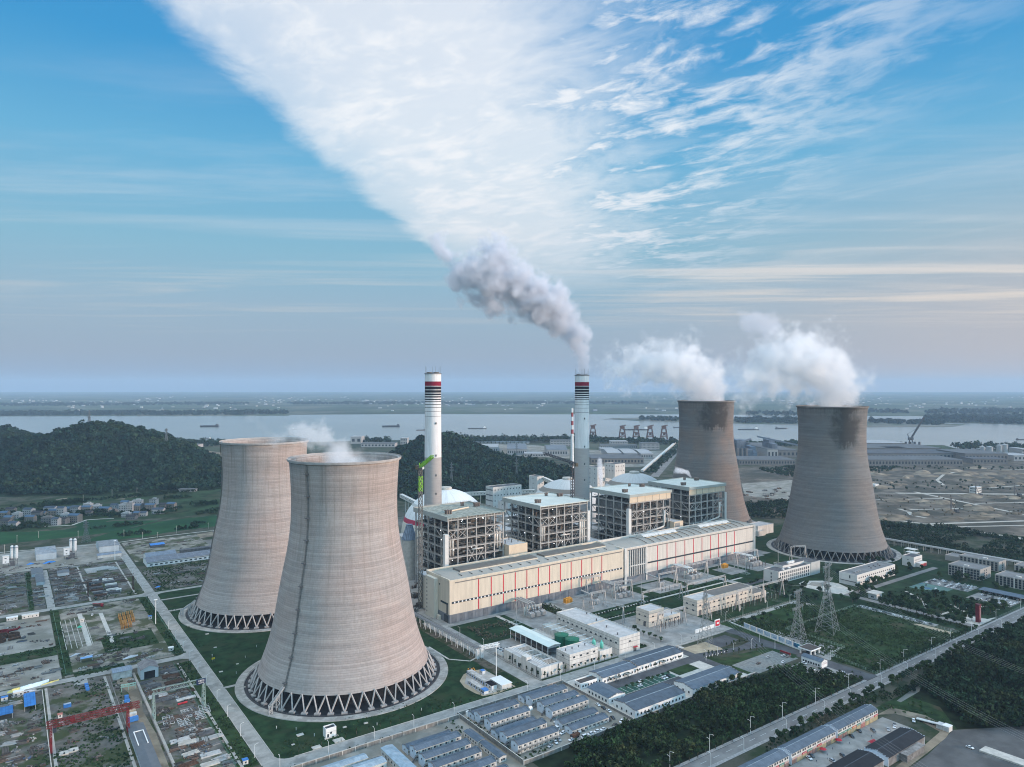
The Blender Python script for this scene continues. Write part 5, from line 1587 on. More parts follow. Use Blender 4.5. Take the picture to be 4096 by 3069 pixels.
for x,y,lab in ((507,560,'small start-up transformer with slanting bushings before the near hall'),(614,566,'small start-up transformer with slanting bushings before the far hall')):
 T = thing('start_up_transformer',lab,'transformer',(x,y,.1)); OFF[T.name] = Vector((0,0,0))
 MB().box(-4,-2.5,0,4,2.5,4.6).build('tank',steel,T)
 for q in range(4): MB().box(-3.8 + q * 2,-3.4,.5,-2.6 + q * 2,-2.5,4).build('radiator',steel,T)
 for q in range(6): MB().beam((-3 + q * 1.2,0,4.6),(-4.4 + q * 1.7,-1.5,8.8),.4).build('bushing',ceramic,T)
 MB().tube([(0,3,8),(0,22,9)],.8,8).build('bus_duct',steel,T)
def gantry(p,q,h,label,wires=None):
 """substation portal: two A-frame legs and a lattice beam"""
 p,q = Vector(p),Vector(q); d = (q - p).normalized(); n = Vector((-d.y,d.x))
 T = thing('substation_portal',label,'portal',(p.x,p.y,0),0,'switchyard portals')
 for e in (p,q):
  for s_ in (-1,1):
   l = MB(); b = e + n * s_ * 3.0; l.lattice((b.x,b.y,0),(e.x,e.y,h),.55,.55,7,.13); l.build('leg',steel,T)
 m = MB(); m.lattice((p.x - d.x,p.y - d.y,h + .6),(q.x + d.x,q.y + d.y,h + .6),1.4,1.4,12,.16); m.build('beam',steel,T)
 for k in range(3):
  c = p.lerp(q,(k + .5) / 3)
  m = MB(); m.lathe([(.14,h - 2.8),(.3,h - 2.2),(.3,h - .8),(.14,h)],6,c.x,c.y); m.build('insulator',ceramic,T)
gl = [((531,602 - 46),(553,552),19,'near the foot of the second hall pier'),((520,588),(541,588),18,'right against the near hall beside the triple ducts'),((494,551),(511,549),15,'between the yellow box and the near hall'),
      ((536,519),(594,518),16,'longest one over the garden between hall and control block'),((596,512),(660,512),16,'long one behind the long switchgear building'),((600,556),(626,555),17,'in front of the slotted hall bay'),
      ((640,566),(690,563),17,'beside the white ducts of the far hall'),((700,570),(722,568),16,'before the dark door of the far hall'),((752,566),(795,566),17,'next to the far yellow box'),((842,548),(862,540),18,'at the right hand grey tower lawn'),
      ((470,536),(486,496),17,'standing by the square control block'),((498,462),(534,462),16,'over the paved yard of the square control block'),((566,458),(610,458),18,'nearest the long switchgear building front'),
      ((614,460),(656,460),18,'middle of the long switchgear building front'),((660,462),(694,462),17,'at the far end of the long switchgear building')]
for p,q,h_,lab in gl:
 gantry(p,q,h_,'steel lattice portal ' + lab)
def insulator_row(x0,x1,y,n,label,cols=1):
 T = thing('insulator_row',label,'insulators',(x0,y,.05))
 for c in range(cols):
  for k in range(n):
   x = x0 + (x1 - x0) * k / max(1,n - 1); yy = y - c * 5
   m = MB(); m.box(x - .14,yy - .14,0,x + .14,yy + .14,2.6); m.lathe([(.16,2.6),(.36,3.0),(.26,4.0),(.36,5.2),(.16,6.2)],6,x,yy); m.build('insulator_post',ceramic if k % 4 else steel,T)
insulator_row(500,534,468.5,12,'rows of dark insulator posts in front of the square control block',2)
insulator_row(566,690,463,28,'long double row of dark insulator posts on grass before the switchgear building',2)
insulator_row(590,640,548,9,'row of dark insulator posts on the gravel before the slotted bay')
insulator_row(744,790,550,8,'row of dark insulator posts beside the far yellow box')
# control blocks
t = mid_building('square three storey control block with pale roof in the switchyard',498.5,474.5,519,491.5,15.6,[3.5,9],2,2,wallm=mat('warm_off_white',(.56,.51,.44),.85,.06,.15))
door(t,'-x',498.5,480,3,4,darksteel)
t = mid_building('low wing with white roof joined to the square control block',519.2,474,542,489,6.4,[2.2],5,0,wallm=MATS['warm_off_white'],bands=False)
t = mid_building('long switchgear building with pale and dark roof sections, behind the insulator rows',562.5,470,652,488,15.8,[4.2,9.4],12,2,wallm=MATS['warm_off_white'],ww=2.6)
MB().box(592,470.6,15.1,651,487.4,15.3).build('dark_roof_section',mat('brown_roof',(.17,.155,.14),.9,.1,.2),t); door(t,'-y',470,567,4,5,darksteel)
t = mid_building('low annex at the far end of the long switchgear building',652.2,470,676,487,7.0,[2.6],6,0,wallm=MATS['warm_off_white'],roofm=MATS['brown_roof'],bands=False)
# lightning masts
for (x,y),h_,lab in ((B4(585,905),34,'before the near hall pier'),(B4(1505,655),40,'behind the long switchgear building'),(B4(1665,825),30,'at the end of the long switchgear building'),(B4(1795,565),36,'on the grey tower lawn'),(B2(1028,1090),34,'in the fenced plot on the hall lawn'),(B2(860,1500),5,'x')):
 if lab == 'x': continue
 T = thing('lightning_mast','thin steel lightning mast ' + lab,'mast',(x,y,0)); OFF[T.name] = Vector((0,0,0))
 MB().tube([(0,0,0),(0,0,h_ * .5),(0,0,h_)],[.32,.22,.06],8).build('pole',steel,T)
 f = MB()
 for sx_,sy_,ex_,ey_ in ((-4,-4,4,-4),(4,-4,4,4),(4,4,-4,4),(-4,4,-4,-4)):
  f.beam((sx_,sy_,1.2),(ex_,ey_,1.2),.15)
  for q in range(5): f.beam((sx_ + (ex_ - sx_) * q / 5,sy_ + (ey_ - sy_) * q / 5,0),(sx_ + (ex_ - sx_) * q / 5,sy_ + (ey_ - sy_) * q / 5,1.3),.12)
 f.build('fence',white,T)
def high_mast(x,y,h_,lab):
 T = thing('high_mast_light',lab,'light mast',(x,y,0)); OFF[T.name] = Vector((0,0,0))
 MB().tube([(0,0,0),(0,0,h_)],[.42,.22],8).build('pole',white,T)
 for k in range(8): MB().rbox(1.3 * math.cos(k * .785),1.3 * math.sin(k * .785),h_ - .5,.8,.5,.5,k * .785).build('floodlight',white,T)
 MB().lathe([(1.4,h_ - .1),(1.4,h_ + .2)],16).build('ring',white,T)
high_mast(314,461.5,26.7,'tall white light mast beside the site cabins'); high_mast(117.7,1071,25.5,'tall white light mast at the far yard by the plant road'); high_mast(118,759,23.5,'tall white light mast beside the orange crane sections')


# ------------------------------------------------------------------ walls and fences
wallgrey = mat('weathered_wall',(.20,.19,.175),.95,.25,.5,stretch=(1,1,.4))
def wall_run(label,pts,h,m=wallgrey,th=.35,name='boundary_wall',cap=True,posts=0):
 T = thing(name,label,'wall',(*pts[0],0))
 b = MB(); c = MB(); pm = MB()
 for p,q in zip(pts[:-1],pts[1:]):
  b.beam((*p,h / 2),(*q,h / 2),th,h)
  if cap: c.beam((*p,h + .08),(*q,h + .08),th + .16,.16)
  if posts:
   p_,q_ = Vector(p),Vector(q); n = int((q_ - p_).length / posts)
   for k in range(n + 1):
    e = p_.lerp(q_,k / max(1,n)); pm.rbox(e.x,e.y,0,th + .25,th + .25,h + .25)
 b.build('wall_panel',m,T)
 if cap: c.build('coping',lightcon,T)
 if posts: pm.build('pier',lightcon,T)
 return T
wall_run('grey wall with piers along the plant road, left of the prefab camps',[(120,421.5),(255.5,421.5)],2.6,posts=8)
wall_run('thick grey wall dividing the two prefab camps',[(256,424.3),(256,347.5)],3.0)
wall_run('grey wall between plant road and the farther prefab camp',[(256.2,424.6),(351,424.6)],2.6,posts=10)
wall_run('low grey wall between prefab camp and blue roofed offices',[(351.2,424),(351.2,349)],1.8)
wall_run('long stained wall between the offices and the dark thicket',[(256,346.6),(300,346.6),(486,347.2),(487,345)],2.4,posts=12)
def mesh_fence(label,pts,h,m,name='wire_fence',step=3.0):
 T = thing(name,label,'fence',(*pts[0],0)); b = MB()
 for p,q in zip(pts[:-1],pts[1:]):
  p_,q_ = Vector(p),Vector(q); n = max(1,int((q_ - p_).length / step))
  for k in range(n + 1):
   e = p_.lerp(q_,k / n); b.beam((e.x,e.y,0),(e.x,e.y,h),.12)
  for z in (.3,h * .5,h): b.beam((*p,z),(*q,z),.07)
 b.build('rails_and_posts',m,T)
fgreen = mat('fence_green',(.10,.20,.15),.6,.2,.5); fgrey = mat('fence_grey_green',(.22,.27,.25),.7,.2,.5)
mesh_fence('grey green wire fence round the yard with the orange crane sections',[(39,664),(39,863),(124,863),(124.5,664),(39,664)],1.9,fgreen)
mesh_fence('grey green wire fence along the red gantry yard',[(113,440),(113,640)],1.8,fgreen)
mesh_fence('grey fence separating the two western stores',[(19.5,882),(19.5,1064)],1.9,fgrey)
mesh_fence('dark fence beside the short yard road',[(43.3,880),(43.3,1060)],1.9,darksteel)
mesh_fence('pale green fence round the sloping meadow',[(566,293),(722,293.4),(722,396),(600,396),(600,338),(574,336),(566,293)],2.0,mat('fence_mint',(.32,.42,.36),.7,.15,.5))
mesh_fence('white fence at the edge of the switchgear lawn',[(566,443.5),(700,443.5),(700,500)],1.5,steel)
mesh_fence('grey fence along the public road by the park',[(762,293),(1000,293)],1.9,fgrey)
mesh_fence('railing round the paved yard of the control block',[(482,442),(482,498),(556,498)],1.4,steel)
T = thing('site_hoarding','long dark green hoarding beside the levelled building land','fence',(*A5(1415,1345),0))
b = MB(); b.beam((*A5(1415,1350),2),(*A5(2209,1484),2),.4,4); b.build('panel',mat('hoarding_green',(.025,.06,.05),.8,.15,.1),T)

# ------------------------------------------------------------------ prefab dormitories
def dormitory(L,wd=7.6,h=5.6,storeys=2,nwin=8,stair=True):
 """stepped blue-white gable ends, ribbed roof, an access gallery along the front"""
 T = thing('dormitory','x','dormitory');
 MB().gable_wall(0.25,0,L - .25,wd,h,h + 1.0,'x').build('wall',dormwall,T)
 MB().gable(.25,0,L - .25,wd,h + .02,h + 1.15,'x',0,.25,.16).build('roof',slateroof,T)
 for x in (0,L - .25):
  g = MB(); n = 7; st = wd / n
  hs = [0.75,1.1,1.45,1.75,1.45,1.1,.75]
  for k in range(n): g.box(x,k * st,0,x + .25,(k + 1) * st,h + hs[k])
  g.build('gable_wall',palewall,T)
  c = MB()
  for k in range(n): c.box(x - .12,k * st - .05,h + hs[k],x + .37,(k + 1) * st + .05,h + hs[k] + .16)
  c.build('gable_coping',darkroof,T)
 window(T,-.02,wd / 2,h - 1.6,.9,.9,'-x',glass)
 for s_ in range(storeys):
  z = s_ * 2.8
  for k in range(nwin):
   x = L * (k + .5) / nwin
   window(T,x - .7,-.03,z + 1.1,1.3,1.1,'-y',glass)
   window(T,x + .8,-.03,z + .15,.85,2.0,'-y',mat('dorm_door',(.30,.30,.29),.8,.3,.4,objvar=.4),'door')
  if s_:
   b = MB(); b.box(.3,-1.3,z - .15,L - .3,0,z); b.box(.3,-1.3,z + .95,L - .3,-1.22,z + 1.05); b.box(.3,-1.3,z + .45,L - .3,-1.22,z + .53)
   for k in range(int(L / 2)): b.box(.4 + k * 2,-1.3,0,.5 + k * 2,-1.2,z + 1.0)
   b.build('gallery',mat('gallery_grey',(.22,.22,.21),.7,.2,.5),T)
 if stair and storeys > 1:
  b = MB(); b.beam((-2.6,-1.0,.1),(.3,-1.0,2.7),1.0,.25); b.beam((-2.6,-1.5,1.0),(.3,-1.5,3.6),.1); b.beam((-2.6,-.5,1.0),(.3,-.5,3.6),.1); b.build('stair',darksteel,T)
 return T
dl = dormitory(33,nwin=8); dl1 = dormitory(33,h=3.0,storeys=1,nwin=9,stair=False)
first = {id(dl): True,id(dl1): True}
def put_dorm(p,x,y,label,group):
 if first[id(p)]:
  first[id(p)] = False; o = p; o.location = (x,y,.05); o['label'] = label; o['group'] = group
 else: dup(p,(x,y,.05),0,label,group)
rows_a = [(261.8,412.5,1),(262.5,405.5,0),(262.5,392.5,0),(260.5,381.5,1),(260.5,371.5,0),(260.0,358.2,0)]
la = ['low dormitory row backing onto the plant road wall, nearer camp','two storey dormitory row second from the plant road in the middle camp','two storey dormitory row third from the plant road in the middle camp',
      'low dormitory row squeezed between two taller ones in the middle camp','two storey dormitory row with a white tank at its far end','two storey dormitory row nearest the parked cars and thicket']
for (x,y,s1),lb in zip(rows_a,la): put_dorm(dl1 if s1 else dl,x,y,lb,'prefab dormitory rows')
rows_b = [(305.6,413.5,1),(306.5,405.0,0),(306.8,392.2,0),(306.5,381.8,0),(303.3,367.8,1),(303.3,357.3,1)]
lb_ = ['low dormitory row backing onto the road wall in the camp beside the offices','two storey dormitory row second from the road in the camp beside the offices','two storey dormitory row third from the road in the camp beside the offices',
       'two storey dormitory row with the longest open gallery beside the offices','low dormitory row behind the front car park','low dormitory row with blue doors right at the front car park']
for (x,y,s1),lb in zip(rows_b,lb_): put_dorm(dl1 if s1 else dl,x,y,lb,'prefab dormitory rows')
rows_c = [(204.0,398.0,1),(204.8,389.4,0),(204.8,377.6,0),(204.8,365.6,0),(206,351,0),(207,338,0)]
lc = ['low dormitory row backing onto the road wall in the nearest camp','two storey dormitory row second from the road wall in the nearest camp','two storey dormitory row third from the road wall in the nearest camp',
      'two storey dormitory row fourth from the road wall in the nearest camp','dormitory row fifth from the road wall, cut by the picture edge','dormitory row sixth from the road wall, mostly below the picture edge']
for (x,y,s1),lb in zip(rows_c,lc): put_dorm(dl1 if s1 else dl,x,y,lb,'prefab dormitory rows')
def shed_y(label,x0,y0,x1,y1,h,roofm,wallm=dormwall,name='prefab_shed',cat='shed',rise=.6,nw=5,group=None):
 T = thing(name,label,cat,(x0,y0,0),0,group)
 ax = 'y' if (y1 - y0) > (x1 - x0) else 'x'
 MB().gable_wall(x0,y0,x1,y1,h,h + rise,ax).build('wall',wallm,T)
 MB().gable(x0,y0,x1,y1,h + .02,h + rise + .1,ax,0,.3,.14).build('roof',roofm,T)
 windows(T,'-x',x0,y0 + 1,y1 - 1,[1.0],nw if ax == 'y' else 2,1.2,1.1,glass)
 windows(T,'-y',y0,x0 + 1,x1 - 1,[1.0],nw if ax == 'x' else 2,1.2,1.1,glass)
 return T
shed_y('slate roofed prefab shed along the camp dividing wall, nearer the road',245,381,250.5,398,3.2,slateroof_y)
shed_y('small slate roofed shed between two longer ones at the dividing wall',246,375.6,250.6,380.4,2.8,slateroof_y,nw=1)
shed_y('slate roofed prefab shed along the dividing wall, nearer the thicket',245.2,357,250.4,374.6,3.2,slateroof_y)
shed_y('long pale blue roofed canteen with stepped white gable',190.8,370,198.4,408.5,3.8,paleroof,nw=9)
palex = stripes_mat('pale_blue_roof_across',(.30,.38,.44),(.24,.31,.37),0,1.6,.9,.5)
shed_y('long pale blue roofed shed against the road wall at the picture edge',150,402.6,179.4,408.9,3.8,palex,nw=8)
shed_y('pale blue roofed shed in front of the long one at the road wall',168,392,186.8,399.4,3.8,palex,nw=5)
shed_y('dark flat shed beside the silver car in the nearest camp',181,397.6,186.5,401.8,2.8,darkroof,nw=1)
T = thing('water_tank','white rooftop water tank beside the dormitories','tank',(297,396,0)); OFF[T.name] = Vector((0,0,0))
for a in range(4): MB().beam((1.2 * (-1) ** a,1.0 * (-1) ** (a // 2),0),(1.2 * (-1) ** a,1.0 * (-1) ** (a // 2),3.6),.25).build('leg',steel,T)
MB().tube([(-2.6,0,5),(-2.2,0,5),(2.2,0,5),(2.6,0,5)],[.6,1.5,1.5,.6],14).build('body',white,T,smooth=True)
T = thing('water_tank','white upright tank by the corner of the camp wall','tank',(262.3,421,0)); OFF[T.name] = Vector((0,0,0))
MB().lathe([(1.4,0),(1.4,3.2),(.2,3.8)],16).build('body',white,T)

# ------------------------------------------------------------------ blue roofed offices
def office(label,x0,y0,x1,y1,h,nf,ns,porch=0):
 T = thing('site_office',label,'office',(x0,y0,0),0,'blue roofed offices')
 ax = 'x' if (x1 - x0) > (y1 - y0) else 'y'
 rise = 1.4
 MB().gable_wall(x0 + .3,y0 + .05,x1 - .3,y1 - .05,h,h + rise,ax).build('wall',white,T)
 MB().gable(x0 + .3,y0,x1 - .3,y1,h + .02,h + rise + .14,ax,0,.3,.15).build('roof',slateroof if ax == 'x' else slateroof_y,T)
 if ax == 'x':
  MB().box(x0 + .6,(y0 + y1) / 2 - .3,h + rise + .1,x1 - .6,(y0 + y1) / 2 + .3,h + rise + .42).build('ridge_cap',paleroof,T)
  n = 7; st = (y1 - y0) / n; hs = [.5,.95,1.4,1.9,1.4,.95,.5]
  for x in (x0,x1 - .3):
   g = MB(); c = MB()
   for k in range(n):
    g.box(x,y0 + k * st,0,x + .3,y0 + (k + 1) * st,h + hs[k]); c.box(x - .12,y0 + k * st - .06,h + hs[k],x + .42,y0 + (k + 1) * st + .06,h + hs[k] + .2)
   g.build('gable_wall',white,T); c.build('gable_coping',darkroof,T)
 else:
  n = 7; st = (x1 - x0) / n; hs = [.5,.95,1.4,1.9,1.4,.95,.5]
  g = MB(); c = MB()
  for k in range(n):
   g.box(x0 + k * st,y0 - .25,0,x0 + (k + 1) * st,y0 + .04,h + hs[k]); c.box(x0 + k * st - .06,y0 - .37,h + hs[k],x0 + (k + 1) * st + .06,y0 + .1,h + hs[k] + .2)
  g.build('gable_wall',white,T); c.build('gable_coping',darkroof,T)
 off = .25 if ax == 'y' else 0
 windows(T,'-y',y0 - off,x0 + 1,x1 - 1,[1.0],nf,1.3,1.6,glass)
 windows(T,'-x',x0,y0 + 1,y1 - 1,[1.0],ns,1.3,1.6,glass)
 for k in range(porch):
  xx = x0 + (x1 - x0) * (k + 1) / (porch + 1)
  p = MB(); p.box(xx - 2.2,y0 - 4,3.2,xx + 2.2,y0 - .1,3.5)
  for dx in (-2.0,1.8):
   for dy in (-3.9,-.5): p.box(xx + dx,y0 + dy,0,xx + dx + .2,y0 + dy + .2,3.2)
  p.build('glass_porch',mat('porch_glass',(.16,.18,.17),.3,.2,.4),T)
 return T
office('long blue roofed office with one glass porch, farthest along the forecourt',413.5,406,468,423.5,4.6,16,3,1)
office('blue roofed office with two glass porches next to the flat roofed hut',374.5,405,412.5,420.5,4.6,11,3,2)
office('broad blue roofed office nearest the prefab camps and the thicket',355,351,407,372,4.7,14,4)
office('broad blue roofed office screened by trees, beside the gravel car park',414.8,350.6,470.5,369,4.7,13,3)
office('small slate roofed office with its gable to the camp wall',354.6,377,371,400.5,4.2,3,6)
t = mid_building('flat roofed white hut with a dark roof beside the two porch office',355,408,373.5,416,4.4,[1.1],6,2,wallm=white,roofm=mat('brown_black_roof',(.085,.075,.07),.9),bands=False,hh=1.4,ww=1.5)
go = office('small blue roofed guard office with parked cars beside it',541,324.5,549.5,342.5,4.6,0,7)
strokes(go,[(543 + 1.6 * k,3.0) for k in range(4)],324.2,1.0,mat('dark_red_letter',(.25,.02,.05),.6),3)
strokes(go,[(543.6 + 1.0 * k,4.3) for k in range(5)],324.2,.6,steel,4)
# ------------------------------------------------------------------ gate, display boards, signs
T = thing('gate_canopy','flat dark roofed gate canopy on white pillars at the plant entrance','gate',(556,343,0))
MB().box(556,342.5,4.6,571,355,5.4).build('roof_edge',white,T); MB().box(556.6,343.1,5.4,570.4,354.4,5.5).build('roof',MATS['brown_black_roof'],T)
for x,y in ((557,343.5),(557,353),(569,343.5),(569,353),(563,343.5)): MB().box(x,y,0,x + 1,y + 1,4.6).build('pillar',white,T)
MB().box(564,346,0,568.4,352.6,4.2).build('gatehouse',glass,T)
T = thing('display_wall','white wall of eight framed notice boards beside the entrance drive','notice boards',(563,357,0))
MB().beam((563,357.2,.5),(573.5,438,.5),.4,1.0).build('base_wall',white,T)
p_,q_ = Vector((563,357.2)),Vector((571.5,422))
d_ = (q_ - p_).normalized(); n_ = Vector((-d_.y,d_.x))
blu = mat('board_pale_print',(.42,.50,.58),.6,.25,.9,col2=(.20,.32,.48),thr=(.5,.6)); blu2 = mat('board_sea_print',(.06,.28,.36),.6,.4,.4,col2=(.02,.10,.2),thr=(.45,.6))
for k in range(8):
 a,b_ = p_.lerp(q_,k / 8),p_.lerp(q_,(k + .92) / 8)
 MB().beam((a.x,a.y,3.2),(b_.x,b_.y,3.2),.3,4.4).build('board_frame',white,T)
 a2,b2 = p_.lerp(q_,(k + .06) / 8) + n_ * .24,p_.lerp(q_,(k + .86) / 8) + n_ * .24
 MB().beam((a2.x,a2.y,3.2),(b2.x,b2.y,3.2),.08,3.4).build('board_print',blu2 if k == 0 else blu,T)
T = thing('screen_wall','plain white screen wall running up to the red board','wall',(522,438.4,0))
MB().box(522,438.2,0,549.3,438.7,3.4).build('wall_panel',white,T)
T = thing('red_board','bright red display board with a white panel in a white frame','board',(549.5,437.6,0))
MB().box(549.5,437.8,0,557,438.4,7.2).build('frame',white,T); MB().box(550.2,437.6,1.2,556.3,437.8,6.4).build('face',mat('board_red',(.55,.01,.035),.6,.1,.3),T)
MB().box(552,437.4,3.0,554.8,437.6,4.6).build('white_panel',white,T)
T = thing('name_stone','long dark red name stone on the lawn by the entrance drive','sign',(543.5,356,0))
MB().box(543.3,354,0,544.6,364.5,1.1).build('base',darkroof,T); MB().beam((544,354.5,1.8),(544,364,1.8),.7,1.5).build('stone',mat('dark_red_stone',(.20,.012,.018),.5,.15,.4),T)
T = thing('red_pillar_sign','tall dark red pillar sign with white vertical writing in the roadside park','sign',(770,298.6,0))
MB().box(766.5,296,0,773,301.5,.8).build('base',lightcon,T)
MB().box(767.6,296.8,.8,771.6,300.2,17.2).build('pillar',mat('pillar_red',(.13,.010,.018),.5,.12,.3),T)
MB().box(767.3,296.5,17.2,771.9,300.5,18.2).build('cap',mat('pillar_dark',(.09,.015,.02),.6),T)
strokes(T,[(769.6,14.4 - .82 * k) for k in range(14)],296.8,.78,white,5)
# ------------------------------------------------------------------ plant offices, fire station, dormitory blocks on the east side
warmw = mat('warm_white_render',(.58,.56,.53),.8,.05,.1)
def slab(label,x0,y0,x1,y1,h,zs,nf,ns,ww,hh,roofm=darkroof,wallm=warmw,name='office_building',cat='building',par=.9):
 T = blockhouse(name,label,cat,x0,y0,x1,y1,h,wallm,roofm,par)
 windows(T,'-y',y0,x0 + 2,x1 - 2,zs,nf,ww,hh,glass)
 if ns: windows(T,'-x',x0,y0 + 3,y1 - 3,zs,ns,1.3,hh * .8,glass)
 return T
t = slab('white three storey office with stacked roof units and tall windows, before the grey tower',731,491.5,796,511,14.2,[1.2,5.2,9.2],15,1,2.0,2.9)
MB().box(796.2,491,0,816,511.5,15.4).build('end_wing',mat('glazed_grid',(.40,.41,.40),.5,.08,.2),t); MB().box(796.8,491.6,15.4,815.4,510.9,15.6).build('roof',darkroof,t)
MB().box(752,500,13.4,796,511.3,16.2).build('penthouse',warmw,t); MB().box(752.5,500.5,16.2,795.5,510.8,16.35).build('roof',darkroof,t)
for k in range(4): MB().box(766 + k * 3.2,501.5,16.35,768.6 + k * 3.2,504,18.6).build('roof_unit',white,t)
for k in range(2): MB().box(745 + k * 12,495,13.5,748 + k * 12,497,14.6).build('skylight',white,t)
t = slab('long white two storey office with grey roof and round vents, nearer the public road',794,432.4,881,454,13.4,[3.0,8.6],18,0,1.9,1.5,roofm=mat('mid_grey_roof',(.20,.20,.20),.9,.15,.1))
window(t,793.95,441,8,1.4,3.4,'-x',glass); MB().box(793.6,433,4.4,793.95,453,5.1).build('band_course',darkroof,t); MB().box(793.9,431.9,7.0,880,432.35,7.5).build('canopy_ledge',warmw,t)
for k in range(3): MB().lathe([(2.0,12.6),(2.0,14.0)],14,806 + k * 5,442).build('roof_unit',mat('vent_grey',(.25,.25,.25),.7),t)
for k in range(6): MB().box(840 + k * 5,440 + (k % 2) * 5,12.6,841.4 + k * 5,441.4 + (k % 2) * 5,13.7).build('vent',darkroof,t)
t = slab('white fire station with red doors and dark roof beside the grey tower',939,437.5,961,452,12.6,[7.6],7,1,1.0,1.6)
windows(t,'-y',437.5,941,960,[4.9],7,1.0,1.4,glass)
MB().box(944.5,432,0,961.5,437.4,5.0).build('engine_bay',warmw,t)
for k in range(4): MB().box(945.4 + k * 4,431.8,.1,948.6 + k * 4,432,3.9).build('red_door',mat('door_red',(.42,.02,.02),.6,.1,.3),t)
for x0,y0,x1,y1,h_,lab in ((936,361,966,396,13.4,'grey gridded dormitory block nearest the sports court'),(1000,365,1022,410,12.4,'grey gridded dormitory block behind the one by the sports court'),
                          (934,306,964,345,12.0,'grey gridded dormitory block beside the roofed car port'),(1004,300,1032,350,12.0,'grey gridded dormitory block at the right hand picture edge')):
 T = blockhouse('dormitory_block',lab,'building',x0,y0,x1,y1,h_,mat('block_grey',(.33,.32,.30),.85,.08,.1),MATS['mid_grey_roof'])
 for s_ in range(4):
  z = .8 + s_ * (h_ - 1.6) / 4
  windows(T,'-x',x0,y0 + .6,y1 - .6,[z],10,2.5,2.3,glass)
  windows(T,'-y',y0,x0 + 10,x1 - 10,[z],2,1.3,1.5,glass)
 MB().box(x0 - .5,(y0 + y1) / 2 - .7,0,x0,(y0 + y1) / 2 + .7,h_).build('stair_rib',offwhite,T)
 MB().box(x0 + 8,y0 + 16,h_ - .7,x0 + 11,y0 + 21,h_ + .5).build('roof_unit',offwhite,T)
blockhouse('service_building','low grey building behind the gridded dormitory blocks','building',1012,412,1034,432,7,MATS['block_grey'],MATS['mid_grey_roof'])
t = slab('small dark roofed gate lodge among the park trees',763,394,774,403,6,[1.4],3,2,1.6,2.0,name='gate_lodge')
MB().box(760,392.6,6,776,404,6.5).build('eaves',lightcon,t)
T = thing('car_port','long grey sheet roof over parked cars by the dormitory blocks','car port',(882,301,0))
MB().box(883,296,3.2,899,343,3.5).build('roof',slateroof_y,T)
for k in range(12):
 for x in (884,898): MB().box(x,297 + k * 4,0,x + .25,297.25 + k * 4,3.2).build('post',steel,T)
for x,y,lab in ((1004,481,'open steel shelter with a pale roof beside the long pipe rack'),(985,470,'low white shelter behind the fire station')):
 T = thing('shelter',lab,'shelter',(x,y,0)); MB().box(x,y - 14,7,x + 11,y,7.4).build('roof',offwhite,T)
 for q in range(6): MB().box(x + (q % 2) * 10.5,y - 13.8 + (q // 2) * 6.7,0,x + .4 + (q % 2) * 10.5,y - 13.4 + (q // 2) * 6.7,7).build('post',steel,T)
T = thing('pipe_rack','long grey pipe rack running past the fire station to the picture edge','pipe rack',(1044,300,0))
for nm,zz_ in (('pipe_run',7.2),('pipe_run',8.4)):
 m = MB()
 for q in range(4): m.tube([(1041 + q * 1.6,300,zz_),(1041 + q * 1.6,560,zz_)],.4,6)
 m.build(nm,steel,T)
for k in range(26): MB().box(1040.5,302 + k * 10,0,1041,302.5 + k * 10,8).build('leg',lightcon,T); MB().box(1046,302 + k * 10,0,1046.5,302.5 + k * 10,8).build('leg',lightcon,T)
for (x0,y0),w_,d__,h_,lab,rm in ((A4(1090,1540),44,30,12,'pale roofed pump house at the foot of the farthest tower',offwhite),(A4(1395,1640),40,24,14,'white water plant with tanks between the grey towers',greyroof),
                              (A4(1400,1650),18,12,8,'small annex of the water plant between the grey towers',offwhite)):
 blockhouse('pump_house',lab,'building',x0,y0,x0 + w_,y0 + d__,h_,offwhite,rm)
T = thing('site_office','white two storey site building alone on the levelled land','building',(1698,650,0)); x,y = A5(1790,1047)
T.location = (x,y,0); OFF[T.name] = Vector((0,0,0))
MB().box(0,0,0,24,14,12).build('wall',offwhite,T); MB().box(-.5,-.5,12,24.5,14.5,12.6).build('roof',greyroof,T)
windows(T,'-x',0,1,13,[3,8],5,1.8,2.2,glass); windows(T,'-y',0,1,23,[3,8],7,1.8,2.2,glass)
for q,lab in ((A5(1565,1215),'tall dark piling rig on the levelled land'),(A5(1783,1070),'tall dark piling rig by the white site building'),(A5(2125,1070),'tall dark piling rig near the right picture edge')):
 T = thing('piling_rig',lab,'rig',(*q,0)); OFF[T.name] = Vector((0,0,0))
 MB().lattice((0,0,1.5),(0,0,27),1.4,1.4,12,.2).build('leader',darksteel,T); MB().rbox(8,-6,.8,9,4.5,4,.9).build('body',darksteel,T)
 MB().rbox(8,-6,0,10,5.4,.8,.9).build('track',black,T); MB().beam((6,-4,4),(.4,0,20),.5).build('stay',rust,T)
blockhouse('site_hut','white roofed site hut with windows on the dark earth','building',*A5(895,1000),*(np.array(A5(895,1000)) + (16,12)),8,offwhite,white)
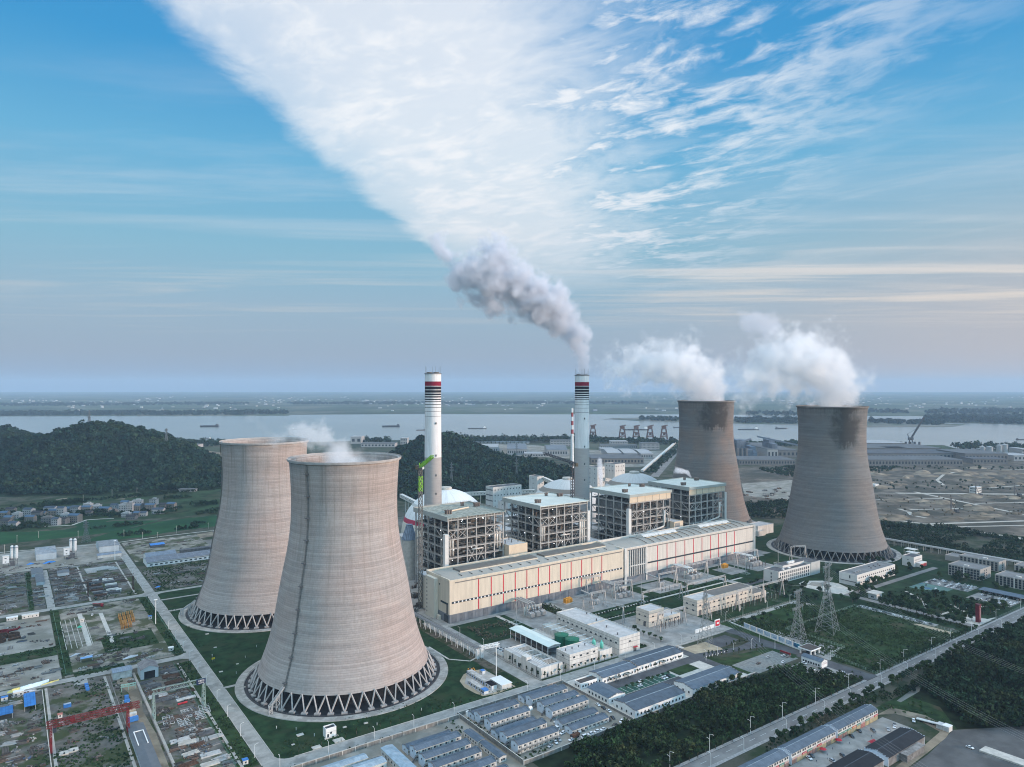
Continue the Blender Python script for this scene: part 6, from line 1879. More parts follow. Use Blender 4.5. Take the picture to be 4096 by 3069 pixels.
# ------------------------------------------------------------------ shop rows south of the public road
shopcols = [(.52,.50,.48),(.42,.03,.03),(.50,.46,.42),(.06,.20,.15),(.45,.12,.03),(.50,.48,.46)]
def shop_row(label,x0,y0,x1,y1,h,front,dark=False,n=9):
 T = thing('shop_row',label,'shops',(x0,y0,0),0,'shop rows beside the public road')
 MB().gable_wall(x0 + .2,y0,x1 - .2,y1,h,h + 1.5,'x').build('wall',dormwall if not dark else mat('sooty_wall',(.17,.165,.16),.9,.3,.3),T)
 MB().gable(x0 + .2,y0,x1 - .2,y1,h + .03,h + 1.7,'x',0,.35,.16).build('roof',slateroof if not dark else stripes_mat('charcoal_roof',(.030,.032,.037),(.022,.024,.028),0,1.9,.9,.6),T)
 MB().box(x0 + .6,(y0 + y1) / 2 - .12,h + 1.68,x1 - .6,(y0 + y1) / 2 + .12,h + 1.92).build('ridge_cap',paleroof if not dark else slateroof,T)
 for x in (x0 - .05,x1 - .25):
  g = MB()
  k = 9; st = (y1 - y0) / k
  for q in range(k): g.box(x,y0 + q * st,0,x + .3,y0 + (q + 1) * st,h + .3 + 1.6 * (1 - abs(q - 4) / 4.5))
  g.build('gable_wall',palewall,T)
 r = random.Random(int(x0))
 for k in range(n):
  xa,xb = x0 + (x1 - x0) * (k + .06) / n,x0 + (x1 - x0) * (k + .94) / n
  if front:
   c = shopcols[r.randrange(6)]
   MB().box(xa,y0 - .25,.1,xb,y0 - .04,3.0).build('shop_front',mat('shop_front_%d' % shopcols.index(c),(.15 + .1 * shopcols.index(c) / 3,.14,.12),.8,.3,.8) if r.random() < .5 else mat('shutter_tan',(.36,.30,.18),.8,.2,.5),T)
   sb = MB().box(xa,y0 - .5,3.1,xb,y0 - .2,4.1).build('sign_board',mat('sign_board_%d' % shopcols.index(c),c,.6,.2,.5),T)
   strokes(T,[(xa + .7 + q * .9,3.6) for q in range(int((xb - xa - 1) / .9) + 1)],y0 - .5,.6,redpaint if c[1] > .4 else white,k + 1)
   window(T,(xa + xb) / 2 - 1.1,y0 - .03,4.9,1.3,1.2,'-y',glass); window(T,(xa + xb) / 2 + 1.1,y0 - .03,4.9,1.3,1.2,'-y',glass)
 return T
shop_row('shop row with red sign boards at the dirt end of the court',439.5,252.3,490,261.5,6.6,True)
shop_row('middle shop row along the public road with a red parasol in front',388.3,252.3,437,261.8,6.6,True)
shop_row('shop row cut by the bottom picture edge, nearest the camps',340,252.3,385.5,261.8,6.6,True)
shop_row('charcoal roofed workshop row, the one with patched sheets by the dirt track',434,217,480,231.8,5.2,False,True)
shop_row('charcoal roofed workshop row cut by the bottom picture edge',383,217.5,429.5,233,5.2,False,True)
sp = thing('patch_sheet','patched grey lean-to roof stuck to the charcoal workshop','lean-to',(450,212,0)); MB().box(448,212.6,0,470,216.8,4.4).build('wall',MATS['sooty_wall'],sp); MB().box(447.5,212,4.4,470.5,216.9,4.6).build('roof',mat('patched_roof',(.22,.21,.20),.9,.35,.35),sp)
for k,(x,y) in enumerate(((437,250.2),(418,249.6))):
 T = thing('parasol',['red parasol before the join of two shop rows','red parasol in front of the middle shop row'][k],'parasol',(x,y,0)); OFF[T.name] = Vector((0,0,0))
 MB().tube([(0,0,0),(0,0,2.6)],.06,6).build('pole',steel,T); MB().lathe([(2.2,2.1),(.1,3.0)],8).build('canopy',redpaint,T)
T = thing('awning','red tarpaulin awning beside the charcoal workshop','awning',(449,236,0)); MB().gable(449,235,455,238,2.0,2.8,'x',0,0,.1).build('sheet',redpaint,T)
for q in ((449.2,235.2),(454.6,235.2),(449.2,237.6),(454.6,237.6)): MB().box(q[0],q[1],0,q[0] + .12,q[1] + .12,2).build('pole',steel,T)
for k in range(2):
 T = thing('white_hut',['white hut with stained sides, the square one by the dirt track','low grey hut attached beside the square white one'][k],'hut',(510 + k,215,0))
 MB().box(509.5 + k * .2,215 + k * 4.4,0,514.5,219 + k * 4,3.4 - k * .5).build('wall',offwhite,T); MB().box(509.2,214.8 + k * 4.4,3.4 - k * .5,514.8,219.3 + k * 4,3.6 - k * .5).build('roof',[white,greyroof][k],T); MB().box(509.4,216 + k * 4.2,.1,509.5 + k * .2,218 + k * 4,2.2).build('door',steel,T)
T = thing('flat_trailer','long pale flatbed trailer at the end of the shop court','trailer',(512,230,0)); OFF[T.name] = Vector((0,0,0)); T.rotation_euler = (0,0,rad(15)); T.location = (512.5,230,0)
MB().box(-1.5,-6.5,1.1,1.5,6.5,1.5).build('bed',offwhite,T)
for q in (-4,-2.8,3.6):
 for s_ in (-1.4,1.1): MB().box(s_,q - .5,.0,s_ + .3,q + .5,1.0).build('wheel',black,T)
T = thing('concrete_slab','long pale concrete platform on the dark lot','platform',(500,168,0)); MB().prism([(498.8,193),(507.6,192.8),(509.5,150),(501.5,150)],0,1.0).build('slab',lightcon,T)


# ------------------------------------------------------------------ the storage yards on the left
def gantry_crane(label,x0,x1,y,h,m,over,double,board=False,depth=3.0):
 T = thing('gantry_crane',label,'gantry crane',(x0,y,0))
 for dy in ((-1.6,1.6) if double else (0,)):
  g = MB(); g.lattice((x0 - over[0],y + dy,h + depth / 2),(x1 + over[1],y + dy,h + depth / 2),1.3,depth,16,.14); g.build('girder',m,T)
 if double:
  w_ = MB()
  for k in range(40): w_.beam((x0 - over[0] + (x1 - x0 + sum(over)) * k / 39,y - 1.6,h + depth),(x0 - over[0] + (x1 - x0 + sum(over)) * k / 39,y + 1.6,h + depth),.16)
  w_.build('walkway',m,T)
 for x in (x0,x1):
  for s_ in (-1,1):
   l = MB(); l.lattice((x,y + s_ * 4.2,.8),(x,y + s_ * 1.5,h),1.0,1.0,9,.17); l.build('leg',m,T)
  b = MB(); b.box(x - .5,y - 5,.3,x + .5,y + 5,1.0); b.box(x - .3,y - 4,h * .35,x + .3,y + 4,h * .35 + .5); b.build('end_carriage',m,T)
  for s_ in (-4,4): MB().box(x - .3,y + s_ - .5,0.05,x + .3,y + s_ + .5,.35).build('wheel',darksteel,T)
 MB().rbox(x0 + (x1 - x0) * .27,y,h + depth * .2,2.6,3.0,2.4).build('trolley',m if double else darksteel,T)
 MB().rbox(x0 + 1.8,y - 1.8,h - 3.2,2.0,2.0,2.6).build('cab',glass,T)
 return T
crred = mat('gantry_red',(.15,.012,.015),.75,.25,.4); crteal = mat('gantry_teal_grey',(.24,.33,.31),.7,.15,.4)
gantry_crane('long dark red double girder gantry crane in the lower left yard',23.2,66.2,533,15.2,crred,(2.5,7),True)
gg = gantry_crane('grey green single girder gantry crane with a blue name board',83.6,116.2,546,16.2,crteal,(1,1),False)
MB().box(111.2,545.0,15.6,117.4,545.3,19.6).build('name_board',mat('board_navy',(.008,.022,.065),.5,.1,.4),gg)
text(gg,'CEEC',(114.5,544.95,18.3),1.75,(rad(90),0,0),white); strokes(gg,[(112.9 + .8 * k,16.8) for k in range(5)],544.99,.8,white,8)
gantry_crane('rusty brown gantry crane over the pipe yard far up the plant road',73.6,117.5,905,14.5,rust,(3,1),False,depth=2.6)
for xx,y0,y1 in ((24.8,450,645),(63.6,450,645),(74,880,1060),(117,880,1056),(83.2,440,640),(116.2,440,640)):
 rect('crane_track',xx - .9,y0,xx + .9,y1,concrete,0.13)
wall_run('low grey wall left of the red gantry track',[(22.4,450),(22.4,642)],.9,lightcon,.5,cap=False)
wall_run('low dark wall right of the red gantry track',[(66.4,440),(66.4,642)],1.0,wallgrey,.5,cap=False)
wall_run('dark plank wall between dirt track and teal gantry yard',[(82,440),(82,640)],1.2,wallgrey,.4,cap=False)
# stored goods
def stack(name,label,cat,x,y,rz,builder,group=None):
 T = thing(name,label,cat,(0,0,0),0,group); builder(T); T.location = (x,y,.13); T.rotation_euler = (0,0,rz); return T
def pipes(n,L,r,m,rows=2,lab='pipe'):
 def f(T):
  for q in range(rows):
   for k in range(n - q): MB().tube([(-L / 2,(k + q * .5 - n / 2) * 2.1 * r,r + q * 1.8 * r),(L / 2,(k + q * .5 - n / 2) * 2.1 * r,r + q * 1.8 * r)],r,8).build(lab,m,T)
 return f
def beams(n,L,m,w_=.5,gap=1.1):
 def f(T):
  for k in range(n): MB().box(-L / 2 + (k % 3) * .3,(k - n / 2) * gap,0,L / 2 - (k % 2) * .5,(k - n / 2) * gap + w_,w_ * 1.2).build('beam',m,T)
 return f
jibm = mat('orange_jib_paint',(.42,.21,.05),.7,.2,.5)
def jibs(T):
 for i in range(4):
  for j in range(4):
   if (i,j) in ((3,0),): continue
   m = MB(); m.lattice((i * 3.6 - 6,j * 12.6 - 24 + i * 2,1.0),(i * 3.6 - 6 + .5,j * 12.6 - 13 + i * 2,1.0),2.0,1.8,6,.24); m.build('jib_section',jibm,T)
 m = MB(); m.lattice((-4,-20,3.0),(-3.5,-8,3.0),2,1.8,6,.22); m.build('jib_section',jibm,T)
stack('jib_sections','stack of orange lattice crane sections lying on the yard grass','crane parts',97,783,rad(-3),jibs)
def rails(T):
 for k in range(6):
  for q in range(5): MB().box(k * 4.0,q * 19 + (k % 2) * 2,0,k * 4.0 + .5,q * 19 + 17 + (k % 2) * 2,.3).build('beam',lightcon,T)
stack('levelling_beams','rows of long white concrete beams laid on the yard floor','beams',43,728,0,rails)
pipe_white = mat('pipe_white',(.44,.445,.44),.5,.12,.4)
def trusses(T):
 for k in range(4):
  MB().box(-17,k * 4.4 - 9,.2,17 - k * 2.5,k * 4.4 - 7.4,1.6).build('girder',pipe_white,T)
 for s_ in (-17,7):
  m = MB()
  for i in range(6):
   m.box(s_ + i * 2,-16,.2,s_ + .4 + i * 2,-2,.7); m.box(s_,-16 + i * 2.6,.203,s_ + 10.4,-15.6 + i * 2.6,.65)
  m.build('frame',pipe_white,T)
stack('white_girders','long white girders and frames stored under the rusty gantry','girders',97,1027,rad(4),trusses)
stack('pipe_stack','row of white pipes at the top of the dark pipe yard','pipes',90,966,0,pipes(4,15,.55,pipe_white))
stack('pipe_stack','pair of long white pipes beside the red roll in the teal gantry yard','pipes',107.5,563.5,rad(3),pipes(2,13,.85,pipe_white,1))
stack('red_roll','short red pipe roll beside the long white pipes','pipes',104,557,rad(6),pipes(1,6.5,.7,redpaint,1))
r7 = random.Random(17)
spots = [(93,572,14,darksteel,'dark'),(107,588,14,darksteel,'dark'),(107,602,15,rust,'rusty'),(107,615,14,rust,'rusty'),(92,590,12,rust,'rusty'),(92,603,11,darksteel,'dark'),(110,578,13,rust,'rusty'),(92,581,13,pipe_white,'white'),(89,613,9,darksteel,'dark'),(107,627,13,darksteel,'dark')]
for k,(x,y,L,m_,cn) in enumerate(spots):
 stack('beam_stack','%s steel beams in the teal gantry yard, %s layer up from the road side' % (cn,nth(k)),'steel beams',x,y,rad(r7.uniform(-3,5)),beams(6,L,m_),'steel beams in the teal gantry yard')
for k in range(12):
 stack('pipe_stack','%s row of dark pipes counted from the road in the long pipe yard' % nth(k),'pipes',84 + 14 * (k % 2) + r7.uniform(-1,1),896 + k * 6.0,rad(r7.uniform(-2,4)),pipes(4,12,.5,[rust,darksteel,darksteel,MATS['lift_tower_white']][k % 4]),'dark pipes in the long pipe yard')
def frames(T):
 m = MB()
 for i in range(4): m.box(i * 2.2,0,0,i * 2.2 + .3,14,.4)
 for j in range(6): m.box(0,j * 2.75,.003,6.9,j * 2.75 + .3,.38)
 m.build('frame',pipe_white,T)
for k,(x,y) in enumerate(((87,528),(96,519),(101,531),(107,523),(111,532))):
 stack('window_frames','white square-meshed frame lying in the teal gantry yard, %s from the track' % nth(k),'frames',x,y,rad(r7.uniform(-6,4)),frames,'white frames in the teal gantry yard')
for k,(x,y,L,m_,cn) in enumerate(((92,500,12,pipe_white,'white'),(95,494,11,lightcon,'pale'),(100,487,9,rust,'rusty'),(108,500,10,darksteel,'dark'),(94,478,10,lightcon,'pale'),(104,470,12,pipe_white,'white'),(112,492,9,steel,'grey'),(90,465,11,rust,'rusty'),(101,458,11,lightcon,'pale'))):
 stack('beam_stack','%s beams %s in the lower part of the teal gantry yard' % (cn,['beside the frames','behind the frames','near the pale track','by the green strip','amid loose scrap','near the blue hut','close to the fence','by the plank wall','at the picture edge'][k]),'steel beams',x,y,rad(r7.uniform(-4,8)),beams(5,L,m_,.6),'beams in the lower yard')
def container(label,x,y,L,W_,h,m_,rz=0.0,open_=False):
 T = thing('container',label,'container',(x,y,.13)); OFF[T.name] = Vector((0,0,0)); T.rotation_euler = (0,0,rz)
 MB().box(0,0,0,L,W_,h).build('body',m_,T)
 rb = MB()
 for k in range(int(L / .8)): rb.box(.2 + k * .8,-.06,.15,.5 + k * .8,0,h - .15)
 rb.build('ribs',m_,T); MB().box(-.05,.15,.1,0,W_ - .15,h - .1).build('door',m_,T)
 MB().box(.1,.1,h,L - .1,W_ - .1,h + .08).build('roof',stripes_mat('container_roof_pale',(.36,.42,.50),(.28,.34,.42),0,.8,.6) if open_ else m_,T)
 return T
cream_c = mat('container_cream',(.50,.42,.30),.8,.15,.4)
container('blue container with pale roof alone in the red gantry yard',33.7,597.5,4.6,2.6,2.5,bluepaint,rad(4),True)
container('cream container between red gantry leg and dirt track, the upper one',68.8,560,5.6,2.6,2.6,cream_c); container('cream container between red gantry leg and dirt track, the lower one',68.6,554,5.8,2.8,2.6,offwhite)
container('blue container right of the red gantry leg',68.4,546.5,6,2.8,2.6,bluepaint,rad(3)); container('blue box by the dirt track above the gantry tip',71,588,2.6,2.4,2.6,bluepaint); container('low blue box below the other box by the dirt track',70.0,581.5,3.6,2.0,2.0,bluepaint)
for k in range(3): container('stacked blue bin beside the pale ramp, %s from the ramp' % nth(k),49.2,622 + k * 5,2.4,2.6,1.6,bluepaint)
def blue_roof(label,x0,y0,x1,y1,h,m_=blueroof):
 T = thing('blue_shelter',label,'shelter',(x0,y0,0),0,'blue roofed yard shelters')
 MB().box(x0,y0,h,x1,y1,h + .18).build('roof',m_,T)
 for x in (x0 + .2,x1 - .45):
  for y in (y0 + .2,(y0 + y1) / 2,y1 - .45): MB().box(x,y,0,x + .25,y + .25,h).build('post',steel,T)
blue_roof('big bright blue roof left of the red gantry, the higher one',10.6,607,17.6,633.5,3.6); blue_roof('bright blue roof cut by the left picture edge',-12,601,4.2,616,3.6); blue_roof('small light blue shelter roof in the middle yard',50.6,688,59.4,692.5,3.0,mat('light_blue_sheet',(.17,.33,.58),.6,.08,.3))
def hut(label,x,y,w_,d_,h,roofm,wallm=offwhite,group='small yard huts',nw=1):
 T = thing('yard_hut',label,'hut',(x,y,0),0,group)
 MB().box(x,y,0,x + w_,y + d_,h).build('wall',wallm,T); MB().box(x - .25,y - .25,h,x + w_ + .25,y + d_ + .25,h + .2).build('roof',roofm,T)
 windows(T,'-y',y,x + .2,x + w_ - .2,[1.0],nw,.9,1.0,glass); window(T,x - .03,y + d_ / 2,.05,.9,2.0,'-x',darksteel,'door')
hut('white hut with two openings behind the tarpaulin mound',4.5,641,6.4,4,3.2,white,nw=2); hut('blue roofed white guard hut at the plant road corner',117.2,444.8,3,3,2.7,bluepaint); hut('blue roofed white hut by the fence near the orange sections',114.6,777.5,3,3,2.8,bluepaint)
hut('white hut at the rounded yard corner',115,673.5,4,3.4,2.8,white); hut('grey hut beside the row of white beams',58.8,806,3.4,3.4,3,lightcon); hut('white hut at the edge of the long pipe yard',100.2,901,5.2,3.6,2.8,white)
hut('white double hut at the left of the upper yard road',.6,851,9,5,2.9,white,nw=3); hut('longer pale hut with dark gateway by the upper yard road',13,851,14,5,3.0,offwhite,nw=4)
hut('blue hut by the vent pipes left of the mound',-2.8,637,4,3,2.6,bluepaint); hut('tiny red roofed hut in the red gantry yard',29.4,582,2.6,2.6,2.4,mat('faded_red',(.42,.15,.12),.8,.2,.5))
# tarpaulin mounds
def mound(label,pts,hts,m_,seed):
 r = random.Random(seed); T = thing('tarpaulin_mound',label,'mound',(*pts[0],0)); n = 9
 rings = []
 for k in range(30):
  f = k / 29 * (len(pts) - 1); i = min(int(f),len(pts) - 2); g = f - i
  x = pts[i][0] * (1 - g) + pts[i + 1][0] * g; y = pts[i][1] * (1 - g) + pts[i + 1][1] * g; hh = hts[i] * (1 - g) + hts[i + 1] * g
  rings.append([(x,y + (-1 + 2 * j / (n - 1)) * hh * 1.25 * r.uniform(.9,1.1),max(.12,hh * math.sin(math.pi * j / (n - 1)) * r.uniform(.88,1.1))) for j in range(n)])
 b = MB(); b.add([v for q in rings for v in q],[(k * n + j,(k + 1) * n + j,(k + 1) * n + j + 1,k * n + j + 1) for k in range(29) for j in range(n - 1)])
 b.build('sheet',m_,T,smooth=True)
tw = mat('tarpaulin_white',(.55,.66,.70),.55,.1,.5,bump=.6); ty = mat('tarpaulin_yellow',(.60,.50,.17),.7,.2,.5,bump=.6)
mound('long mound under a pale blue white tarpaulin beside the yard road',[(9,654),(14,655),(22,657),(27.5,661)],[2.0,2.3,2.2,1.5],tw,3); mound('yellow sacks piled at the near end of the white mound',[(.8,652.5),(4,653.5),(9.2,654.6)],[.7,1.9,2.0],ty,5)
mound('low strip of yellow sacks at the far end of the white mound',[(22,654),(28,656),(34,658)],[.5,.9,.7],ty,6); mound('smaller crumpled white tarpaulin mound below the long one',[(4,645.5),(8,647),(17,646),(19,646)],[.6,1.3,1.0,.4],mat('tarpaulin_grey',(.46,.47,.50),.6,.12,.5,bump=.6),8)
mound('blue tarpaulin heap in front of the arched shed',[(22,1106),(26,1108),(30,1107)],[.7,2.0,.8],blueroof if False else mat('tarpaulin_blue',(.03,.19,.52),.6,.2,.5,bump=.5),9); mound('longer blue tarpaulin heap right of the arched shed front',[(39,1100),(46,1103),(53,1104)],[.6,2.4,.8],MATS['tarpaulin_blue'],10)
mound('small green tarpaulin heap beside the white beams',[(55,790),(57.5,791),(59.5,790)],[.5,1.6,.6],mat('tarpaulin_green',(.05,.36,.24),.6,.1,.5),11)
mound('white bagged heap beside the blue shelter in the middle yard',[(52,698),(56,700),(61,703)],[.6,1.4,.6],MATS['tarpaulin_grey'],12); mound('white bagged heap at the end of the white beams',[(44,708),(49,712),(54,710)],[.5,1.2,.5],MATS['tarpaulin_grey'],13)
mound('white sheeted heap at the yard corner near the rounded road',[(80,676),(86,678),(92,679)],[.7,1.6,.8],MATS['tarpaulin_grey'],14); mound('blue tarpaulin heap left of the grey tower road',[(139,896),(142,897),(145,896)],[.5,1.5,.5],MATS['tarpaulin_blue'],15)
# red drums
def drums(T):
 for k,(x,y,r_,h_,m_) in enumerate(((0,0,4.5,2.6,crred),(-1,-14,5,3.4,rust),(8,-15,4.6,3.0,rust),(-2,-26,4.2,2.4,rust))):
  MB().lathe([(r_,0),(r_,h_),(r_ - .7,h_),(r_ - .7,.3)],24,x,y,cap1=False).build('ring',m_,T)
 MB().tube([(4,2,1),(11,3,1.2),(13,4,2.6)],1.0,10).build('pipe',crred,T); MB().tube([(4,-27,1.2),(13,-24,1.2)],1.1,10).build('pipe',rust,T); MB().tube([(14,-28,.5),(16,-24,.5)],1.3,12).build('roller',darksteel,T)
stack('steel_rings','red and rusty steel rings and bends lying at the left picture edge','steel rings',-2,812,0,drums)
for k,(x,y) in enumerate(((27.2,521.5),(32.4,522.5))): hut(['pale square slab box in the red gantry yard, left one','pale square slab box in the red gantry yard, right one'][k],x,y,4.8,4.6,.8,lightcon,lightcon,'pale slab boxes')
# sheds
def shed(label,x0,y0,x1,y1,h,rise,roofm,wallm,ax='x',doorside=None,name='storage_shed',arch=False):
 T = thing(name,label,'shed',(x0,y0,0))
 if arch:
  n = 12; yc = (y0 + y1) / 2
  for (a,b_) in ((y0,yc),(yc,y1)):
   pr = [(a + (b_ - a) * i / n,h + rise * math.sin(math.pi * i / n)) for i in range(n + 1)]
   m = MB(); m.add([(x,p,q) for x in (x0 - .3,x1 + .3) for p,q in pr],[(i,i + n + 1,i + n + 2,i + 1) for i in range(n)]); m.build('roof',roofm,T,smooth=True)
   m = MB(); m.add([(x,p,q) for x in (x0,x1) for p,q in [(b_,0),(a,0)] + pr],[tuple(range(n + 3)),tuple(range(2 * n + 5,n + 2,-1))]); m.build('end_wall',wallm,T)
  MB().box(x0,y0,0,x1,y0 + .3,h).build('wall',wallm,T)
 else:
  MB().gable_wall(x0,y0,x1,y1,h,h + rise,ax).build('wall',wallm,T); MB().gable(x0,y0,x1,y1,h + .02,h + rise + .1,ax,0,.4,.15).build('roof',roofm,T)
 if doorside == '-y':
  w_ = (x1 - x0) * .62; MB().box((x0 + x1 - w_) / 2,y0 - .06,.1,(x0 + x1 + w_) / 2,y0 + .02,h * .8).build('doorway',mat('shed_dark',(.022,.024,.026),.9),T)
 return T
palew = mat('sheet_wall_pale',(.42,.47,.50),.7,.1,.15,stretch=(1,1,.2)); arched = stripes_mat('arched_roof_grey',(.28,.31,.335),(.23,.255,.28),0,1.5,.85,.45,.2)
shed('grey double arched shed between the two pairs of silos',32.4,1125,55.2,1172,7.8,2.6,arched,palew,arch=True)
shed('grey steep shed with a lean-to roof beside the tall light mast',105,1127,129,1172,8.0,3.5,arched,palew)
shed('brown grey gabled shed with a wide dark doorway in the near yard',86,620.5,98.5,637.5,7.3,2.8,mat('weathered_shed_roof',(.20,.19,.19),.85,.25,.25),palew,'y','-y')
shed('low pale shed with a flat blue grey roof at the yard road',68.2,632.3,81.5,643,5.6,.5,shedroof,mat('stained_white_wall',(.44,.45,.44),.9,.25,.3))
lw = shed('long white workshop with dark windows and grey roof behind the cooling towers',146,1003,232,1034,5.6,2.6,stripes_mat('workshop_roof',(.19,.21,.245),(.27,.30,.33),0,9.5,.96,.6),white,'x')
windows(lw,'-y',1003,148,230,[1.4],14,3.0,1.6,glass); MB().box(146.5,1002.8,4.2,231.5,1003,4.8).build('eaves_dark_band',darkroof,lw)
shed('grey shed joined to the long white workshop',150,1034.5,186,1058,6,3,shedroof,white,'x'); shed('dark low shelter behind the long white workshop',196,1058,244,1068,4,.5,darkroof,darksteel,'x')
for x0,y0,x1,y1,lab in ((25.3,1030,36.8,1062,'dark grey roofed shed beside the short yard road, upper one'),(28.8,984,36.4,1026,'dark grey roofed shed beside the short yard road, lower one'),(51,1016,63,1031,'small dark roof amid scrap and white huts'),(66,440,75,533,'long slate roof at the bottom beside the dirt track')):
 s_ = shed(lab,x0,y0,x1,y1,3.6,.5,mat('slate_grey_sheet',(.10,.115,.13),.6,.1,.25),palew,'y')
 if y1 == 533: MB().box(67.6,499,4.3,68.2,520,4.7).build('roof_edge',white,s_); MB().box(73,499,4.3,73.6,520,4.7).build('roof_edge',white,s_); MB().box(68.2,519.4,4.3,73,520,4.7).build('roof_edge',white,s_)
shed('long grey lean-to below the steep shed by the light mast',100,1092,128,1106,3.4,.6,shedroof,offwhite,'x'); shed('blue roofed open shed beside rubble, top of the plant road',168,1120,186,1134,3.2,.5,MATS['tarpaulin_blue'],darksteel,'x')
# batching plants
for k,(x,y,hx,hy) in enumerate(((6.5,1120,-3.2,1110),(71.5,1125,63,1117))):
 T = thing('batching_plant',['concrete batching plant with twin white silos at the left picture edge','concrete batching plant with twin white silos beside the arched shed'][k],'batching plant',(x,y,0))
 for dx in (0,4.6):
  MB().lathe([(.6,6.2),(2.0,8.6),(2.0,23.2),(1.2,24.2),(.3,24.6)],20,x + dx,y - dx * .6).build('silo',mat('silo_white',(.62,.63,.62),.6,.12,.4),T,smooth=False)
  MB().lathe([(2.06,21),(2.06,23.2)],20,x + dx,y - dx * .6,cap1=False).build('silo_band',mat('silo_grey_band',(.30,.33,.36),.6),T)
  for q in range(4): MB().beam((x + dx + 1.7 * math.cos(q * 1.57 + .78),y - dx * .6 + 1.7 * math.sin(q * 1.57 + .78),0),(x + dx + 1.7 * math.cos(q * 1.57 + .78),y - dx * .6 + 1.7 * math.sin(q * 1.57 + .78),8.6),.4).build('leg',darksteel,T)
 MB().box(hx,hy,4.2,hx + 6.6,hy + 6,13).build('mixer_house',white,T); MB().box(hx - .3,hy - .3,13,hx + 6.9,hy + 6.3,13.4).build('roof',offwhite,T)
 window(T,hx + 3,hy - .03,10,2.2,1.0,'-y',glass); window(T,hx + 3,hy - .03,5.6,1.6,1.0,'-y',glass)
 for q in range(4): MB().box(hx + .3 + (q % 2) * 5.5,hy + .3 + (q // 2) * 5,0,hx + .8 + (q % 2) * 5.5,hy + .8 + (q // 2) * 5,4.2).build('leg',darksteel,T)
 m = MB(); m.lattice((hx + 6,hy + 2,9),(x + 2,y - 2,6),1,1,6,.2); m.build('conveyor',darksteel,T)
 MB().box(hx + 7.4,hy - 1,0,hx + 12.6,hy + 2.6,6).build('control_frame',darksteel,T)
T = thing('truss_stand','pale green lattice trestle beside the dirt track','trestle',(72,600,0)); m = MB(); m.lattice((70.5,606,4),(80.5,604,4.4),1.2,1.6,9,.2); m.build('beam',mat('mint_steel',(.28,.46,.40),.7,.15,.5),T)
for x in (71,75.5,80): MB().beam((x,605,0),(x,605,3.4),.3).build('leg',MATS['mint_steel'],T)
# loose scrap
for k,(x0,y0,x1,y1,n) in enumerate(((44,884,73,1064,2600),(75,886,116,1000,900),(78,1042,126,1064,260),(-30,884,18,1062,2400),(24.5,884,34.5,980,330),(-30,1070,120,1112,420),(85,448,112,640,2000),(-30,310,112,445,1200),
        (-30,476,20,600,1800),(26,452,62,640,330),(-30,662,34,720,520),(-30,748,34,848,420),(46,662,112,700,520),(46,704,80,860,240),(82,720,112,860,160),(140,884,232,1000,620),(140,1070,230,1180,420),(-5,618,20,645,160),(68,560,82,632,120))):
 litter('scrap_litter',x0,y0,x1,y1,n,100 + k,holes=[(86,1010,114,1042),(31,1118,56,1180),(146,1000,235,1060),(9,606,19,635),(85,619,99,638),(24,982,38,1064),(50,1014,64,1033),(73,504,78,640),(88,745,108,825),(42,726,66,838)])
r9 = random.Random(5)
def weeds(name,boxes,n,seed,size=.55,m_=None):
 r = np.random.default_rng(seed); xs,ys = [],[]
 area = np.array([(b[2] - b[0]) * (b[3] - b[1]) for b in boxes]); w_ = (area / area.sum() * n).astype(int)
 for b,q in zip(boxes,w_):
  xs.append(r.uniform(b[0],b[2],q)); ys.append(r.uniform(b[1],b[3],q))
 x,y = np.concatenate(xs),np.concatenate(ys)
 keep = smooth_noise(x,y,.09,seed) + r.normal(scale=.25,size=len(x)) > -.05
 x,y = x[keep],y[keep]; rr = r.uniform(.35,1.1,len(x))
 mesh_np(name,leaf_cloud(x,y,rr * .35,rr,rr * .8,7,size,r),4,m_ or leaf2,kind='stuff')
weeds('weeds',[(117,660,126,864),(113,440,125,640),(36.5,664,44,866),(70,700,112,748),(19,880,24,1060),(-30,718,36,746),(136,421.7,254,426.3),(44,656,80,667),(66.6,560,74,640),(14,470,22,640),(257.5,352,262,420),(24,450,64,647),(138,880,240,1000),(78,880,120,895),(-30,300,118,440),(236,398,252,420),(264,346.8,300,356)],9000,21)

litter('scrap_litter',1240,800,1420,960,900,150,smax=5,hmax=3)


# ------------------------------------------------------------------ trees: a few kinds with trunk and crown, copied one by one
def make_tree(kind,h,cr,seed,leafm,nleaf=300,lsize=.34,trunk=.32):
 r = np.random.default_rng(seed); rr = random.Random(seed)
 T = thing('tree','x','tree')
 b = MB(); th = h * trunk
 b.tube([(0,0,0),(.1,.05,th * .6),(0,.1,th * 1.6)],[.05 * cr + .10,.05 * cr + .07,.06],7)
 cs = []
 nb = 7 if kind != 'tall' else 9
 for k in range(nb):
  a = k * 2.4 + rr.uniform(-.4,.4); q = rr.uniform(.25,.62) * cr; z = th + (h - th) * rr.uniform(.22,.85)
  if k == 0: q,z = 0,h - cr * .55
  p = (q * math.cos(a),q * math.sin(a),z); cs.append(p)
  b.tube([(0,0,th * rr.uniform(.7,1.2)),(p[0] * .5,p[1] * .5,(th + z) / 2),p],[.07,.05,.02],5)
 b.build('trunk',bark,T)
 cx,cy,cz = np.array(cs).T
 sz = r.uniform(.42,.62,nb) * cr
 q = leaf_cloud(cx,cy,cz,sz,sz * (.85 if kind != 'tall' else 1.3),nleaf // nb,lsize,r)
 mesh_np('crown',q,4,leafm,T)
 OFF[T.name] = Vector((0,0,0))
 return T
leaf3 = mat('foliage_light',(0.044,0.075,0.028),.9,.35,.25,island=.4,objvar=.2)
leaf4 = mat('foliage_bluish',(0.022,0.046,0.026),.9,.35,.25,island=.45,objvar=.2)
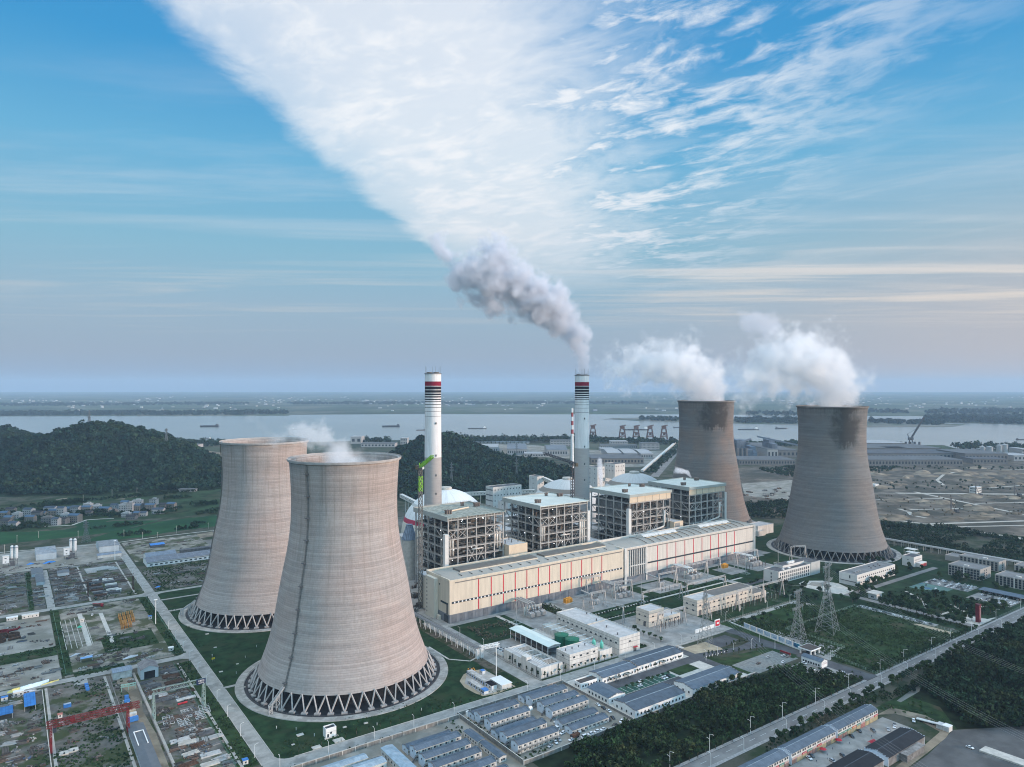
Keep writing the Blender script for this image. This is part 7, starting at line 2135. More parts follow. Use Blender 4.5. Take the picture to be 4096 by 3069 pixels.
PROTO = {'street': [make_tree('round',4.6,1.9,1,leaf2),make_tree('round',5.2,2.2,2,leaf1)],'park': [make_tree('round',6.4,3.2,3,leaf1,420,.5,.28),make_tree('round',5.4,2.7,4,leaf4,380,.45,.28),make_tree('round',7.2,3.0,5,leaf3,420,.5,.3)],
         'sapling': [make_tree('round',3.4,.9,6,leaf2,120,.22,.45),make_tree('tall',4.2,.8,7,leaf1,130,.22,.4)],'bush': [make_tree('round',1.7,1.5,8,leaf4,200,.3,.1),make_tree('round',1.4,1.2,9,leaf2,180,.28,.1)]}
USED = set(); trnd = random.Random(3)
def plant(kind,x,y,label,group,sc=1.0,name=None):
 p = PROTO[kind][trnd.randrange(len(PROTO[kind]))]
 s = sc * trnd.uniform(.8,1.22)
 if id(p) not in USED:
  USED.add(id(p)); o = p; o.location = (x,y,.1); o.rotation_euler = (0,0,trnd.uniform(0,6.28)); o.scale = (s,s,s); o['label'] = label; o['group'] = group
 else: o = dup(p,(x,y,.1),trnd.uniform(0,6.28),label,group,scale=s)
 if kind in ('bush','sapling'): o['category'] = kind; o.name = kind
 return o
def row(kind,p,q,n,lab,group,jit=.6,sc=1.0,skip=()):
 for k in range(n):
  if k in skip: continue
  f = (k + .5) / n
  plant(kind,p[0] + (q[0] - p[0]) * f + trnd.uniform(-jit,jit),p[1] + (q[1] - p[1]) * f + trnd.uniform(-jit,jit),lab % nth(k),group,sc)
row('street',(320,291.4),(545,291.4),27,'small pavement tree on the thicket side of the public road, %s from the shops','pavement trees on the thicket side')
row('street',(566,291.4),(748,291.4),26,'small pavement tree along the meadow fence, %s from the plant entrance','pavement trees along the meadow fence')
row('park',(398,274.5),(540,275.5),20,'round tree between shop roofs and public road, %s from the bottom picture edge','trees behind the shop rows',1.8,.85)
row('park',(552,274),(745,276.5),30,'bushy tree on the wood side of the public road, %s from the ditch','trees along the wood side of the road',1.5,.95)
row('park',(766,376),(770,300),11,'park avenue tree on the far side, %s from the gate lodge','avenue trees in the park',1.2,1.3)
row('park',(747,385),(748,300),12,'park avenue tree on the parked car side, %s from the gate lodge','avenue trees beside the parked cars',1.2,1.25)
row('sapling',(146,441),(272,441),16,'thin sapling on the tower lawn along the plant road, %s from the road corner','saplings on the tower lawn',.8)
row('sapling',(341,438.5),(419,438.5),11,'thin sapling in front of the pale treatment buildings, %s from the cabins','saplings before the treatment buildings',.4,1.25)
row('sapling',(341.5,440),(341.5,486),6,'thin sapling beside the filter building wall, %s from the inner road','saplings beside the filter building',.4,1.2)
row('sapling',(479,395),(508,391.5),6,'thin sapling on the sand plot kerb, %s from the forecourt','saplings on the sand plot kerb',.5,1.1)
row('sapling',(486,390),(541,377.5),9,'thin sapling by the gravel car park kerb, %s from the offices','saplings by the gravel car park',.6,1.1)
row('sapling',(515,400),(546,396),6,'thin sapling in the dark shrub bed, %s from the pylon','saplings in the shrub bed',.8,1.0)
row('street',(380,387.5),(432,387.5),9,'small tree between the green parking bays, %s from the camp wall','trees between the parking bays',.5,.75)
row('sapling',(376,403.6),(466,403.6),9,'thin sapling in front of the blue roofed offices, %s from the flat hut','saplings before the offices',.4,1.0)
row('park',(420,347.6),(470,347.8),6,'dark tree in front of the tree-screened office, %s from its gable','trees before the screened office',.8,.9)
row('street',(480,478),(480,440),6,'small tree by the corner of the control yard, %s from the long building','small trees at the control yard corner',1.2)
row('bush',(470,516),(560,516),22,'clipped bush in the garden path row, %s from the long pale building','clipped bushes along the garden path',.4)
row('bush',(470,531),(560,531),22,'clipped bush in the row nearer the transformers, %s from the long pale building','clipped bushes nearer the transformers',.4)
row('bush',(562,536.5),(720,536.5),26,'clipped bush in the row before the far hall, %s from the garden','clipped bushes before the far hall',.5)
row('bush',(702,506),(716,430),18,'round hedge bush on the slope before the white office, %s from the road','round hedge bushes before the white office',.6,1.1)
row('bush',(705,512),(728,516),8,'round hedge bush at the left of the white office, %s from the lawn','round hedge bushes left of the white office',.8,1.2)
def scatter(kind,boxes,n,lab,group,sc=1.0,seed=1,sp=4.0):
 r = random.Random(seed); pts = []
 t_ = 0
 while len(pts) < n and t_ < 6000:
  t_ += 1
  b = boxes[r.randrange(len(boxes))]; x,y = r.uniform(b[0],b[2]),r.uniform(b[1],b[3])
  if all((x - a) ** 2 + (y - c) ** 2 > sp * sp for a,c in pts): pts.append((x,y))
 pts.sort()
 for k,(x,y) in enumerate(pts): plant(kind,x,y,lab,group,sc)
scatter('park',[(775,340,838,392),(778,318,835,338),(790,300,845,314)],34,'round crowned park tree among paths beside the sports court','park trees beside the sports court',1.3,4,5)
scatter('park',[(700,420,748,475),(756,405,790,424),(690,402,745,418),(700,478,740,488)],30,'dark park tree round the oval pond plaza','park trees round the pond plaza',1.15,5,4.5)
scatter('park',[(796,456,940,486),(800,425,880,431),(885,425,935,450)],24,'dark tree on the lawn between white offices and grey tower','trees between offices and grey tower',1.1,6,6)
scatter('park',[(905,350,934,400),(966,300,1000,400),(905,300,930,345)],20,'tree between the gridded dormitory blocks and car parks','trees beside the dormitory blocks',1.25,7,6)
scatter('bush',[(585,378,690,440),(690,428,704,500)],26,'dark bush on the meadow behind the notice boards','bushes on the upper meadow',1.5,8,5)
scatter('street',[(585,398,660,408),(574,402,592,436)],16,'dark tree along the wall behind the notice boards','trees behind the notice boards',1.0,9,4)
scatter('bush',[(596,300,712,390)],34,'low dark bush on the big fenced meadow','low bushes on the fenced meadow',.9,10,6)
# woods and thickets: one mass each
def wood(name,poly,spacing,hmin,hmax,nleaf,lsize,seed,m_,holes=()):
 r = np.random.default_rng(seed)
 P = np.array(poly); x0,y0 = P.min(0); x1,y1 = P.max(0); n = int((x1 - x0) * (y1 - y0) / spacing ** 2)
 x,y = r.uniform(x0,x1,n),r.uniform(y0,y1,n); ins = np.zeros(n,bool); j = len(P) - 1
 for i in range(len(P)):
  c = ((P[i,1] > y) != (P[j,1] > y)) & (x < (P[j,0] - P[i,0]) * (y - P[i,1]) / (P[j,1] - P[i,1] + 1e-9) + P[i,0]); ins ^= c; j = i
 for a,b,c_,d in holes: ins &= ~((x > a) & (x < c_) & (y > b) & (y < d))
 x,y = x[ins],y[ins]
 v = smooth_noise(x,y,.05,seed)
 h = np.clip(hmin + (hmax - hmin) * (.5 + .45 * v + r.normal(scale=.22,size=len(x))),hmin * .7,hmax * 1.25)
 h = np.where(r.uniform(size=len(x)) < .07,h * 1.45,h); rr = h * r.uniform(.30,.56,len(x))
 q = leaf_cloud(x,y,h * .55,rr,h * .45,nleaf,lsize * (.6 + .4 * h / hmax),r)
 o = mesh_np(name,q,4,m_,kind='stuff'); return o
darkwood = mat('wood_foliage',(.017,.035,.018),.95,.6,.07,island=.75,col2=(.030,.042,.018),thr=(.5,.62)); thick = mat('thicket_foliage',(.024,.045,.018),.95,.6,.06,island=.75,col2=(.042,.052,.022),thr=(.5,.62))
midwood = mat('far_wood_foliage',(.020,.040,.022),.95,.45,.02,island=.5)
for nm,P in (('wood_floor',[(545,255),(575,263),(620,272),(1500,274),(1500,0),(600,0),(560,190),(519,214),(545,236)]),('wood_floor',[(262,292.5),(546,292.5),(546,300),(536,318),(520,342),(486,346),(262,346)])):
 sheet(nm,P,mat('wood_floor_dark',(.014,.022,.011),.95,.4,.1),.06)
wood('forest',[(560,256),(600,266),(760,272),(1100,273),(1100,60),(620,60),(580,150),(545,196),(524,212),(552,236)],4.0,4.5,10.5,46,.95,31,darkwood)
wood('forest',[(500,262),(560,264),(640,274),(640,268),(560,257),(530,262)],2.6,3,7,60,.5,32,darkwood)
wood('thicket',[(290,294),(520,294),(545,300),(530,318),(519,340),(486,345),(290,345)],3.0,1.2,7.6,40,.72,33,thick,holes=[(312,300,336,309),(350,305,368,316)])
wood('thicket',[(200,293),(290,294),(290,330),(200,330)],3.2,1.2,6,38,.7,34,thick)
wood('thicket',[(528,303),(547,293),(556,312),(549,300)],2.2,1.4,3.4,40,.34,35,thick)
wood('forest',[(1048,300),(1240,300),(1225,410),(1235,530),(1190,600),(1120,640),(1050,640)],6.5,4,10,46,.9,36,midwood,holes=[(1100,430,1200,470)])
wood('forest',[A4(1270,1370),A4(1690,1345),A4(1640,1500),A4(1310,1490)],6.5,5,11,44,1.0,37,midwood)
wood('shrubs',[(566,293),(722,293),(722,301),(566,301)],2.6,.8,3.2,34,.36,38,thick)
wood('shrubs',[(566,372),(722,388),(722,395),(604,394),(598,360)],3.4,.8,3.0,34,.36,39,thick)
wood('shrubs',[(502,260),(520,216),(540,238),(550,250)],4.5,.6,1.6,26,.3,40,leaf3)
wood('shrubs',[(384,264),(540,266),(540,276),(384,276)],3.2,.8,3.2,40,.36,41,thick,holes=[(444,268,466,277)])
wood('reeds',[(352,534),(395,534),(398,566),(356,572)],2.2,.8,2.6,26,.3,42,mat('dry_scrub',(.13,.11,.075),.95,.4,.2,island=.5),holes=[(366,545,384,560)])
wood('scrub',[(444,266),(468,267),(468,279),(444,279)],1.6,1.2,3.4,22,.26,43,MATS['dry_scrub'])
weeds('meadow_grass',[(566,302,722,390),(575,378,690,440)],9000,44,.5,leaf3)
weeds('lawn_tufts',[(137,438,326,466),(137,580,142,800)],500,45,.35)
# river side woods, treelines, terraces: far, several hundred metres of one mass each
for k,(P,sp,h0,h1,nl,ls) in enumerate((
  ([A3(400,800),A3(1540,800),A3(1540,825),A3(420,828)],14,14,26,26,3.2),([A3(1680,795),A4(690,825),A4(690,845),A3(1680,830)],14,12,22,26,3.2),([A4(1180,845),A4(1745,838),A4(1745,862),A4(1180,862)],14,12,22,26,3.0),
  ([A5(1580,645),A5(1800,640),A5(1810,670),A5(1600,668)],14,14,24,26,3.2),([A5(1860,640),A5(2209,650),A5(2209,678),A5(1900,672)],14,12,24,26,3.2),([A1(1540,610),A1(1990,600),A1(1990,640),A1(1560,640)],14,12,22,26,3.0),
  ([A2(1150,800),A2(1460,812),A2(1450,828),A2(1160,826)],14,12,22,26,3.0),([A4(1400,1060),A4(1720,1030),A4(1710,1130),A4(1480,1090)],9,4,9,26,1.6),([A5(800,820),A5(1100,812),A5(1000,870),A5(830,870)],12,3,8,24,1.7),
  ([A4(400,1090),A4(480,1100),A4(690,900),A4(690,850),A4(640,880)],10,4,9,26,1.7))):
 wood('treeline',P,sp,h0,h1,nl,ls,60 + k,midwood)
for k,(q,sp) in enumerate(((A1(220,1230),30),(A1(640,1250),18),(A1(1130,1330),22),(A1(870,1360),12),(A1(1180,1410),26),(A1(1640,1360),18),(A1(1750,1330),12),(A1(1850,1220),26),(A1(560,1145),40),(A1(1330,1060),34),(A1(1560,1090),26),(A1(1800,1150),26),(A1(300,1280),22),(A1(950,1240),22),(A1(200,1360),34),(A1(800,1215),24),(A1(1500,1190),20))):
 wood('copse',[(q[0] - sp,q[1] - sp * .4),(q[0] + sp,q[1] - sp * .5),(q[0] + sp * .9,q[1] + sp * .5),(q[0] - sp * .8,q[1] + sp * .5)],4.5,3,7.5,26,1.1,80 + k,midwood)
wood('shrubs',[A1(0,1190),A1(500,1120),A1(1200,1060),A1(1990,990),A1(1990,1010),A1(1200,1085),A1(500,1150),A1(0,1225)],7,2,6,24,1.2,99,midwood)
# far bank belts of woodland
farwood = mat('far_bank_foliage',(.018,.034,.024),.95,.4,.002,island=.3)
for k,(P,sp) in enumerate((([A1(0,362),A1(2200,356),A1(2200,330),A1(0,335)],42),([A1(0,280),A1(2200,262),A1(2200,250),A1(0,256)],75),([A2(0,575),A2(560,572),A2(560,545),A2(0,550)],42),([A2(560,485),A3(2200,480),A3(2200,462),A2(560,468)],80),([A5(1330,415),A5(2209,440),A5(2209,370),A5(1345,372)],36),
                             ([A5(830,428),A5(1500,448),A5(1500,425),A5(830,410)],34),([A4(1200,645),A4(1740,655),A4(1740,620),A4(1200,615)],34),([A4(1300,578),A4(1745,585),A4(1745,560),A4(1300,558)],46),([A5(800,340),A5(1200,345),A5(1100,318),A5(800,318)],60),([A5(1310,345),A5(2209,350),A5(2209,310),A5(1400,312)],60),([A4(300,620),A4(690,634),A4(690,612),A4(350,612)],34))):
 wood('far_woodland',P,sp,14,24,22,9,120 + k,farwood)
wood('shrubs',[A5(830,930),A5(2209,950),A5(2209,1020),A5(830,1010)],24,1.5,5,22,1.4,201,midwood)
wood('shrubs',[A5(830,1060),A5(2209,1080),A5(2209,1280),A5(900,1260)],30,1,3,18,1.2,202,MATS['dry_scrub'])
wood('shrubs',[A5(810,815),A5(2209,815),A5(2209,845),A5(810,835)],22,2,8,22,1.8,203,midwood)
wood('shrubs',[(452,441),(462,441),(462,530),(453,530)],2.2,.7,2.2,26,.35,204,thick)
wood('shrubs',[(451,546),(464,546),(464,590),(451,590)],2.0,.8,2.6,28,.36,205,thick)
wood('shrubs',[(734,296),(748,296),(748,392),(734,392)],2.6,.8,2.6,26,.4,206,thick)
wood('shrubs',[(762,396),(840,396),(842,362),(800,340),(762,372)],5,1,4,30,.5,207,thick,holes=[(760,392,777,405)])
wood('shrubs',[(600,302),(712,302),(712,388),(600,388)],5.5,.5,1.7,24,.34,208,thick)
wood('shrubs',[(800,300),(848,300),(848,340),(800,338)],5,1,4,30,.5,209,thick)
for k,q in enumerate((A1(180,1330),A1(330,1225),A1(500,1290),A1(700,1255),A1(860,1225),A1(1030,1255),A1(1230,1225),A1(1460,1225))): wood('copse',[(q[0] - 16,q[1] - 8),(q[0] + 18,q[1] - 8),(q[0] + 16,q[1] + 10),(q[0] - 18,q[1] + 9)],5,4,8,26,1.1,220 + k,midwood)


# ------------------------------------------------------------------ cars
def make_car(colm,kind='saloon'):
 T = thing('car','x','car')
 L,Wd = 4.5,1.8
 prof = {'saloon': [(-2.2,.35),(-2.25,.75),(-1.5,.95),(-.9,1.0),(2.0,.95),(2.25,.7),(2.2,.35)],'suv': [(-2.2,.4),(-2.25,.9),(-1.4,1.08),(-1.0,1.1),(2.1,1.1),(2.25,.8),(2.2,.4)]}['suv' if kind in ('suv','van') else 'saloon']
 b = MB(); n = len(prof); vs = [(x,y,z) for y in (-Wd / 2,Wd / 2) for x,z in prof]
 b.add(vs,[tuple(range(n)),tuple(range(2 * n - 1,n - 1,-1))] + [(i,n + i,n + (i + 1) % n,(i + 1) % n) for i in range(n)]); b.build('body',colm,T)
 cab = {'saloon': [(-1.05,.97),(-.35,1.42),(.9,1.42),(1.7,.97)],'suv': [(-1.1,1.1),(-.5,1.66),(1.6,1.66),(2.05,1.1)],'van': [(-1.7,1.05),(-1.2,1.85),(2.0,1.85),(2.15,1.1)],'pickup': [(-1.05,.97),(-.4,1.6),(.6,1.6),(.75,.97)]}[kind]
 g = MB(); g.add([(x,y * (1 if z < 1.2 else .86),z) for y in (-.82,.82) for x,z in cab],[(0,1,2,3),(7,6,5,4),(0,4,5,1),(1,5,6,2),(2,6,7,3)]); g.build('windows',glass,T)
 zt = cab[1][1]; MB().box(cab[1][0] + .05,-.7,zt - .02,cab[2][0] - .05,.7,zt + .05).build('roof',colm,T)
 for x in (-1.4,1.35):
  for y in (-.92,.72):
   w_ = MB(); w_.tube([(x,y,.33),(x,y + .2,.33)],.33,10); w_.build('wheel',black,T)
 for y in (-.75,.45): MB().box(-2.28,y,.6,-2.2,y + .3,.76).build('headlight',offwhite,T)
 OFF[T.name] = Vector((0,0,0)); return T
cw,cb,cg,cr_,cs_ = [mat(n_,c_,.3,.05,.5,spec=.6) for n_,c_ in (('car_white',(.74,.75,.76)),('car_black',(.012,.013,.015)),('car_grey',(.10,.105,.11)),('car_red',(.25,.02,.02)),('car_silver',(.42,.43,.44)))]
CARS = {}
def car(x,y,rz,colr,kind,label,group,name=None):
 key = (colr,kind)
 m_ = {'white': cw,'black': cb,'grey': cg,'red': cr_,'silver': cs_}[colr]
 if key not in CARS:
  o = make_car(m_,kind); CARS[key] = o; o.location = (x,y,.13); o.rotation_euler = (0,0,rz); o['label'] = label; o['group'] = group
 else: dup(CARS[key],(x,y,.13),rz,label,group)
for k,(x,y,a,c_,kd,lb) in enumerate([(282.6,354.2,20,'silver','pickup','silver pickup at the hedge end of the camp car park'),(288.4,355.9,75,'white','saloon','white car parked crosswise next to the silver pickup'),(292.3,357.5,80,'silver','saloon','silver car between two white ones by the last dormitory'),
  (298.8,352.6,8,'white','saloon','white saloon alone at the thicket wall behind a brown lorry'),(313.9,351.0,0,'white','suv','white estate nearest the white van at the thicket wall'),(319.6,351.0,0,'white','suv','white estate in the middle of three at the thicket wall'),(325.1,351.0,0,'white','saloon','white saloon, last of three at the thicket wall'),
  (308.0,350.7,0,'white','van','small white van at the thicket wall'),(299.6,362.6,12,'white','suv','white car nosing out between two dormitory rows'),(306.4,364.6,5,'white','saloon','white car beside the low row with blue doors'),(307.0,358.5,80,'silver','suv','silver car first in the row at the blue door gable'),
  (310.1,358.8,80,'white','suv','white car second in the row at the blue door gable'),(313.3,358.5,80,'black','saloon','black car third in the row at the blue door gable'),(300.8,369.6,88,'white','van','white van between the dormitory camps'),(335.7,351.0,10,'black','saloon','black car alone near the end of the thicket wall'),(343.0,351.8,20,'white','suv','white car beneath a shrub at the end of the thicket wall'),
  (338.0,358.8,75,'black','suv','black car nearer the dormitory of two side by side'),(342.0,359.4,75,'black','saloon','black car farther of two side by side near the corner wall'),(347.2,380.2,78,'white','saloon','white car highest up along the office wall'),(346.8,368.3,80,'white','saloon','white car lower down along the office wall'),
  (347.0,374.2,80,'black','saloon','black car between two white ones along the office wall'),(306.4,377.6,20,'white','suv','white car at the gable of the galleried dormitory'),(305.6,372.5,60,'black','suv','black car in the gap between gallery and blue doors'),(257.9,366.6,88,'black','suv','black car against the camp dividing wall'),
  (188.7,401.1,10,'silver','saloon','silver car in the nearest camp beside a dark flat shed')]):
 car(x,y,rad(a),c_,kd,lb,'cars parked at the dormitories')
for x,y,a,c_,kd,lb in [(401.7,391,0,'white','saloon','white car in the green bays, the upper one of two at the near end'),(395.3,385.4,0,'white','suv','white car in the green bays, the lower one of two at the near end'),(420.1,385.0,90,'white','saloon','white car first of three together in the green bays'),(423.4,385.3,90,'white','saloon','white car second of three together in the green bays'),(427.0,385.3,90,'black','suv','black car third of three together in the green bays'),
                       (507.3,359.9,0,'black','saloon','black car alone in the middle of the gravel car park'),(525.5,363.5,0,'silver','saloon','silver car alone on the gravel near the lawn'),(538.3,357.4,0,'silver','suv','silver car of the pair at the gravel lawn edge'),(540.2,354.2,0,'grey','saloon','grey car of the pair at the gravel lawn edge'),(526.2,349.6,10,'white','saloon','white car half behind the thicket edge on the gravel'),
                       (538.1,337.9,86,'white','suv','white car at the gable of the guard office'),(528.4,326.3,88,'white','saloon','white car first of two in the guard office lot'),(531.9,326.2,88,'white','suv','white car second of two in the guard office lot'),(529.6,319.8,88,'silver','saloon','silver car in the middle of the guard office lot'),(541.3,319.6,88,'black','suv','black car under the guard office wall'),(542.0,309.4,60,'white','suv','white car half under trees in the guard office lot'),(544.6,307.6,60,'white','van','white van half under trees in the guard office lot')]:
 car(x,y,rad(a),c_,kd,lb,'cars parked at the offices')
for x,y,a,c_,kd,lb in [(451.4,249.4,60,'black','saloon','black car before the shops, the one nearer the picture edge'),(462.4,250.2,50,'black','saloon','black car before the shops, the one nearer the dirt end'),(470.5,245.3,60,'grey','suv','grey car out in the open shop court'),(403.4,250.0,70,'white','pickup','white pickup in front of the middle shop row'),(407.6,250.9,70,'grey','saloon','dark grey car beside the white pickup'),
                       (506.7,236.2,30,'white','suv','white car beside the pale flatbed trailer'),(487.2,239.5,20,'white','saloon','white car behind the patched workshop roof end'),(490.3,241.2,20,'grey','saloon','grey car behind the patched workshop roof end'),(498.5,198.1,85,'white','saloon','white car alone on the dark lot'),(412.0,239.6,80,'silver','suv','silver car nose-in at the lower workshop row'),(423.0,239.4,70,'grey','suv','grey car at the join of the workshop rows'),(480,240,30,'silver','saloon','silver car at the workshop gable')]:
 car(x,y,rad(a),c_,kd,lb,'cars in the shop court')
cc = ['white','white','black','white','grey','silver']; kk_ = ['saloon','suv','saloon']
rc = random.Random(12)
def lot(xs,ys,rz,prob,area,group):
 seen = {}
 for x in xs:
  for y in ys:
   if rc.random() > prob: continue
   c_,kd = rc.choice(cc),rc.choice(kk_)
   car(x + rc.uniform(-.3,.3),y + rc.uniform(-.3,.3),rz + rad(rc.uniform(-4,4)),c_,kd,'%s %s %s' % (c_,{'saloon': 'saloon','suv': 'estate car'}[kd],area),'%s %s cars %s' % (c_,{'saloon': 'saloon','suv': 'estate'}[kd],group))
lot([877,883,890,896,901],[353 + 3.4 * k for k in range(13)],0,.62,'in the open car park beside the sports court','beside the sports court')
lot([853,860,867,874],[302 + 3.3 * k for k in range(11)],0,.6,'in the open rows before the car port','before the car port')
lot([887,893],[299 + 3.3 * k for k in range(13)],0,.7,'under the long grey car port roof','under the car port')
lot([725.5],[322 + 3.2 * k for k in range(10)] + [358 + 3.3 * k for k in range(11)],rad(70),.8,'in the strip between meadow and avenue','along the meadow strip')
for x,y,c_,lb in ((846,372,'white','white car on the blue sports court near its fence'),(858,376,'white','white car in the middle of the sports court'),(849,388,'white','white car at the park side of the sports court'),(864,389,'black','black car on the sports court')): car(x,y,rad(20),c_,'saloon',lb,'cars on the sports court')
def lorry(label,x,y,rz,cabm,bedm,L=9.0):
 T = thing('lorry',label,'lorry',(x,y,.13)); OFF[T.name] = Vector((0,0,0)); T.rotation_euler = (0,0,rz)
 MB().box(-L / 2,-1.2,.5,-L / 2 + 2.0,1.2,2.9).build('cab',cabm,T); MB().box(-L / 2 - .03,-1.0,1.8,-L / 2,1.0,2.7).build('windscreen',glass,T)
 MB().box(-L / 2 + 2.3,-1.2,.9,L / 2,1.2,2.6).build('load_bed',bedm,T); MB().box(-L / 2 + .3,-.5,.5,L / 2 - .1,.5,.9).build('chassis',darksteel,T)
 for q in (-L / 2 + 1,L / 2 - 2.6,L / 2 - 1.2):
  for y_ in (-1.2,.9): m = MB(); m.tube([(q,y_,.5),(q,y_ + .3,.5)],.5,10); m.build('wheel',black,T)
 return T
lt = lorry('dark red crane lorry parked where the upper yard road widens',78.5,853,rad(150),redpaint,rust,10); MB().tube([(-3,0,2.8),(5.5,.3,3.6)],.3,8).build('crane_boom',redpaint,lt)
lorry('brown open lorry in the dormitory car park',303,353.8,rad(8),rust,rust,7); lorry('dark mixer lorry under the batching plant by the arched shed',68,1112,rad(60),darksteel,darksteel,8)
for x,y,c_,lb in ((70.6,823.9,'white','small white pickup on the yard floor by the grey hut'),(250.2,371,'grey','grey tipper pickup between shed and dormitory row')): car(x,y,rad(80),c_,'pickup',lb,'yard pickups')
# ------------------------------------------------------------------ people: one skin surface each, dressed
def make_person(seed,top,legs_):
 r = random.Random(seed); sw = r.uniform(.10,.24)
 J = {'hip': (0,0,.95),'waist': (0,0,1.12),'chest': (0,.01,1.36),'neck': (0,.0,1.50),'head': (0,-.02,1.66),'shL': (-.19,0,1.42),'elL': (-.25,-.03,1.14),'haL': (-.25,-.12,.88),'shR': (.19,0,1.42),'elR': (.25,.05,1.14),'haR': (.25,0,.88),
         'hpL': (-.10,0,.90),'knL': (-.11,-sw * .5,.50),'anL': (-.11,-sw * .2,.09),'toL': (-.11,-sw * .2 - .16,.05),'hpR': (.10,0,.90),'knR': (.11,sw * .15,.50),'anR': (.11,sw,.10),'toR': (.11,sw - .14,.05)}
 E_ = [('hip','waist'),('waist','chest'),('chest','neck'),('neck','head'),('chest','shL'),('shL','elL'),('elL','haL'),('chest','shR'),('shR','elR'),('elR','haR'),('hip','hpL'),('hpL','knL'),('knL','anL'),('anL','toL'),('hip','hpR'),('hpR','knR'),('knR','anR'),('anR','toR')]
 Rr = {'hip': .15,'waist': .14,'chest': .165,'neck': .06,'head': .115,'shL': .075,'shR': .075,'elL': .05,'elR': .05,'haL': .045,'haR': .045,'hpL': .10,'hpR': .10,'knL': .07,'knR': .07,'anL': .05,'anR': .05,'toL': .045,'toR': .045}
 ks = list(J); T = thing('person','x','person')
 me = bpy.data.meshes.new('body'); me.from_pydata([J[k] for k in ks],[(ks.index(a),ks.index(b)) for a,b in E_],[]); o = bpy.data.objects.new('body',me); put(o,T)
 sk = o.modifiers.new('skin','SKIN'); me.skin_vertices[0].data[0].use_root = True
 for k,v in zip(ks,me.skin_vertices[0].data): v.radius = (Rr[k],Rr[k] * .85)
 o.modifiers.new('sub','SUBSURF').levels = 1; o.modifiers['sub'].render_levels = 1
 m = bpy.data.materials.new('clothing_%d' % seed); m.use_nodes = True; t = NT(m.node_tree); z = t.n('ShaderNodeSeparateXYZ',i={0: t.n('ShaderNodeTexCoord').outputs['Object']}).outputs[2]
 c = t.ramp(t.m('DIVIDE',z,2.0),[(0,(.03,.03,.03)),(.05,legs_),(.5,top),(.755,(.36,.23,.17)),(.86,(.015,.013,.012))],'CONSTANT'); b = t.n('ShaderNodeBsdfPrincipled',i={'Base Color': c,'Roughness': .85}); t.n('ShaderNodeOutputMaterial',i={'Surface': b}); me.materials.append(m)
 OFF[T.name] = Vector((0,0,0)); return T
PP = [make_person(1,(.03,.035,.05),(.03,.03,.04)),make_person(2,(.30,.30,.32),(.03,.035,.06)),make_person(3,(.04,.07,.16),(.05,.05,.05))]
pd = ['dark clothes','light top and dark trousers','blue jacket']
for k,((x,y),lb) in enumerate(zip([(465.9,242.9),(467.3,242.3),(461.3,241.6),(415.7,245.4),(411.9,243.1),(403.4,245.1),(414.3,240.6),(441.3,245.2),(425.6,247.6),(507.5,430.5),(513.3,432.0),(559.0,372.0),(556.6,300.5),(459,432),(385,401.5)],
  ['walking past the grey car','beside another by the grey car','in the open court before the red awning','farther of three in the lower shop court','amid the lower shop court','at the lower end of the shop court','at the workshop roof join','crossing to the shops','near the red parasol',
         'on the drive nearer the blue office','on the drive nearer the red board','on the entrance drive before the notice boards','at the mouth of the entrance road','on the inner road behind the long office','on the forecourt before the two porch office'])):
 i = k % 3; lab = 'person in ' + pd[i] + ' ' + lb
 if k < 3: PP[k].location = (x,y,.13); PP[k].rotation_euler = (0,0,k * 2.1); PP[k]['label'] = lab; PP[k]['group'] = 'people walking about'
 else: dup(PP[i],(x,y,.13),k * 1.7,lab,'people walking about')
# ------------------------------------------------------------------ street lamps and poles
def make_lamp(h,arm,double=False):
 T = thing('street_lamp','x','street lamp')
 MB().tube([(0,0,0),(0,0,h * .5),(0,0,h)],[.16,.13,.09],8).build('pole',white,T)
 a = MB(); a.tube([(0,0,h - .1),(0,arm * .6,h + .35),(0,arm,h + .5)],.08,6); a.build('arm',white,T); MB().box(-.2,arm - .2,h + .42,.2,arm + .7,h + .6).build('lamp_head',offwhite,T)
 if double: a = MB(); a.tube([(0,0,h * .72),(0,-arm * .7,h * .75)],.07,6); a.build('arm',white,T); MB().box(-.18,-arm * .7 - .5,h * .75 - .06,.18,-arm * .7 + .1,h * .75 + .1).build('lamp_head',offwhite,T)
 OFF[T.name] = Vector((0,0,0)); return T
LP = {'a': make_lamp(8.0,1.6),'b': make_lamp(11.4,2.4,True)}; lused = set()
def lamp(k,x,y,rz,label,group):
 if k not in lused: lused.add(k); o = LP[k]; o.location = (x,y,.1); o.rotation_euler = (0,0,rz); o['label'] = label; o['group'] = group
 else: dup(LP[k],(x,y,.1),rz,label,group)
for k,y in enumerate((450,483,516,546,580,609,640,667,701,735,770,800,835,890,930,970)): lamp('a',125.4,y,rad(-90),'white street lamp along the left plant road, %s from the road corner' % nth(k),'lamps along the left plant road')
for k,x in enumerate((133.6,163.8,194.6,223.3,254.7,288.2,318.4,350.3,386,420,455,490,520)): lamp('a',x,426.6,0,'white street lamp along the plant road before the camps, %s from the road corner' % nth(k),'lamps along the camp road')
for k,x in enumerate((285,323.4,359.8,401.3,437,477.3,522,568.6,606.8,655.7,692.5,735,790,850,910)): lamp('b',x,290.8,rad(180),'tall two armed lamp on the plant side of the public road, %s from the shops' % nth(k),'tall lamps on the plant side')
for k,x in enumerate((310,346.4,378.3,423.6,469.5,503.1,547.9,588.3,636.9,675,720,770,830,890)): lamp('a',x,279.0,0,'lamp on the wood side of the public road, %s from the shops' % nth(k),'lamps on the wood side')
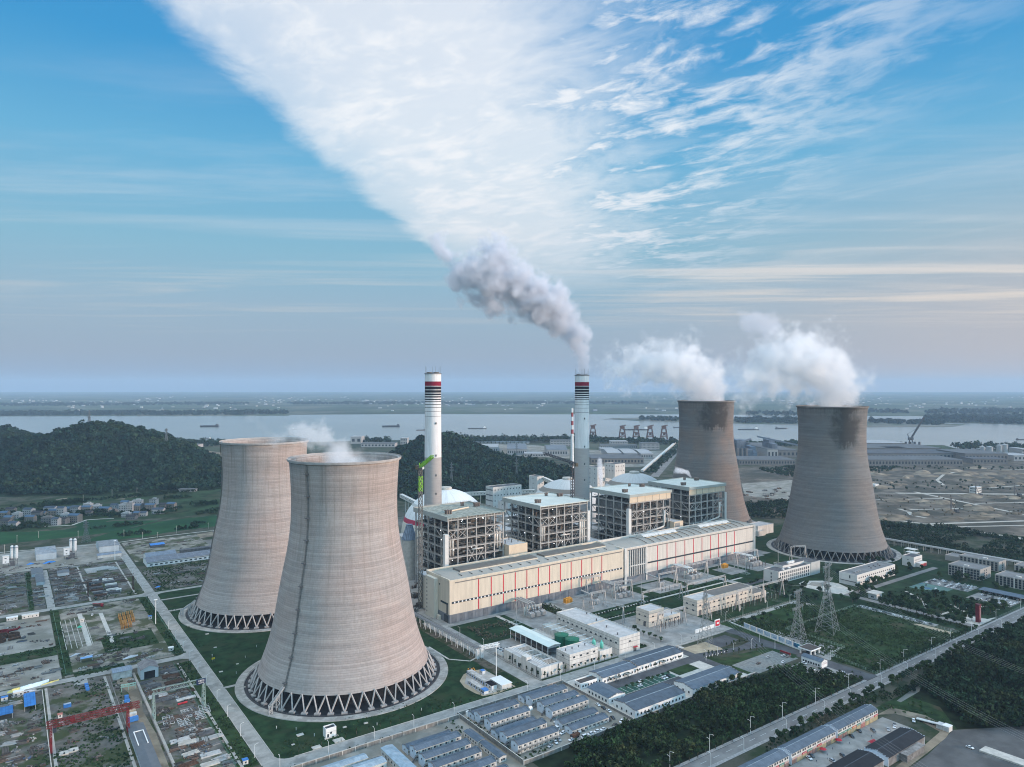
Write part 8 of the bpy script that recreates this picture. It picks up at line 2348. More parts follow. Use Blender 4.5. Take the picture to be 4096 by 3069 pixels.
for k,(x,y) in enumerate(((478,390),(494,391),(512,388),(531,384),(548,372),(551,390),(564,330),(575,445),(600,443.6),(640,443.6),(680,443.6),(340.5,470),(340.5,520),(340.5,560))): lamp('a',x,y,rad(90 * (k % 4)),'white lamp inside the plant: %s' % ['at the forecourt junction','on the sand plot kerb','by the curve of the entrance drive','at the gravel car park corner','before the red name stone','between drive and notice boards','by the gate canopy','behind the red board','by the switchgear lawn start','at the middle of the switchgear lawn','at the far switchgear lawn corner','beside the filter building','beside the cooling units','before the hall lawn'][k],'lamps inside the plant')
for k in range(8):
 x,y = 482 + k * 3.6,393 - k * .3
 T = thing('kerb_sign','small white square sign on the sand plot kerb, %s from the forecourt' % nth(k),'sign',(x,y,.1),0,'small white kerb signs'); MB().box(x - .05,y - .05,0,x + .05,y + .05,1.2).build('post',steel,T); MB().box(x - .5,y - .09,1.0,x + .5,y - .05,1.9).build('panel',white,T)
T = thing('yellow_sign','twin yellow signs standing on the tower lawn by the plant road','sign',(140,628,0))
for q in (0,1.3): MB().box(140 + q,627.9,1.6,141.1 + q,628,3.2).build('panel',mat('sign_yellow',(.65,.50,.02),.6,.05,.5),T); MB().box(140.5 + q,628,0,140.6 + q,628.1,1.7).build('post',steel,T)
for k,(x,y,w_) in enumerate(((141,601,1.4),(146,520,1.2),(158,462,2.2),(176,440.5,3.4),(161,440,2.8),(150,452,1.0),(200,452,1.3),(152,700,1.5),(150,660,1.2),(156,610,1.0),(186,455,1.2),(148,560,1.2))): T = thing('manhole_slab','pale square cover slab in the tower lawn, %s counted in the lawn' % nth(k),'cover slab',(x,y,.05),0,'cover slabs in the tower lawn'); MB().box(x - w_,y - w_ * .7,.05,x + w_,y + w_ * .7,.4).build('slab',lightcon,T)
for k,(x,y) in enumerate(((143,640),(150,590),(158,470),(165,455),(205,445),(240,447),(165,620),(180,640),(300,452),(148,480))): T = thing('bollard_light','short white bollard light on the tower lawn, %s counted in the lawn' % nth(k),'bollard',(x,y,.05),0,'bollard lights in the tower lawn'); MB().box(x - .12,y - .12,0,x + .12,y + .12,1.3).build('post',white,T); MB().lathe([(.2,1.3),(.25,1.7),(.05,1.85)],8,x,y).build('lantern',white,T)
t = mid_building('small white pump hut with dark roof on the lawn before the nearest tower',170,447.6,177.2,452.6,6.2,[2.2],1,0,wallm=white,roofm=mat('hut_roof_dark',(.06,.06,.065),.9),bands=False,ww=1.2); door(t,'-y',447.6,171.6,1.2,2.4); MB().box(169,446.4,0,178.2,447.5,.5).build('step',lightcon,t); MB().box(170,447.5,3.4,177.2,447.58,3.6).build('band_course',steel,t)
# ------------------------------------------------------------------ pylons
pylf = mat('pylon_far_steel',(.13,.15,.16),.7,.1,.5)
pyl = mat('pylon_steel',(.24,.26,.26),.5,.12,.5,metal=.2)
def pylon(label,x,y,h,base,arms,rz=0.0,t_=.15,n=7,waist=.62,ins=True,pyl=pyl):
 T = thing('pylon',label,'pylon',(x,y,0)); OFF[T.name] = Vector((0,0,0)); T.rotation_euler = (0,0,rz)
 hb = base / 2; hw = base * .11; zw = h * waist
 m = MB(); W2 = lambda z: hb + (hw - hb) * min(1,z / zw)
 for sx_,sy_ in ((1,1),(1,-1),(-1,-1),(-1,1)):
  m.beam((sx_ * hb,sy_ * hb,0),(sx_ * hw,sy_ * hw,zw),t_ * 1.7); m.beam((sx_ * hw,sy_ * hw,zw),(sx_ * hw * .7,sy_ * hw * .7,h),t_ * 1.4)
 zs = [zw * (1 - (1 - k / n) ** 1.25) for k in range(n + 1)] + [zw + (h - zw) * k / 4 for k in range(1,5)]
 for a,b in zip(zs[:-1],zs[1:]):
  wa,wb = W2(a),W2(b)
  for (p,q) in (((1,1),(1,-1)),((1,-1),(-1,-1)),((-1,-1),(-1,1)),((-1,1),(1,1))):
   m.beam((p[0] * wa,p[1] * wa,a),(q[0] * wb,q[1] * wb,b),t_); m.beam((q[0] * wa,q[1] * wa,a),(p[0] * wb,p[1] * wb,b),t_); m.beam((p[0] * wb,p[1] * wb,b),(q[0] * wb,q[1] * wb,b),t_)
 m.build('lattice',pyl,T)
 for z,L in arms:
  for s_ in (-1,1):
   a = MB(); a.lattice((s_ * hw * .8,0,z),(s_ * L,0,z + .8),1.6,1.4,7,t_ * .8); a.build('crossarm',pyl,T)
   if ins: i_ = MB(); i_.beam((s_ * L * .96,0,z + .4),(s_ * L * .96,0,z - 4.2),.3); i_.build('insulator',mat('insulator_glass',(.18,.28,.27),.3),T)
 return T
pylon('tall lattice pylon standing on the sand plot by the entrance drive',507.5,415,49,11,[(34,7),(42,6)],rad(20)); pylon('lattice pylon on the pale plaza behind the notice boards',585,373.5,45,11.5,[(29,11),(43.5,7.5)],rad(10)); pylon('tallest four armed lattice pylon on the meadow',627,370,64,17,[(33,11),(47,13),(61,10)],rad(12),.17)
for (q,h_,lb) in ((A3(95,1010),62,'slim pylon on the wooded hill left of the idle chimney'),(A3(455,1230),60,'slim pylon at the hill foot right of the idle chimney'),(A3(1030,1205),66,'slim pylon at the hill foot right of the transfer tower'),(A3(1030,1000),60,'slim pylon on the hill behind the boilers'),(A3(613,905),46,'slim pylon on the hill crest before the warehouses'),(A1(760,1480),32,'pylon standing in the paddy fields'),(DP(357,1905),0,'pylon on the crest of the left wooded hill'),(DP(665,1880),0,'pylon on the right shoulder of the left wooded hill')):
 if h_: pylon(lb,*q,h_,9,[(h_ * .7,4.5),(h_ * .8,4),(h_ * .9,3.5)],TH - rad(90),.3 if h_ != 32 else .13,8,.66,False,pylf)
 else:
  px = 357 if 'crest' in lb else 665; d = 1905 if px == 357 else 1880; bz = H - ((1700 if px == 357 else 1765) - YH) * d / FPX - 6
  T = pylon(lb,*q,(46 if px == 357 else 40),9,[(26,4.5),(33,4.5),(38 if px == 357 else 36,3.5)],TH - rad(90),.35,8,.66,False,pylf); T.location = (*q,bz)
def wires(label,pts,sag,n=3,gap=2.2,r=.03):
 T = thing('power_line',label,'power line',(0,0,0)); p,q = Vector(pts[0]),Vector(pts[1]); d = (q - p); nrm = Vector((-d.y,d.x,0)).normalized()
 for k in range(n):
  o_ = nrm * (k - (n - 1) / 2) * gap; ps = []
  for i in range(17):
   f = i / 16; v = p.lerp(q,f) + o_; v.z -= sag * 4 * f * (1 - f); ps.append(tuple(v))
  MB().tube(ps,r,4).build('wire',steel,T)
wires('wires from the sand plot pylon over thicket and shops',[(507,412,44),(*DP(3720,330),50)],8,4,2.4); wires('wires from the plaza pylon over the meadow into the wood',[(585,373,42),(*DP(4250,345),50)],8,4,2.4); wires('wires from the tallest pylon over the meadow into the wood',[(627,370,58),(*DP(4500,370),62)],9,4,2.6)
wires('wires from the near portal to the sand plot pylon',[(560,500,17),(508,416,36)],4,3,3); wires('wires from the long switchgear building to the plaza pylon',[(640,470,18),(586,375,32)],4,3,3); wires('wires from the switchgear end to the tallest pylon',[(680,465,18),(628,372,47)],5,3,3)
wires('wires from the near hall down to the garden portal',[(520,592,20),(560,519,17)],3,3,3); wires('wires from the far hall down to the garden portal',[(700,590,20),(630,514,17)],3,3,3)
"""poles"""
for k,(q,h_) in enumerate(((A1(340,1440),10),(A1(690,1440),11),(A1(1095,1430),11),(A1(1260,1450),10),(A1(1393,1440),9),(A1(1560,1400),12),(A1(1840,1360),10),(A1(150,1480),11),(A1(40,1590),14),(A1(990,1080),16),(A1(735,1130),16),(A1(1210,1045),12),(A1(1440,1000),12),(A1(1680,945),12),(A1(1840,910),12))): T = thing('utility_pole','thin utility pole among fields below the left hill, %s in the list of field poles' % nth(k),'utility pole',(*q,0),0,'utility poles in the fields'); MB().tube([(*q,0),(*q,h_)],.22,6).build('pole',lightcon,T); MB().beam((q[0] - 1,q[1] + .7,h_ - 1),(q[0] + 1,q[1] - .7,h_ - 1),.2).build('crossarm',lightcon,T)


# ------------------------------------------------------------------ village at the foot of the left hill
RZ = TH - rad(90)                                    # local x runs to the right across the view, local y away from it
hw1,hw2,hw3 = mat('house_cream',(.20,.18,.16),.9,.12,.3),mat('house_white',(.33,.33,.33),.9,.1,.3),mat('house_grey',(.16,.155,.15),.9,.15,.3)
hr1,hr2,hr3 = mat('house_roof_slate',(.06,.08,.105),.9,.2,.4),mat('house_roof_blue',(.075,.12,.175),.9,.15,.4),mat('house_roof_dark',(.045,.047,.052),.85,.2,.4)
def house(cx,cy,wpx,hpx,dm,wm,rm,flat,label,k):
 x,y = A1(cx,cy); d = FW[0] * x + FW[1] * y; w_ = wpx / 2.209 * d / FPX; h = hpx / 2.209 * d / FPX
 T = thing('village_house',label,'house',(x,y,0),RZ + rad((k * 37) % 17 - 8),'houses of the village below the hill'); OFF[T.name] = Vector((0,0,0))
 if flat:
  MB().box(-w_ / 2,0,0,w_ / 2,dm,h).build('wall',wm,T); MB().box(-w_ / 2 - .3,-.3,h,w_ / 2 + .3,dm + .3,h + .5).build('roof',hw2 if flat == 2 else hw3,T); MB().box(-w_ * .2,dm * .5,h + .5,w_ * .25,dm * .9,h + 2.6).build('stair_head',wm,T)
 else:
  MB().gable_wall(-w_ / 2,0,w_ / 2,dm,h,h + 2.4,'x').build('wall',wm,T); MB().gable(-w_ / 2,0,w_ / 2,dm,h + .03,h + 2.6,'x',0,.6,.2).build('roof',rm,T)
 n = max(2,int(w_ / 3.6))
 for s_ in range(max(1,int(h / 3.2))):
  for q in range(n): window(T,-w_ / 2 + w_ * (q + .5) / n,-.04,1.0 + s_ * 3.2,1.5,1.6,'-y',glass)
HS = [(105,1360,80,50,0),(30,1330,90,40,0),(60,1300,70,40,0),(135,1270,65,45,2),(85,1225,75,40,0),(25,1260,60,40,0),(235,1250,80,60,0),(315,1265,85,48,0),(255,1300,80,45,0),(430,1220,95,45,0),(405,1320,85,60,1),(360,1260,60,40,0),(480,1330,60,55,0),
      (545,1320,65,45,0),(460,1240,70,40,0),(530,1240,60,62,0),(570,1295,80,60,2),(640,1305,95,62,0),(655,1220,75,50,0),(765,1180,65,40,2),(755,1215,80,45,0),(840,1195,65,38,2),(775,1245,50,30,0),(915,1215,90,35,0),(1000,1200,60,48,0),(1080,1205,65,58,2),
      (1095,1165,65,40,0),(1140,1205,55,70,1),(1210,1165,80,55,2),(1205,1200,60,45,0),(1345,1150,60,48,1),(1270,1190,50,42,0),(1320,1200,80,50,0),(1390,1230,95,40,0),(1430,1190,60,44,0),(1505,1190,70,50,0),(1105,1260,75,36,2),(1150,1280,80,28,0),(1200,1255,50,34,0),(1260,1250,55,30,0),(990,1228,60,30,1),(590,1215,50,34,0)]
wn_ = {0: 'cream',1: 'white',2: 'grey'}; rn_ = {0: 'slate',1: 'blue',2: 'dark'}
order = sorted(range(len(HS)),key=lambda i: HS[i][0])
for rank,i in enumerate(order):
 cx,cy,wpx,hpx,fl = HS[i]; a,b = (i * 7 + 1) % 3,(i * 5) % 3
 if fl == 2: a = 1
 house(cx,cy,wpx,hpx,9 + (i * 3) % 4,(hw1,hw2,hw3)[a],(hr1,hr2,hr3)[b],fl,'%s village house with a %s roof, %s from the left along the village' % (wn_[a],'flat' if fl else rn_[b] + ' pitched',nth(rank)),i)
# ------------------------------------------------------------------ factories and warehouses between plant and river
frm = [mat('far_roof_grey',(.125,.13,.135),.9,.1,.02),mat('far_roof_white',(.33,.335,.34),.9,.1,.02),mat('far_roof_dark',(.13,.15,.17),.7,.15,.02),mat('far_roof_slate',(.10,.105,.115),.9,.12,.02)]
def far_block(label,pxa,pxb,py,deep,h,wm,rm,name='warehouse',rows=1,ncol=8,gable=0,rot=0.0,bays=1):
 """front wall runs from pixel column pxa to pxb with its foot on pixel row py"""
 x,y = G(pxa,py); d = FW[0] * x + FW[1] * y; L = (pxb - pxa) * d / FPX
 T = thing(name,label,'building' if name != 'warehouse' else 'warehouse',(x,y,0),RZ + rot,None); OFF[T.name] = Vector((0,0,0))
 if gable:
  MB().gable_wall(0,0,L,deep,h,h + gable,'y' if rot or bays > 1 else 'x').build('wall',wm,T)
  if bays == 1: MB().gable(0,0,L,deep,h + .1,h + gable + .4,'y' if rot else 'x',0,1.0,.5).build('roof',rm,T)
  else:
   for k in range(bays): MB().gable(L * k / bays + .5,0,L * (k + 1) / bays - .5,deep,h + .1,h + gable,'y',0,.2,.5).build('roof',rm,T)
 else:
  MB().box(0,0,0,L,deep,h).build('wall',wm,T); MB().box(-.8,-.8,h,L + .8,deep + .8,h + .8).build('roof',rm,T)
 for s_ in range(rows):
  for k in range(ncol): window(T,L * (k + .5) / ncol,-.1,h * (s_ + .3) / rows,L / ncol * .5,h / rows * .42,'-y',glass)
 return T
a3 = lambda c: 1600 + c / 2.209; a3y = lambda c: 1400 + c / 2.209; a4 = lambda c: 2400 + c / 2.209; a5 = lambda c: 3096 + c / 2.209; a5y = lambda c: 1500 + c / 2.209; a1 = lambda c: c / 2.209; a1y = lambda c: 1500 + c / 2.209
FB = [('white warehouse with a pale roof right of the idle chimney',a3(700),a3(865),a3y(905),150,17,hw2,frm[1],'warehouse',1,8,4),('long warehouse with dark ridge sheets, left one of two behind the hill',a3(948),a3(1120),a3y(928),230,19,hw2,frm[2],'warehouse',1,9,6),('long warehouse with dark ridge sheets, right one of two, nearest the smoking chimney',a3(1300),a3(1480),a3y(935),200,19,hw2,frm[2],'warehouse',1,8,6),
      ('white four storey block above the warehouse with dark ridges',a3(1330),a3(1515),a3y(852),50,22,hw2,frm[0],'office_block',3,14),('low white gatehouse row in front of the warehouses',a3(1100),a3(1290),a3y(945),60,10,hw2,frm[1],'warehouse',1,8),('long grey roofed factory right of the smoking chimney, the front one',a3(1690),a4(385),a3y(1008),120,16,hw1,frm[0],'warehouse',1,16),
      ('white three bay hall, left of three behind the front factory',a4(70),a4(190),a3y(955),170,15,hw2,frm[1],'warehouse',1,6,4,0,1),('white three bay hall, middle of three behind the front factory',a4(215),a4(330),a3y(957),170,15,hw2,frm[1],'warehouse',1,6,4,0,1),('white three bay hall, right of three behind the front factory',a4(362),a4(468),a3y(960),170,15,hw2,frm[1],'warehouse',1,5,4,0,1),
      ('white four storey dormitory block before the conveyor',a4(365),a4(525),a3y(885),45,24,hw2,frm[0],'office_block',4,14),('long low white block before the port cranes',a4(5),a4(330),a3y(874),50,13,hw2,frm[0],'office_block',1,18),('short upper block behind the long low white one',a4(95),a4(245),a3y(856),50,20,hw2,frm[1],'office_block',2,10),('low white sheds before the long low block',a4(0),a4(120),a3y(895),40,9,hw2,frm[1],'warehouse',1,5),
      ('pale factory with a blank gable between the two grey towers',a4(1480),a4(1572),a3y(962),200,30,hw2,frm[0],'warehouse',1,3),('wide grey factory roof between the two grey towers',a4(1575),a4(1760),a3y(950),320,22,hw3,frm[0],'warehouse',1,5),('long low grey sheds in front of the cement works',a4(1230),a4(1725),a3y(1018),110,15,hw3,frm[0],'warehouse',1,20),
      ('long grey factory right of the nearer grey tower, front row',a5(810),a5(1668),a5y(803),120,17,hw3,frm[0],'warehouse',1,30),('long grey factory right of the nearer grey tower, second row',a5(800),a5(1660),a5y(745),130,18,hw3,frm[3],'warehouse',1,26),('grey factory with pale roof edge right of the nearer grey tower, third row',a5(800),a5(1480),a5y(700),170,20,hw3,frm[0],'warehouse',1,18),('white edged factory nearest the river wharf',a5(790),a5(1160),a5y(662),150,24,hw3,frm[1],'warehouse',1,14),
      ('low block with dark windows amid the grey factory roofs',a5(1000),a5(1170),a5y(698),50,20,hw3,frm[3],'office_block',1,9),('long low factory toward the right picture edge',a5(1690),a5(2065),a5y(760),150,22,hw3,frm[0],'warehouse',1,12),('pale hall below the storage tanks',a5(1760),a5(2060),a5y(785),60,14,hw3,frm[3],'warehouse',1,10),('white sheds at the right picture edge by the river',a5(2120),a5(2300),a5y(760),90,16,hw2,frm[1],'warehouse',1,5),('white block near the river at the right picture edge',a5(2190),a5(2260),a5y(715),60,22,hw2,frm[1],'office_block',2,3),
      ('white four storey building behind the left hill',a1(1645),a1(1752),a1y(682),40,26,hw2,frm[0],'office_block',3,8),('low huts at the foot of the bare slope',a1(1940),a1(2010),a1y(800),40,12,hw2,frm[1],'warehouse',1,4),('long low white farm sheds on the terraces',a1(1575),a1(1720),a1y(1032),14,5,hw2,frm[0],'farm_shed',1,12),('white viaduct like shed against the cooling tower',a1(1915),a1(2000),a1y(985),10,7,hw2,frm[1],'farm_shed',1,8),
      ('white river station above the near tower steam',900 + 1110 / 2.209,900 + 1205 / 2.209,1400 + 830 / 2.209,60,28,hw2,frm[1],'warehouse',1,2),('long white shed by the river above the near tower',900 + 1200 / 2.209,900 + 1500 / 2.209,1400 + 860 / 2.209,60,14,hw2,frm[0],'warehouse',1,10),('white block on the left flank of the second hill',900 + 1550 / 2.209,900 + 1610 / 2.209,1400 + 835 / 2.209,40,24,hw2,frm[1],'office_block',2,4)]
for f_ in FB: far_block(*f_)
T = thing('striped_stack','slender red and white ringed stack left of the smoking chimney','chimney',(*DP(a3(1521),2000),0)); OFF[T.name] = Vector((0,0,0))
pr = [(5 - 2.0 * k / 14,k * 12.0) for k in range(15)]
MB().lathe(pr,20,mats=[0] * 8 + [1,0,1,0,1,0]).build('shaft',[white,mat('stack_red',(.30,.05,.05),.7)],T)
# cement works
T = thing('cement_works','dark blue grey cement works tower block with slanting belts','works',(*G(a4(1390),a3y(960)),0),RZ); OFF[T.name] = Vector((0,0,0))
wb = mat('works_blue_grey',(.13,.155,.19),.8,.25,.05); rw = random.Random(4)
for k in range(22): xx = rw.uniform(-90,70); MB().box(xx,rw.uniform(0,90),0,xx + rw.uniform(7,22),100,rw.uniform(14,62)).build('tower_block',wb,T)
for k in range(6): MB().tube([(-110 + k * 14,-10,0),(-110 + k * 14,-10,34)],5.5,12).build('silo',frm[0],T)
m = MB(); m.beam((20,60,66),(190,40,30),6,5); m.beam((-10,30,60),(-180,10,14),6,5); m.build('belt',wb,T)
for k,(px,py,w_,h_) in enumerate(((1845,706,36,26),(1905,716,52,30),(1990,706,44,32),(2035,704,56,34),(2075,740,18,10),(2030,742,18,8))):
 x,y = G(a5(px),a5y(py)); d = FW[0] * x + FW[1] * y; r_ = w_ / 2.209 * d / FPX / 2
 T = thing('storage_tank','pale round storage tank by the river, %s from the left of the tank group' % nth([0,1,2,3,5,4][k]),'tank',(x,y,0),0,'storage tanks by the river'); OFF[T.name] = Vector((0,0,0)); MB().lathe([(r_,0),(r_,h_),(.5,h_ + 3)],28).build('shell',hw2 if k != 4 else white,T)
# port cranes
def port_crane(px,py,label):
 x,y = G(px,py); T = thing('port_crane',label,'port crane',(x,y,0),RZ,'grab cranes on the wharf'); OFF[T.name] = Vector((0,0,0))
 for sx_ in (-15,15):
  for sy_ in (-9,9): m = MB(); m.beam((sx_,sy_,0),(sx_ * .55,sy_ * .7,46),3.0); m.build('leg',mat('crane_brown',(.12,.07,.06),.8,.2,.1),T)
 m = MB()
 for z,f in ((12,.9),(30,.7),(46,.55)): m.beam((-15 * f,-9,z),(15 * f,-9,z),2.4); m.beam((-15 * f,9,z),(15 * f,9,z),2.4)
 m.beam((-14,-9,12),(10,-9,30),2); m.beam((14,-9,12),(-10,-9,30),2); m.build('portal_frame',MATS['crane_brown'],T)
 MB().box(-9,-7,47,9,7,57).build('machine_house',MATS['crane_brown'],T); m = MB(); m.lattice((-12,-6,57),(14,-6,62),3,3,5,1.2); m.build('jib',MATS['crane_brown'],T); MB().box(-5,-8,18,5,-4,28).build('hopper',MATS['crane_brown'],T)
for k,(px,py) in enumerate(((a3(1705),a3y(786)),(a4(197),a3y(792)),(a4(320),a3y(792)),(a4(442),a3y(792)),(a4(565),a3y(792)))): port_crane(px,py,['brown wharf crane apart from the others, beside the smoking chimney','first brown wharf crane in the row of four','second brown wharf crane in the row of four','third brown wharf crane in the row of four','fourth brown wharf crane in the row, nearest the conveyor'][k])
T = thing('wharf','long dark wharf deck under the brown cranes','wharf',(*G(a3(1690),a3y(800)),0)); p,q = G(a3(1680),a3y(792)),G(a4(690),a3y(806)); MB().beam((*p,4),(*q,4),30,5).build('deck',darksteel,T)
for k in range(16): f = k / 15; MB().box(p[0] + (q[0] - p[0]) * f - 2,p[1] + (q[1] - p[1]) * f - 2,0,p[0] + (q[0] - p[0]) * f + 2,p[1] + (q[1] - p[1]) * f + 2,2).build('pile',darksteel,T)
T = thing('harbour_crane','dark harbour crane with a raised slanting jib, right of the towers','harbour crane',(*A5(1210,605),0),RZ); OFF[T.name] = Vector((0,0,0)); cd = mat('crane_dark',(.06,.06,.065),.8,.2,.1)
for sx_ in (-9,9): MB().beam((sx_,0,0),(sx_ * .4,0,16),3).build('leg',cd,T)
MB().box(-10,-5,14,8,5,24).build('machine_house',cd,T); m = MB(); m.lattice((2,0,22),(52,0,104),4,4,12,1.1); m.build('jib',cd,T); m = MB(); m.beam((-14,0,38),(-8,0,22),2); m.beam((-14,0,38),(24,0,60),1); m.build('stay',cd,T)
T = thing('river_jetty','line of mooring dolphins and a low jetty before the factories','jetty',(*A5(800,618),0));
for k in range(13): x,y = A5(805 + k * 40,613 + k * .4); MB().box(x - 3,y - 3,0,x + 3,y + 3,12).build('dolphin',cd,T)
for k,(a,b,c_) in enumerate(((A3(560,822),A3(1130,830),18),)):
 for q in range(c_): x,y = a[0] + (b[0] - a[0]) * q / (c_ - 1),a[1] + (b[1] - a[1]) * q / (c_ - 1); T = thing('light_hut','tiny pale blue roofed pavilion below the river trees, %s from the left' % nth(q),'hut',(x,y,0),RZ,'row of pavilions below the river trees'); MB().box(x - 5,y - 5,0,x + 5,y + 5,6).build('wall',hw2,T); MB().box(x - 7,y - 7,6,x + 7,y + 7,8).build('roof',paleroof,T)
# ------------------------------------------------------------------ ships
def ship(px,py,wpx,label,facing=1,kind=0):
 x,y = G(px,py); d = FW[0] * x + FW[1] * y; L = wpx * d / FPX; B = L * .16; h = L * .055
 T = thing('barge',label,'ship',(x,y,.4),RZ if facing > 0 else RZ + math.pi,'cargo vessels on the river'); OFF[T.name] = Vector((0,0,0))
 hull = mat('hull_dark',(.035,.04,.05),.6,.2,.05) if kind != 2 else mat('hull_rust',(.12,.08,.07),.7,.2,.05)
 P = [(-L / 2,-B / 2),(L * .38,-B / 2),(L / 2,0),(L * .38,B / 2),(-L / 2,B / 2)]
 if kind != 1: m = MB(); m.prism(P,0,h * 1.35); m.build('hull',hull,T)
 else: m = MB(); m.prism(P,0,h * .55); m.build('hull',hull,T)
 m = MB()
 for k in range(4): m.box(-L * .26 + k * L * .15,-B * .36,h * (1.35 if kind != 1 else .55),-L * .14 + k * L * .15,B * .36,h * (1.55 if kind != 1 else .8))
 m.build('hatch',mat('hatch_grey',(.10,.11,.12),.7,.2,.05),T)
 z = h * (1.35 if kind != 1 else .55)
 m = MB(); m.box(-L * .46,-B * .38,z,-L * .33,B * .38,z + h * 1.0); m.box(-L * .44,-B * .32,z + h,-L * .36,B * .32,z + h * 1.6); m.build('deckhouse',white if kind == 1 else frm[0],T)
 MB().box(-L * .455,-B * .28,z + h * 1.05,-L * .44,B * .28,z + h * 1.5).build('bridge_windows',glass,T); MB().beam((-L * .4,0,z + h * 1.6),(-L * .4,0,z + h * 2.6),L * .006).build('mast',darksteel,T); MB().beam((L * .4,0,z),(L * .4,0,z + h * 1.1),L * .006).build('foremast',darksteel,T)
for s_ in ((a1(1850),a1y(460),75,'dark cargo vessel on the river above the rear cooling tower',-1,0),(a1(1813),a1y(566),47,'low barge close to the near bank, left of the rear cooling tower',-1,1),(900 + 640 / 2.209,1400 + 702 / 2.209,44,'low flat barge half hidden by steam',1,1),(900 + 795 / 2.209,1400 + 702 / 2.209,24,'pusher tug half hidden by steam',1,0),(900 + 1466 / 2.209,1400 + 681 / 2.209,71,'dark cargo vessel with a high stern, between steam and idle chimney',-1,0),(a3(182),a3y(712),36,'brown vessel touching the idle chimney',-1,2),(a3(682),a3y(697),75,'long dark barge midway between the chimneys',-1,1),
           (a4(315),a3y(708),104,'longest barge with a white deckhouse above the wharf cranes',-1,1),(a4(680),a3y(688),30,'dark vessel half hidden by the farthest tower',1,0),(a4(1310),a3y(706),82,'barge with white deckhouse between the grey towers',-1,1),(a4(1602),a3y(698),48,'smaller low barge between the grey towers',1,0),(a5(2190),a5y(576),44,'vessel with a big deckhouse at the right picture edge',1,0),(a5(802),a5y(482),9,'small launch peeping out behind the nearer grey tower',1,0)): ship(*s_)
# far villages on the other bank read as a scatter of pale specks
rf = random.Random(8); b = MB()
for k in range(900):
 d = rf.uniform(6500,15000) if k % 3 else rf.uniform(8500,11500); px = rf.uniform(-300,4400)
 if math.sin(px * .004 + d * .0007) + math.sin(px * .011 - d * .0004) < -.2: continue
 x,y = DP(px,d); b.rbox(x,y,0,rf.uniform(10,40),rf.uniform(10,25),rf.uniform(6,16),RZ + rf.uniform(-.4,.4))
o = b.build('far_villages',palette_mat('far_village_colours',[(.6,.6,.6),(.45,.45,.46),(.7,.7,.7),(.3,.33,.38),(.5,.47,.44)])); o['kind'] = 'stuff'


# ------------------------------------------------------------------ steam and smoke: volumes built round a few capsules each
def plume(name,label,cat,caps,dens,nscale,amp,seed,col=(.93,.94,.97),wisp=1.0,soft=.35,voxel=6.0,aniso=.15,kind=None):
 """caps: list of (p, r_p, q, r_q, strength); the mesh hugs the capsules, the shader eats billows out of them"""
 b = MB()
 for p,rp,q,rq,_s in caps:
  p,q = Vector(p),Vector(q); d = (q - p); L = d.length; d.normalize(); pts,rr = [],[]
  for k in range(-4,13):
   f = k / 8
   if k < 0: e = -k / 4; pts.append(p - d * rp * math.sin(e * 1.45)); rr.append(rp * math.cos(e * 1.45))
   elif k > 8: e = (k - 8) / 4; pts.append(q + d * rq * math.sin(e * 1.45)); rr.append(rq * math.cos(e * 1.45))
   else: pts.append(p.lerp(q,f)); rr.append(rp + (rq - rp) * f)
  b.tube(pts,[x * 1.02 for x in rr],20)
 m = bpy.data.materials.new(name + '_steam'); m.use_nodes = True; t = NT(m.node_tree)
 P = t.n('ShaderNodeTexCoord').outputs['Object']
 warp = t.n('ShaderNodeTexNoise',i={'Vector': P,'Scale': nscale * .45,'Detail': 2.0}).outputs['Color']
 Pw = t.n('ShaderNodeVectorMath',operation='MULTIPLY_ADD',i={0: t.n('ShaderNodeVectorMath',operation='SUBTRACT',i={0: warp,1: (.5,.5,.5)}),1: (.35 / nscale,) * 3,2: P}).outputs[0]
 best = None
 for p,rp,q,rq,s_ in caps:
  p,q = Vector(p),Vector(q); ba = q - p
  pa = t.n('ShaderNodeVectorMath',operation='SUBTRACT',i={0: Pw,1: tuple(p)}).outputs[0]
  h = t.m('MULTIPLY',t.n('ShaderNodeVectorMath',operation='DOT_PRODUCT',i={0: pa,1: tuple(ba)}).outputs['Value'],1 / max(1e-6,ba.length_squared),clamp=True)
  off = t.n('ShaderNodeVectorMath',operation='SCALE',i={0: tuple(ba),'Scale': h}).outputs[0]
  d_ = t.n('ShaderNodeVectorMath',operation='DISTANCE',i={0: pa,1: off}).outputs['Value']
  v = t.m('SUBTRACT',1.0,t.m('DIVIDE',d_,t.m('ADD',rp,t.m('MULTIPLY',h,rq - rp))))
  v = t.m('MULTIPLY',v,s_)
  best = v if best is None else t.m('SMOOTH_MAX',best,v,.12)
 n1 = t.n('ShaderNodeTexNoise',i={'Vector': t.mapv(P,(1,1,1),(seed * 13.7,seed * 3.1,seed)),'Scale': nscale,'Detail': 6.0,'Roughness': .62}).outputs[0]
 den = t.ss(t.m('ADD',best,t.m('MULTIPLY',t.m('SUBTRACT',n1,.66),amp)),0.0,soft)
 den = t.m('MULTIPLY',den,dens)
 v = t.n('ShaderNodeVolumePrincipled',i={'Color': tuple(col) + (1,),'Density': den,'Anisotropy': aniso})
 t.n('ShaderNodeOutputMaterial',i={'Volume': v})
 m.cycles.volume_step_rate = 1.0
 o = b.build(name,m); tag(o,label,cat)
 if kind: o['kind'] = kind
 rm = o.modifiers.new('merge','REMESH'); rm.mode = 'VOXEL'; rm.voxel_size = voxel
 return o
def at3(px,py,d):
 return (*DP(px,d),H - (py - YH) * d / FPX)
k1 = 1 / 2.209
pc = [(1610,1318,46,1075),(1604,1200,56,1072),(1590,1080,70,1068),(1540,965,90,1060),(1430,830,118,1050),(1250,690,150,1040),(1030,570,160,1030),(760,450,150,1020),(560,390,105,1012)]
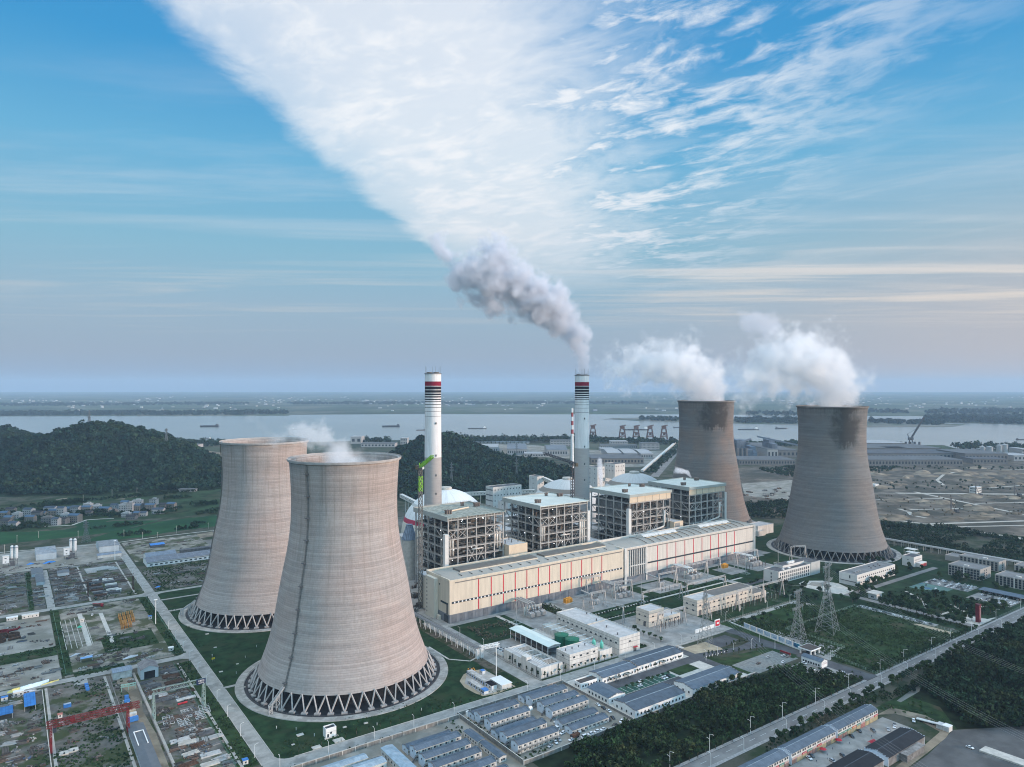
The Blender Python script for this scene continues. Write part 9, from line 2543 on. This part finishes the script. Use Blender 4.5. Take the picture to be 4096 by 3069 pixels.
P3 = [(at3(1600 + a * k1,900 + b * k1,d),r_ * k1 * d / FPX) for a,b,r_,d in pc]
caps = [(P3[i][0],P3[i][1],P3[i + 1][0],P3[i + 1][1],1.0) for i in range(len(P3) - 1)]
def bl(a,b,r_,c,d_,r2,dd,s_): return (at3(1600 + a * k1,900 + b * k1,dd),r_ * k1 * dd / FPX,at3(1600 + c * k1,900 + d_ * k1,dd - 5),r2 * k1 * dd / FPX,s_)
caps += [bl(830,260,125,880,420,90,1026,1.0),bl(1390,620,95,1300,640,100,1044,1.0),bl(620,330,85,640,450,80,1016,.9),bl(340,160,70,400,260,60,1005,.62),bl(480,500,70,600,470,90,1012,.7),bl(660,640,60,860,740,80,1024,.7),bl(980,230,60,900,260,70,1026,.7),bl(535,690,40,545,720,30,1014,.55)]
caps = [(p,rp * 2.1,q,rq * 2.1,max(s_,.9)) if k > 1 else (p,rp * 1.5,q,rq * 1.85,s_) for k,(p,rp,q,rq,s_) in enumerate(caps)]
plume('chimney_smoke','grey white smoke plume drifting left from the smoking chimney','smoke',caps,.15,.050,2.1,1,col=(.81,.835,.885),soft=.38,voxel=4.0)
def tower_steam(name,label,TC,rr,zt,path,dens,seed,amp=2.1,nscale=.042,soft=.5,col=(.96,.965,.975)):
 pts = [((TC[0],TC[1],zt - 14),rr * 1.08)] + [(at3(px,py,d),r_ * 1.5 * d / FPX) for px,py,r_,d in path]
 cp = [(pts[i][0],pts[i][1],pts[i + 1][0],pts[i + 1][1],s_) for i,s_ in zip(range(len(pts) - 1),[1,.95,.82,.68,.6,.5])]
 return plume(name,label,'steam',cp,dens,nscale,amp,seed,soft=soft,voxel=5.0,col=col)
q2 = 1200 / 2212
S2 = lambda a,b: (2350 + a * q2,1150 + b * q2)
tower_steam('tower_steam','broad white steam cloud rolling left from the stained grey cooling tower',TR,44,201,[(*S2(1800,700),118,1000),(*S2(1620,560),150,995),(*S2(1400,570),140,985),(*S2(1180,690),120,975)],.064,3)
tower_steam('tower_steam','white steam cloud rolling left from the farthest cooling tower',TF,44,206,[(*S2(860,700),98,1190),(*S2(680,580),118,1185),(*S2(470,560),118,1180),(*S2(260,600),105,1175)],.058,4)
plume('steam_wisp','small detached grey steam puff above the stained tower cloud','steam',[(at3(*S2(1200,255),980),24,at3(*S2(1330,275),985),28,1.0)],.028,.04,1.6,5,col=(.84,.85,.90),voxel=3.0)
tower_steam('tower_steam','thin steam lying in the rim of the nearest cooling tower and trailing left',TN,42,173,[(900 + 1000 * k1,1400 + 850 * k1,52,560),(900 + 800 * k1,1400 + 760 * k1,62,558),(900 + 600 * k1,1400 + 730 * k1,56,556),(900 + 420 * k1,1400 + 820 * k1,42,554)],.085,6,amp=2.0,nscale=.075,soft=.6)
plume('steam_wisp','faint steam strand drifting over the rear cooling tower','steam',[(at3(900 + 700 * k1,1400 + 660 * k1,620),9,at3(900 + 480 * k1,1400 + 800 * k1,640),11,.8),(at3(900 + 480 * k1,1400 + 800 * k1,640),11,at3(900 + 200 * k1,1400 + 600 * k1,660),10,.6)],.02,.05,1.2,7,voxel=3.0,soft=.8)
plume('steam_wisp','small white steam jet at the corner of the white tower capped boiler house','steam',[(at3(a3(1780),a3y(1205),915),2.2,at3(a3(1772),a3y(1090),915),5.0,1),(at3(a3(1772),a3y(1090),915),5.0,at3(a3(1765),a3y(980),915),6,.8)],.22,.14,1.0,8,voxel=1.2)
plume('steam_wisp','small white steam puff blowing off the last boiler house roof','steam',[(at3(a4(805),a3y(1125),985),1.6,at3(a4(775),a3y(1080),985),4.5,1),(at3(a4(775),a3y(1080),985),4.5,at3(a4(680),a3y(1065),980),7,.8)],.20,.13,1.0,9,voxel=1.2)
# ------------------------------------------------------------------ haze: even air round the whole scene
hb = MB(); P = [wp(-25500,-2500),wp(25500,-2500),wp(25500,27000),wp(-25500,27000)]
hb.prism(P,-1.2,470)
hm = bpy.data.materials.new('haze_air'); hm.use_nodes = True; t = NT(hm.node_tree)
v = t.n('ShaderNodeVolumePrincipled',i={'Color': (.46,.65,.86,1),'Density': HAZE,'Anisotropy': 0.0})
t.n('ShaderNodeOutputMaterial',i={'Volume': v})
hz = hb.build('haze',hm); hz['kind'] = 'stuff'
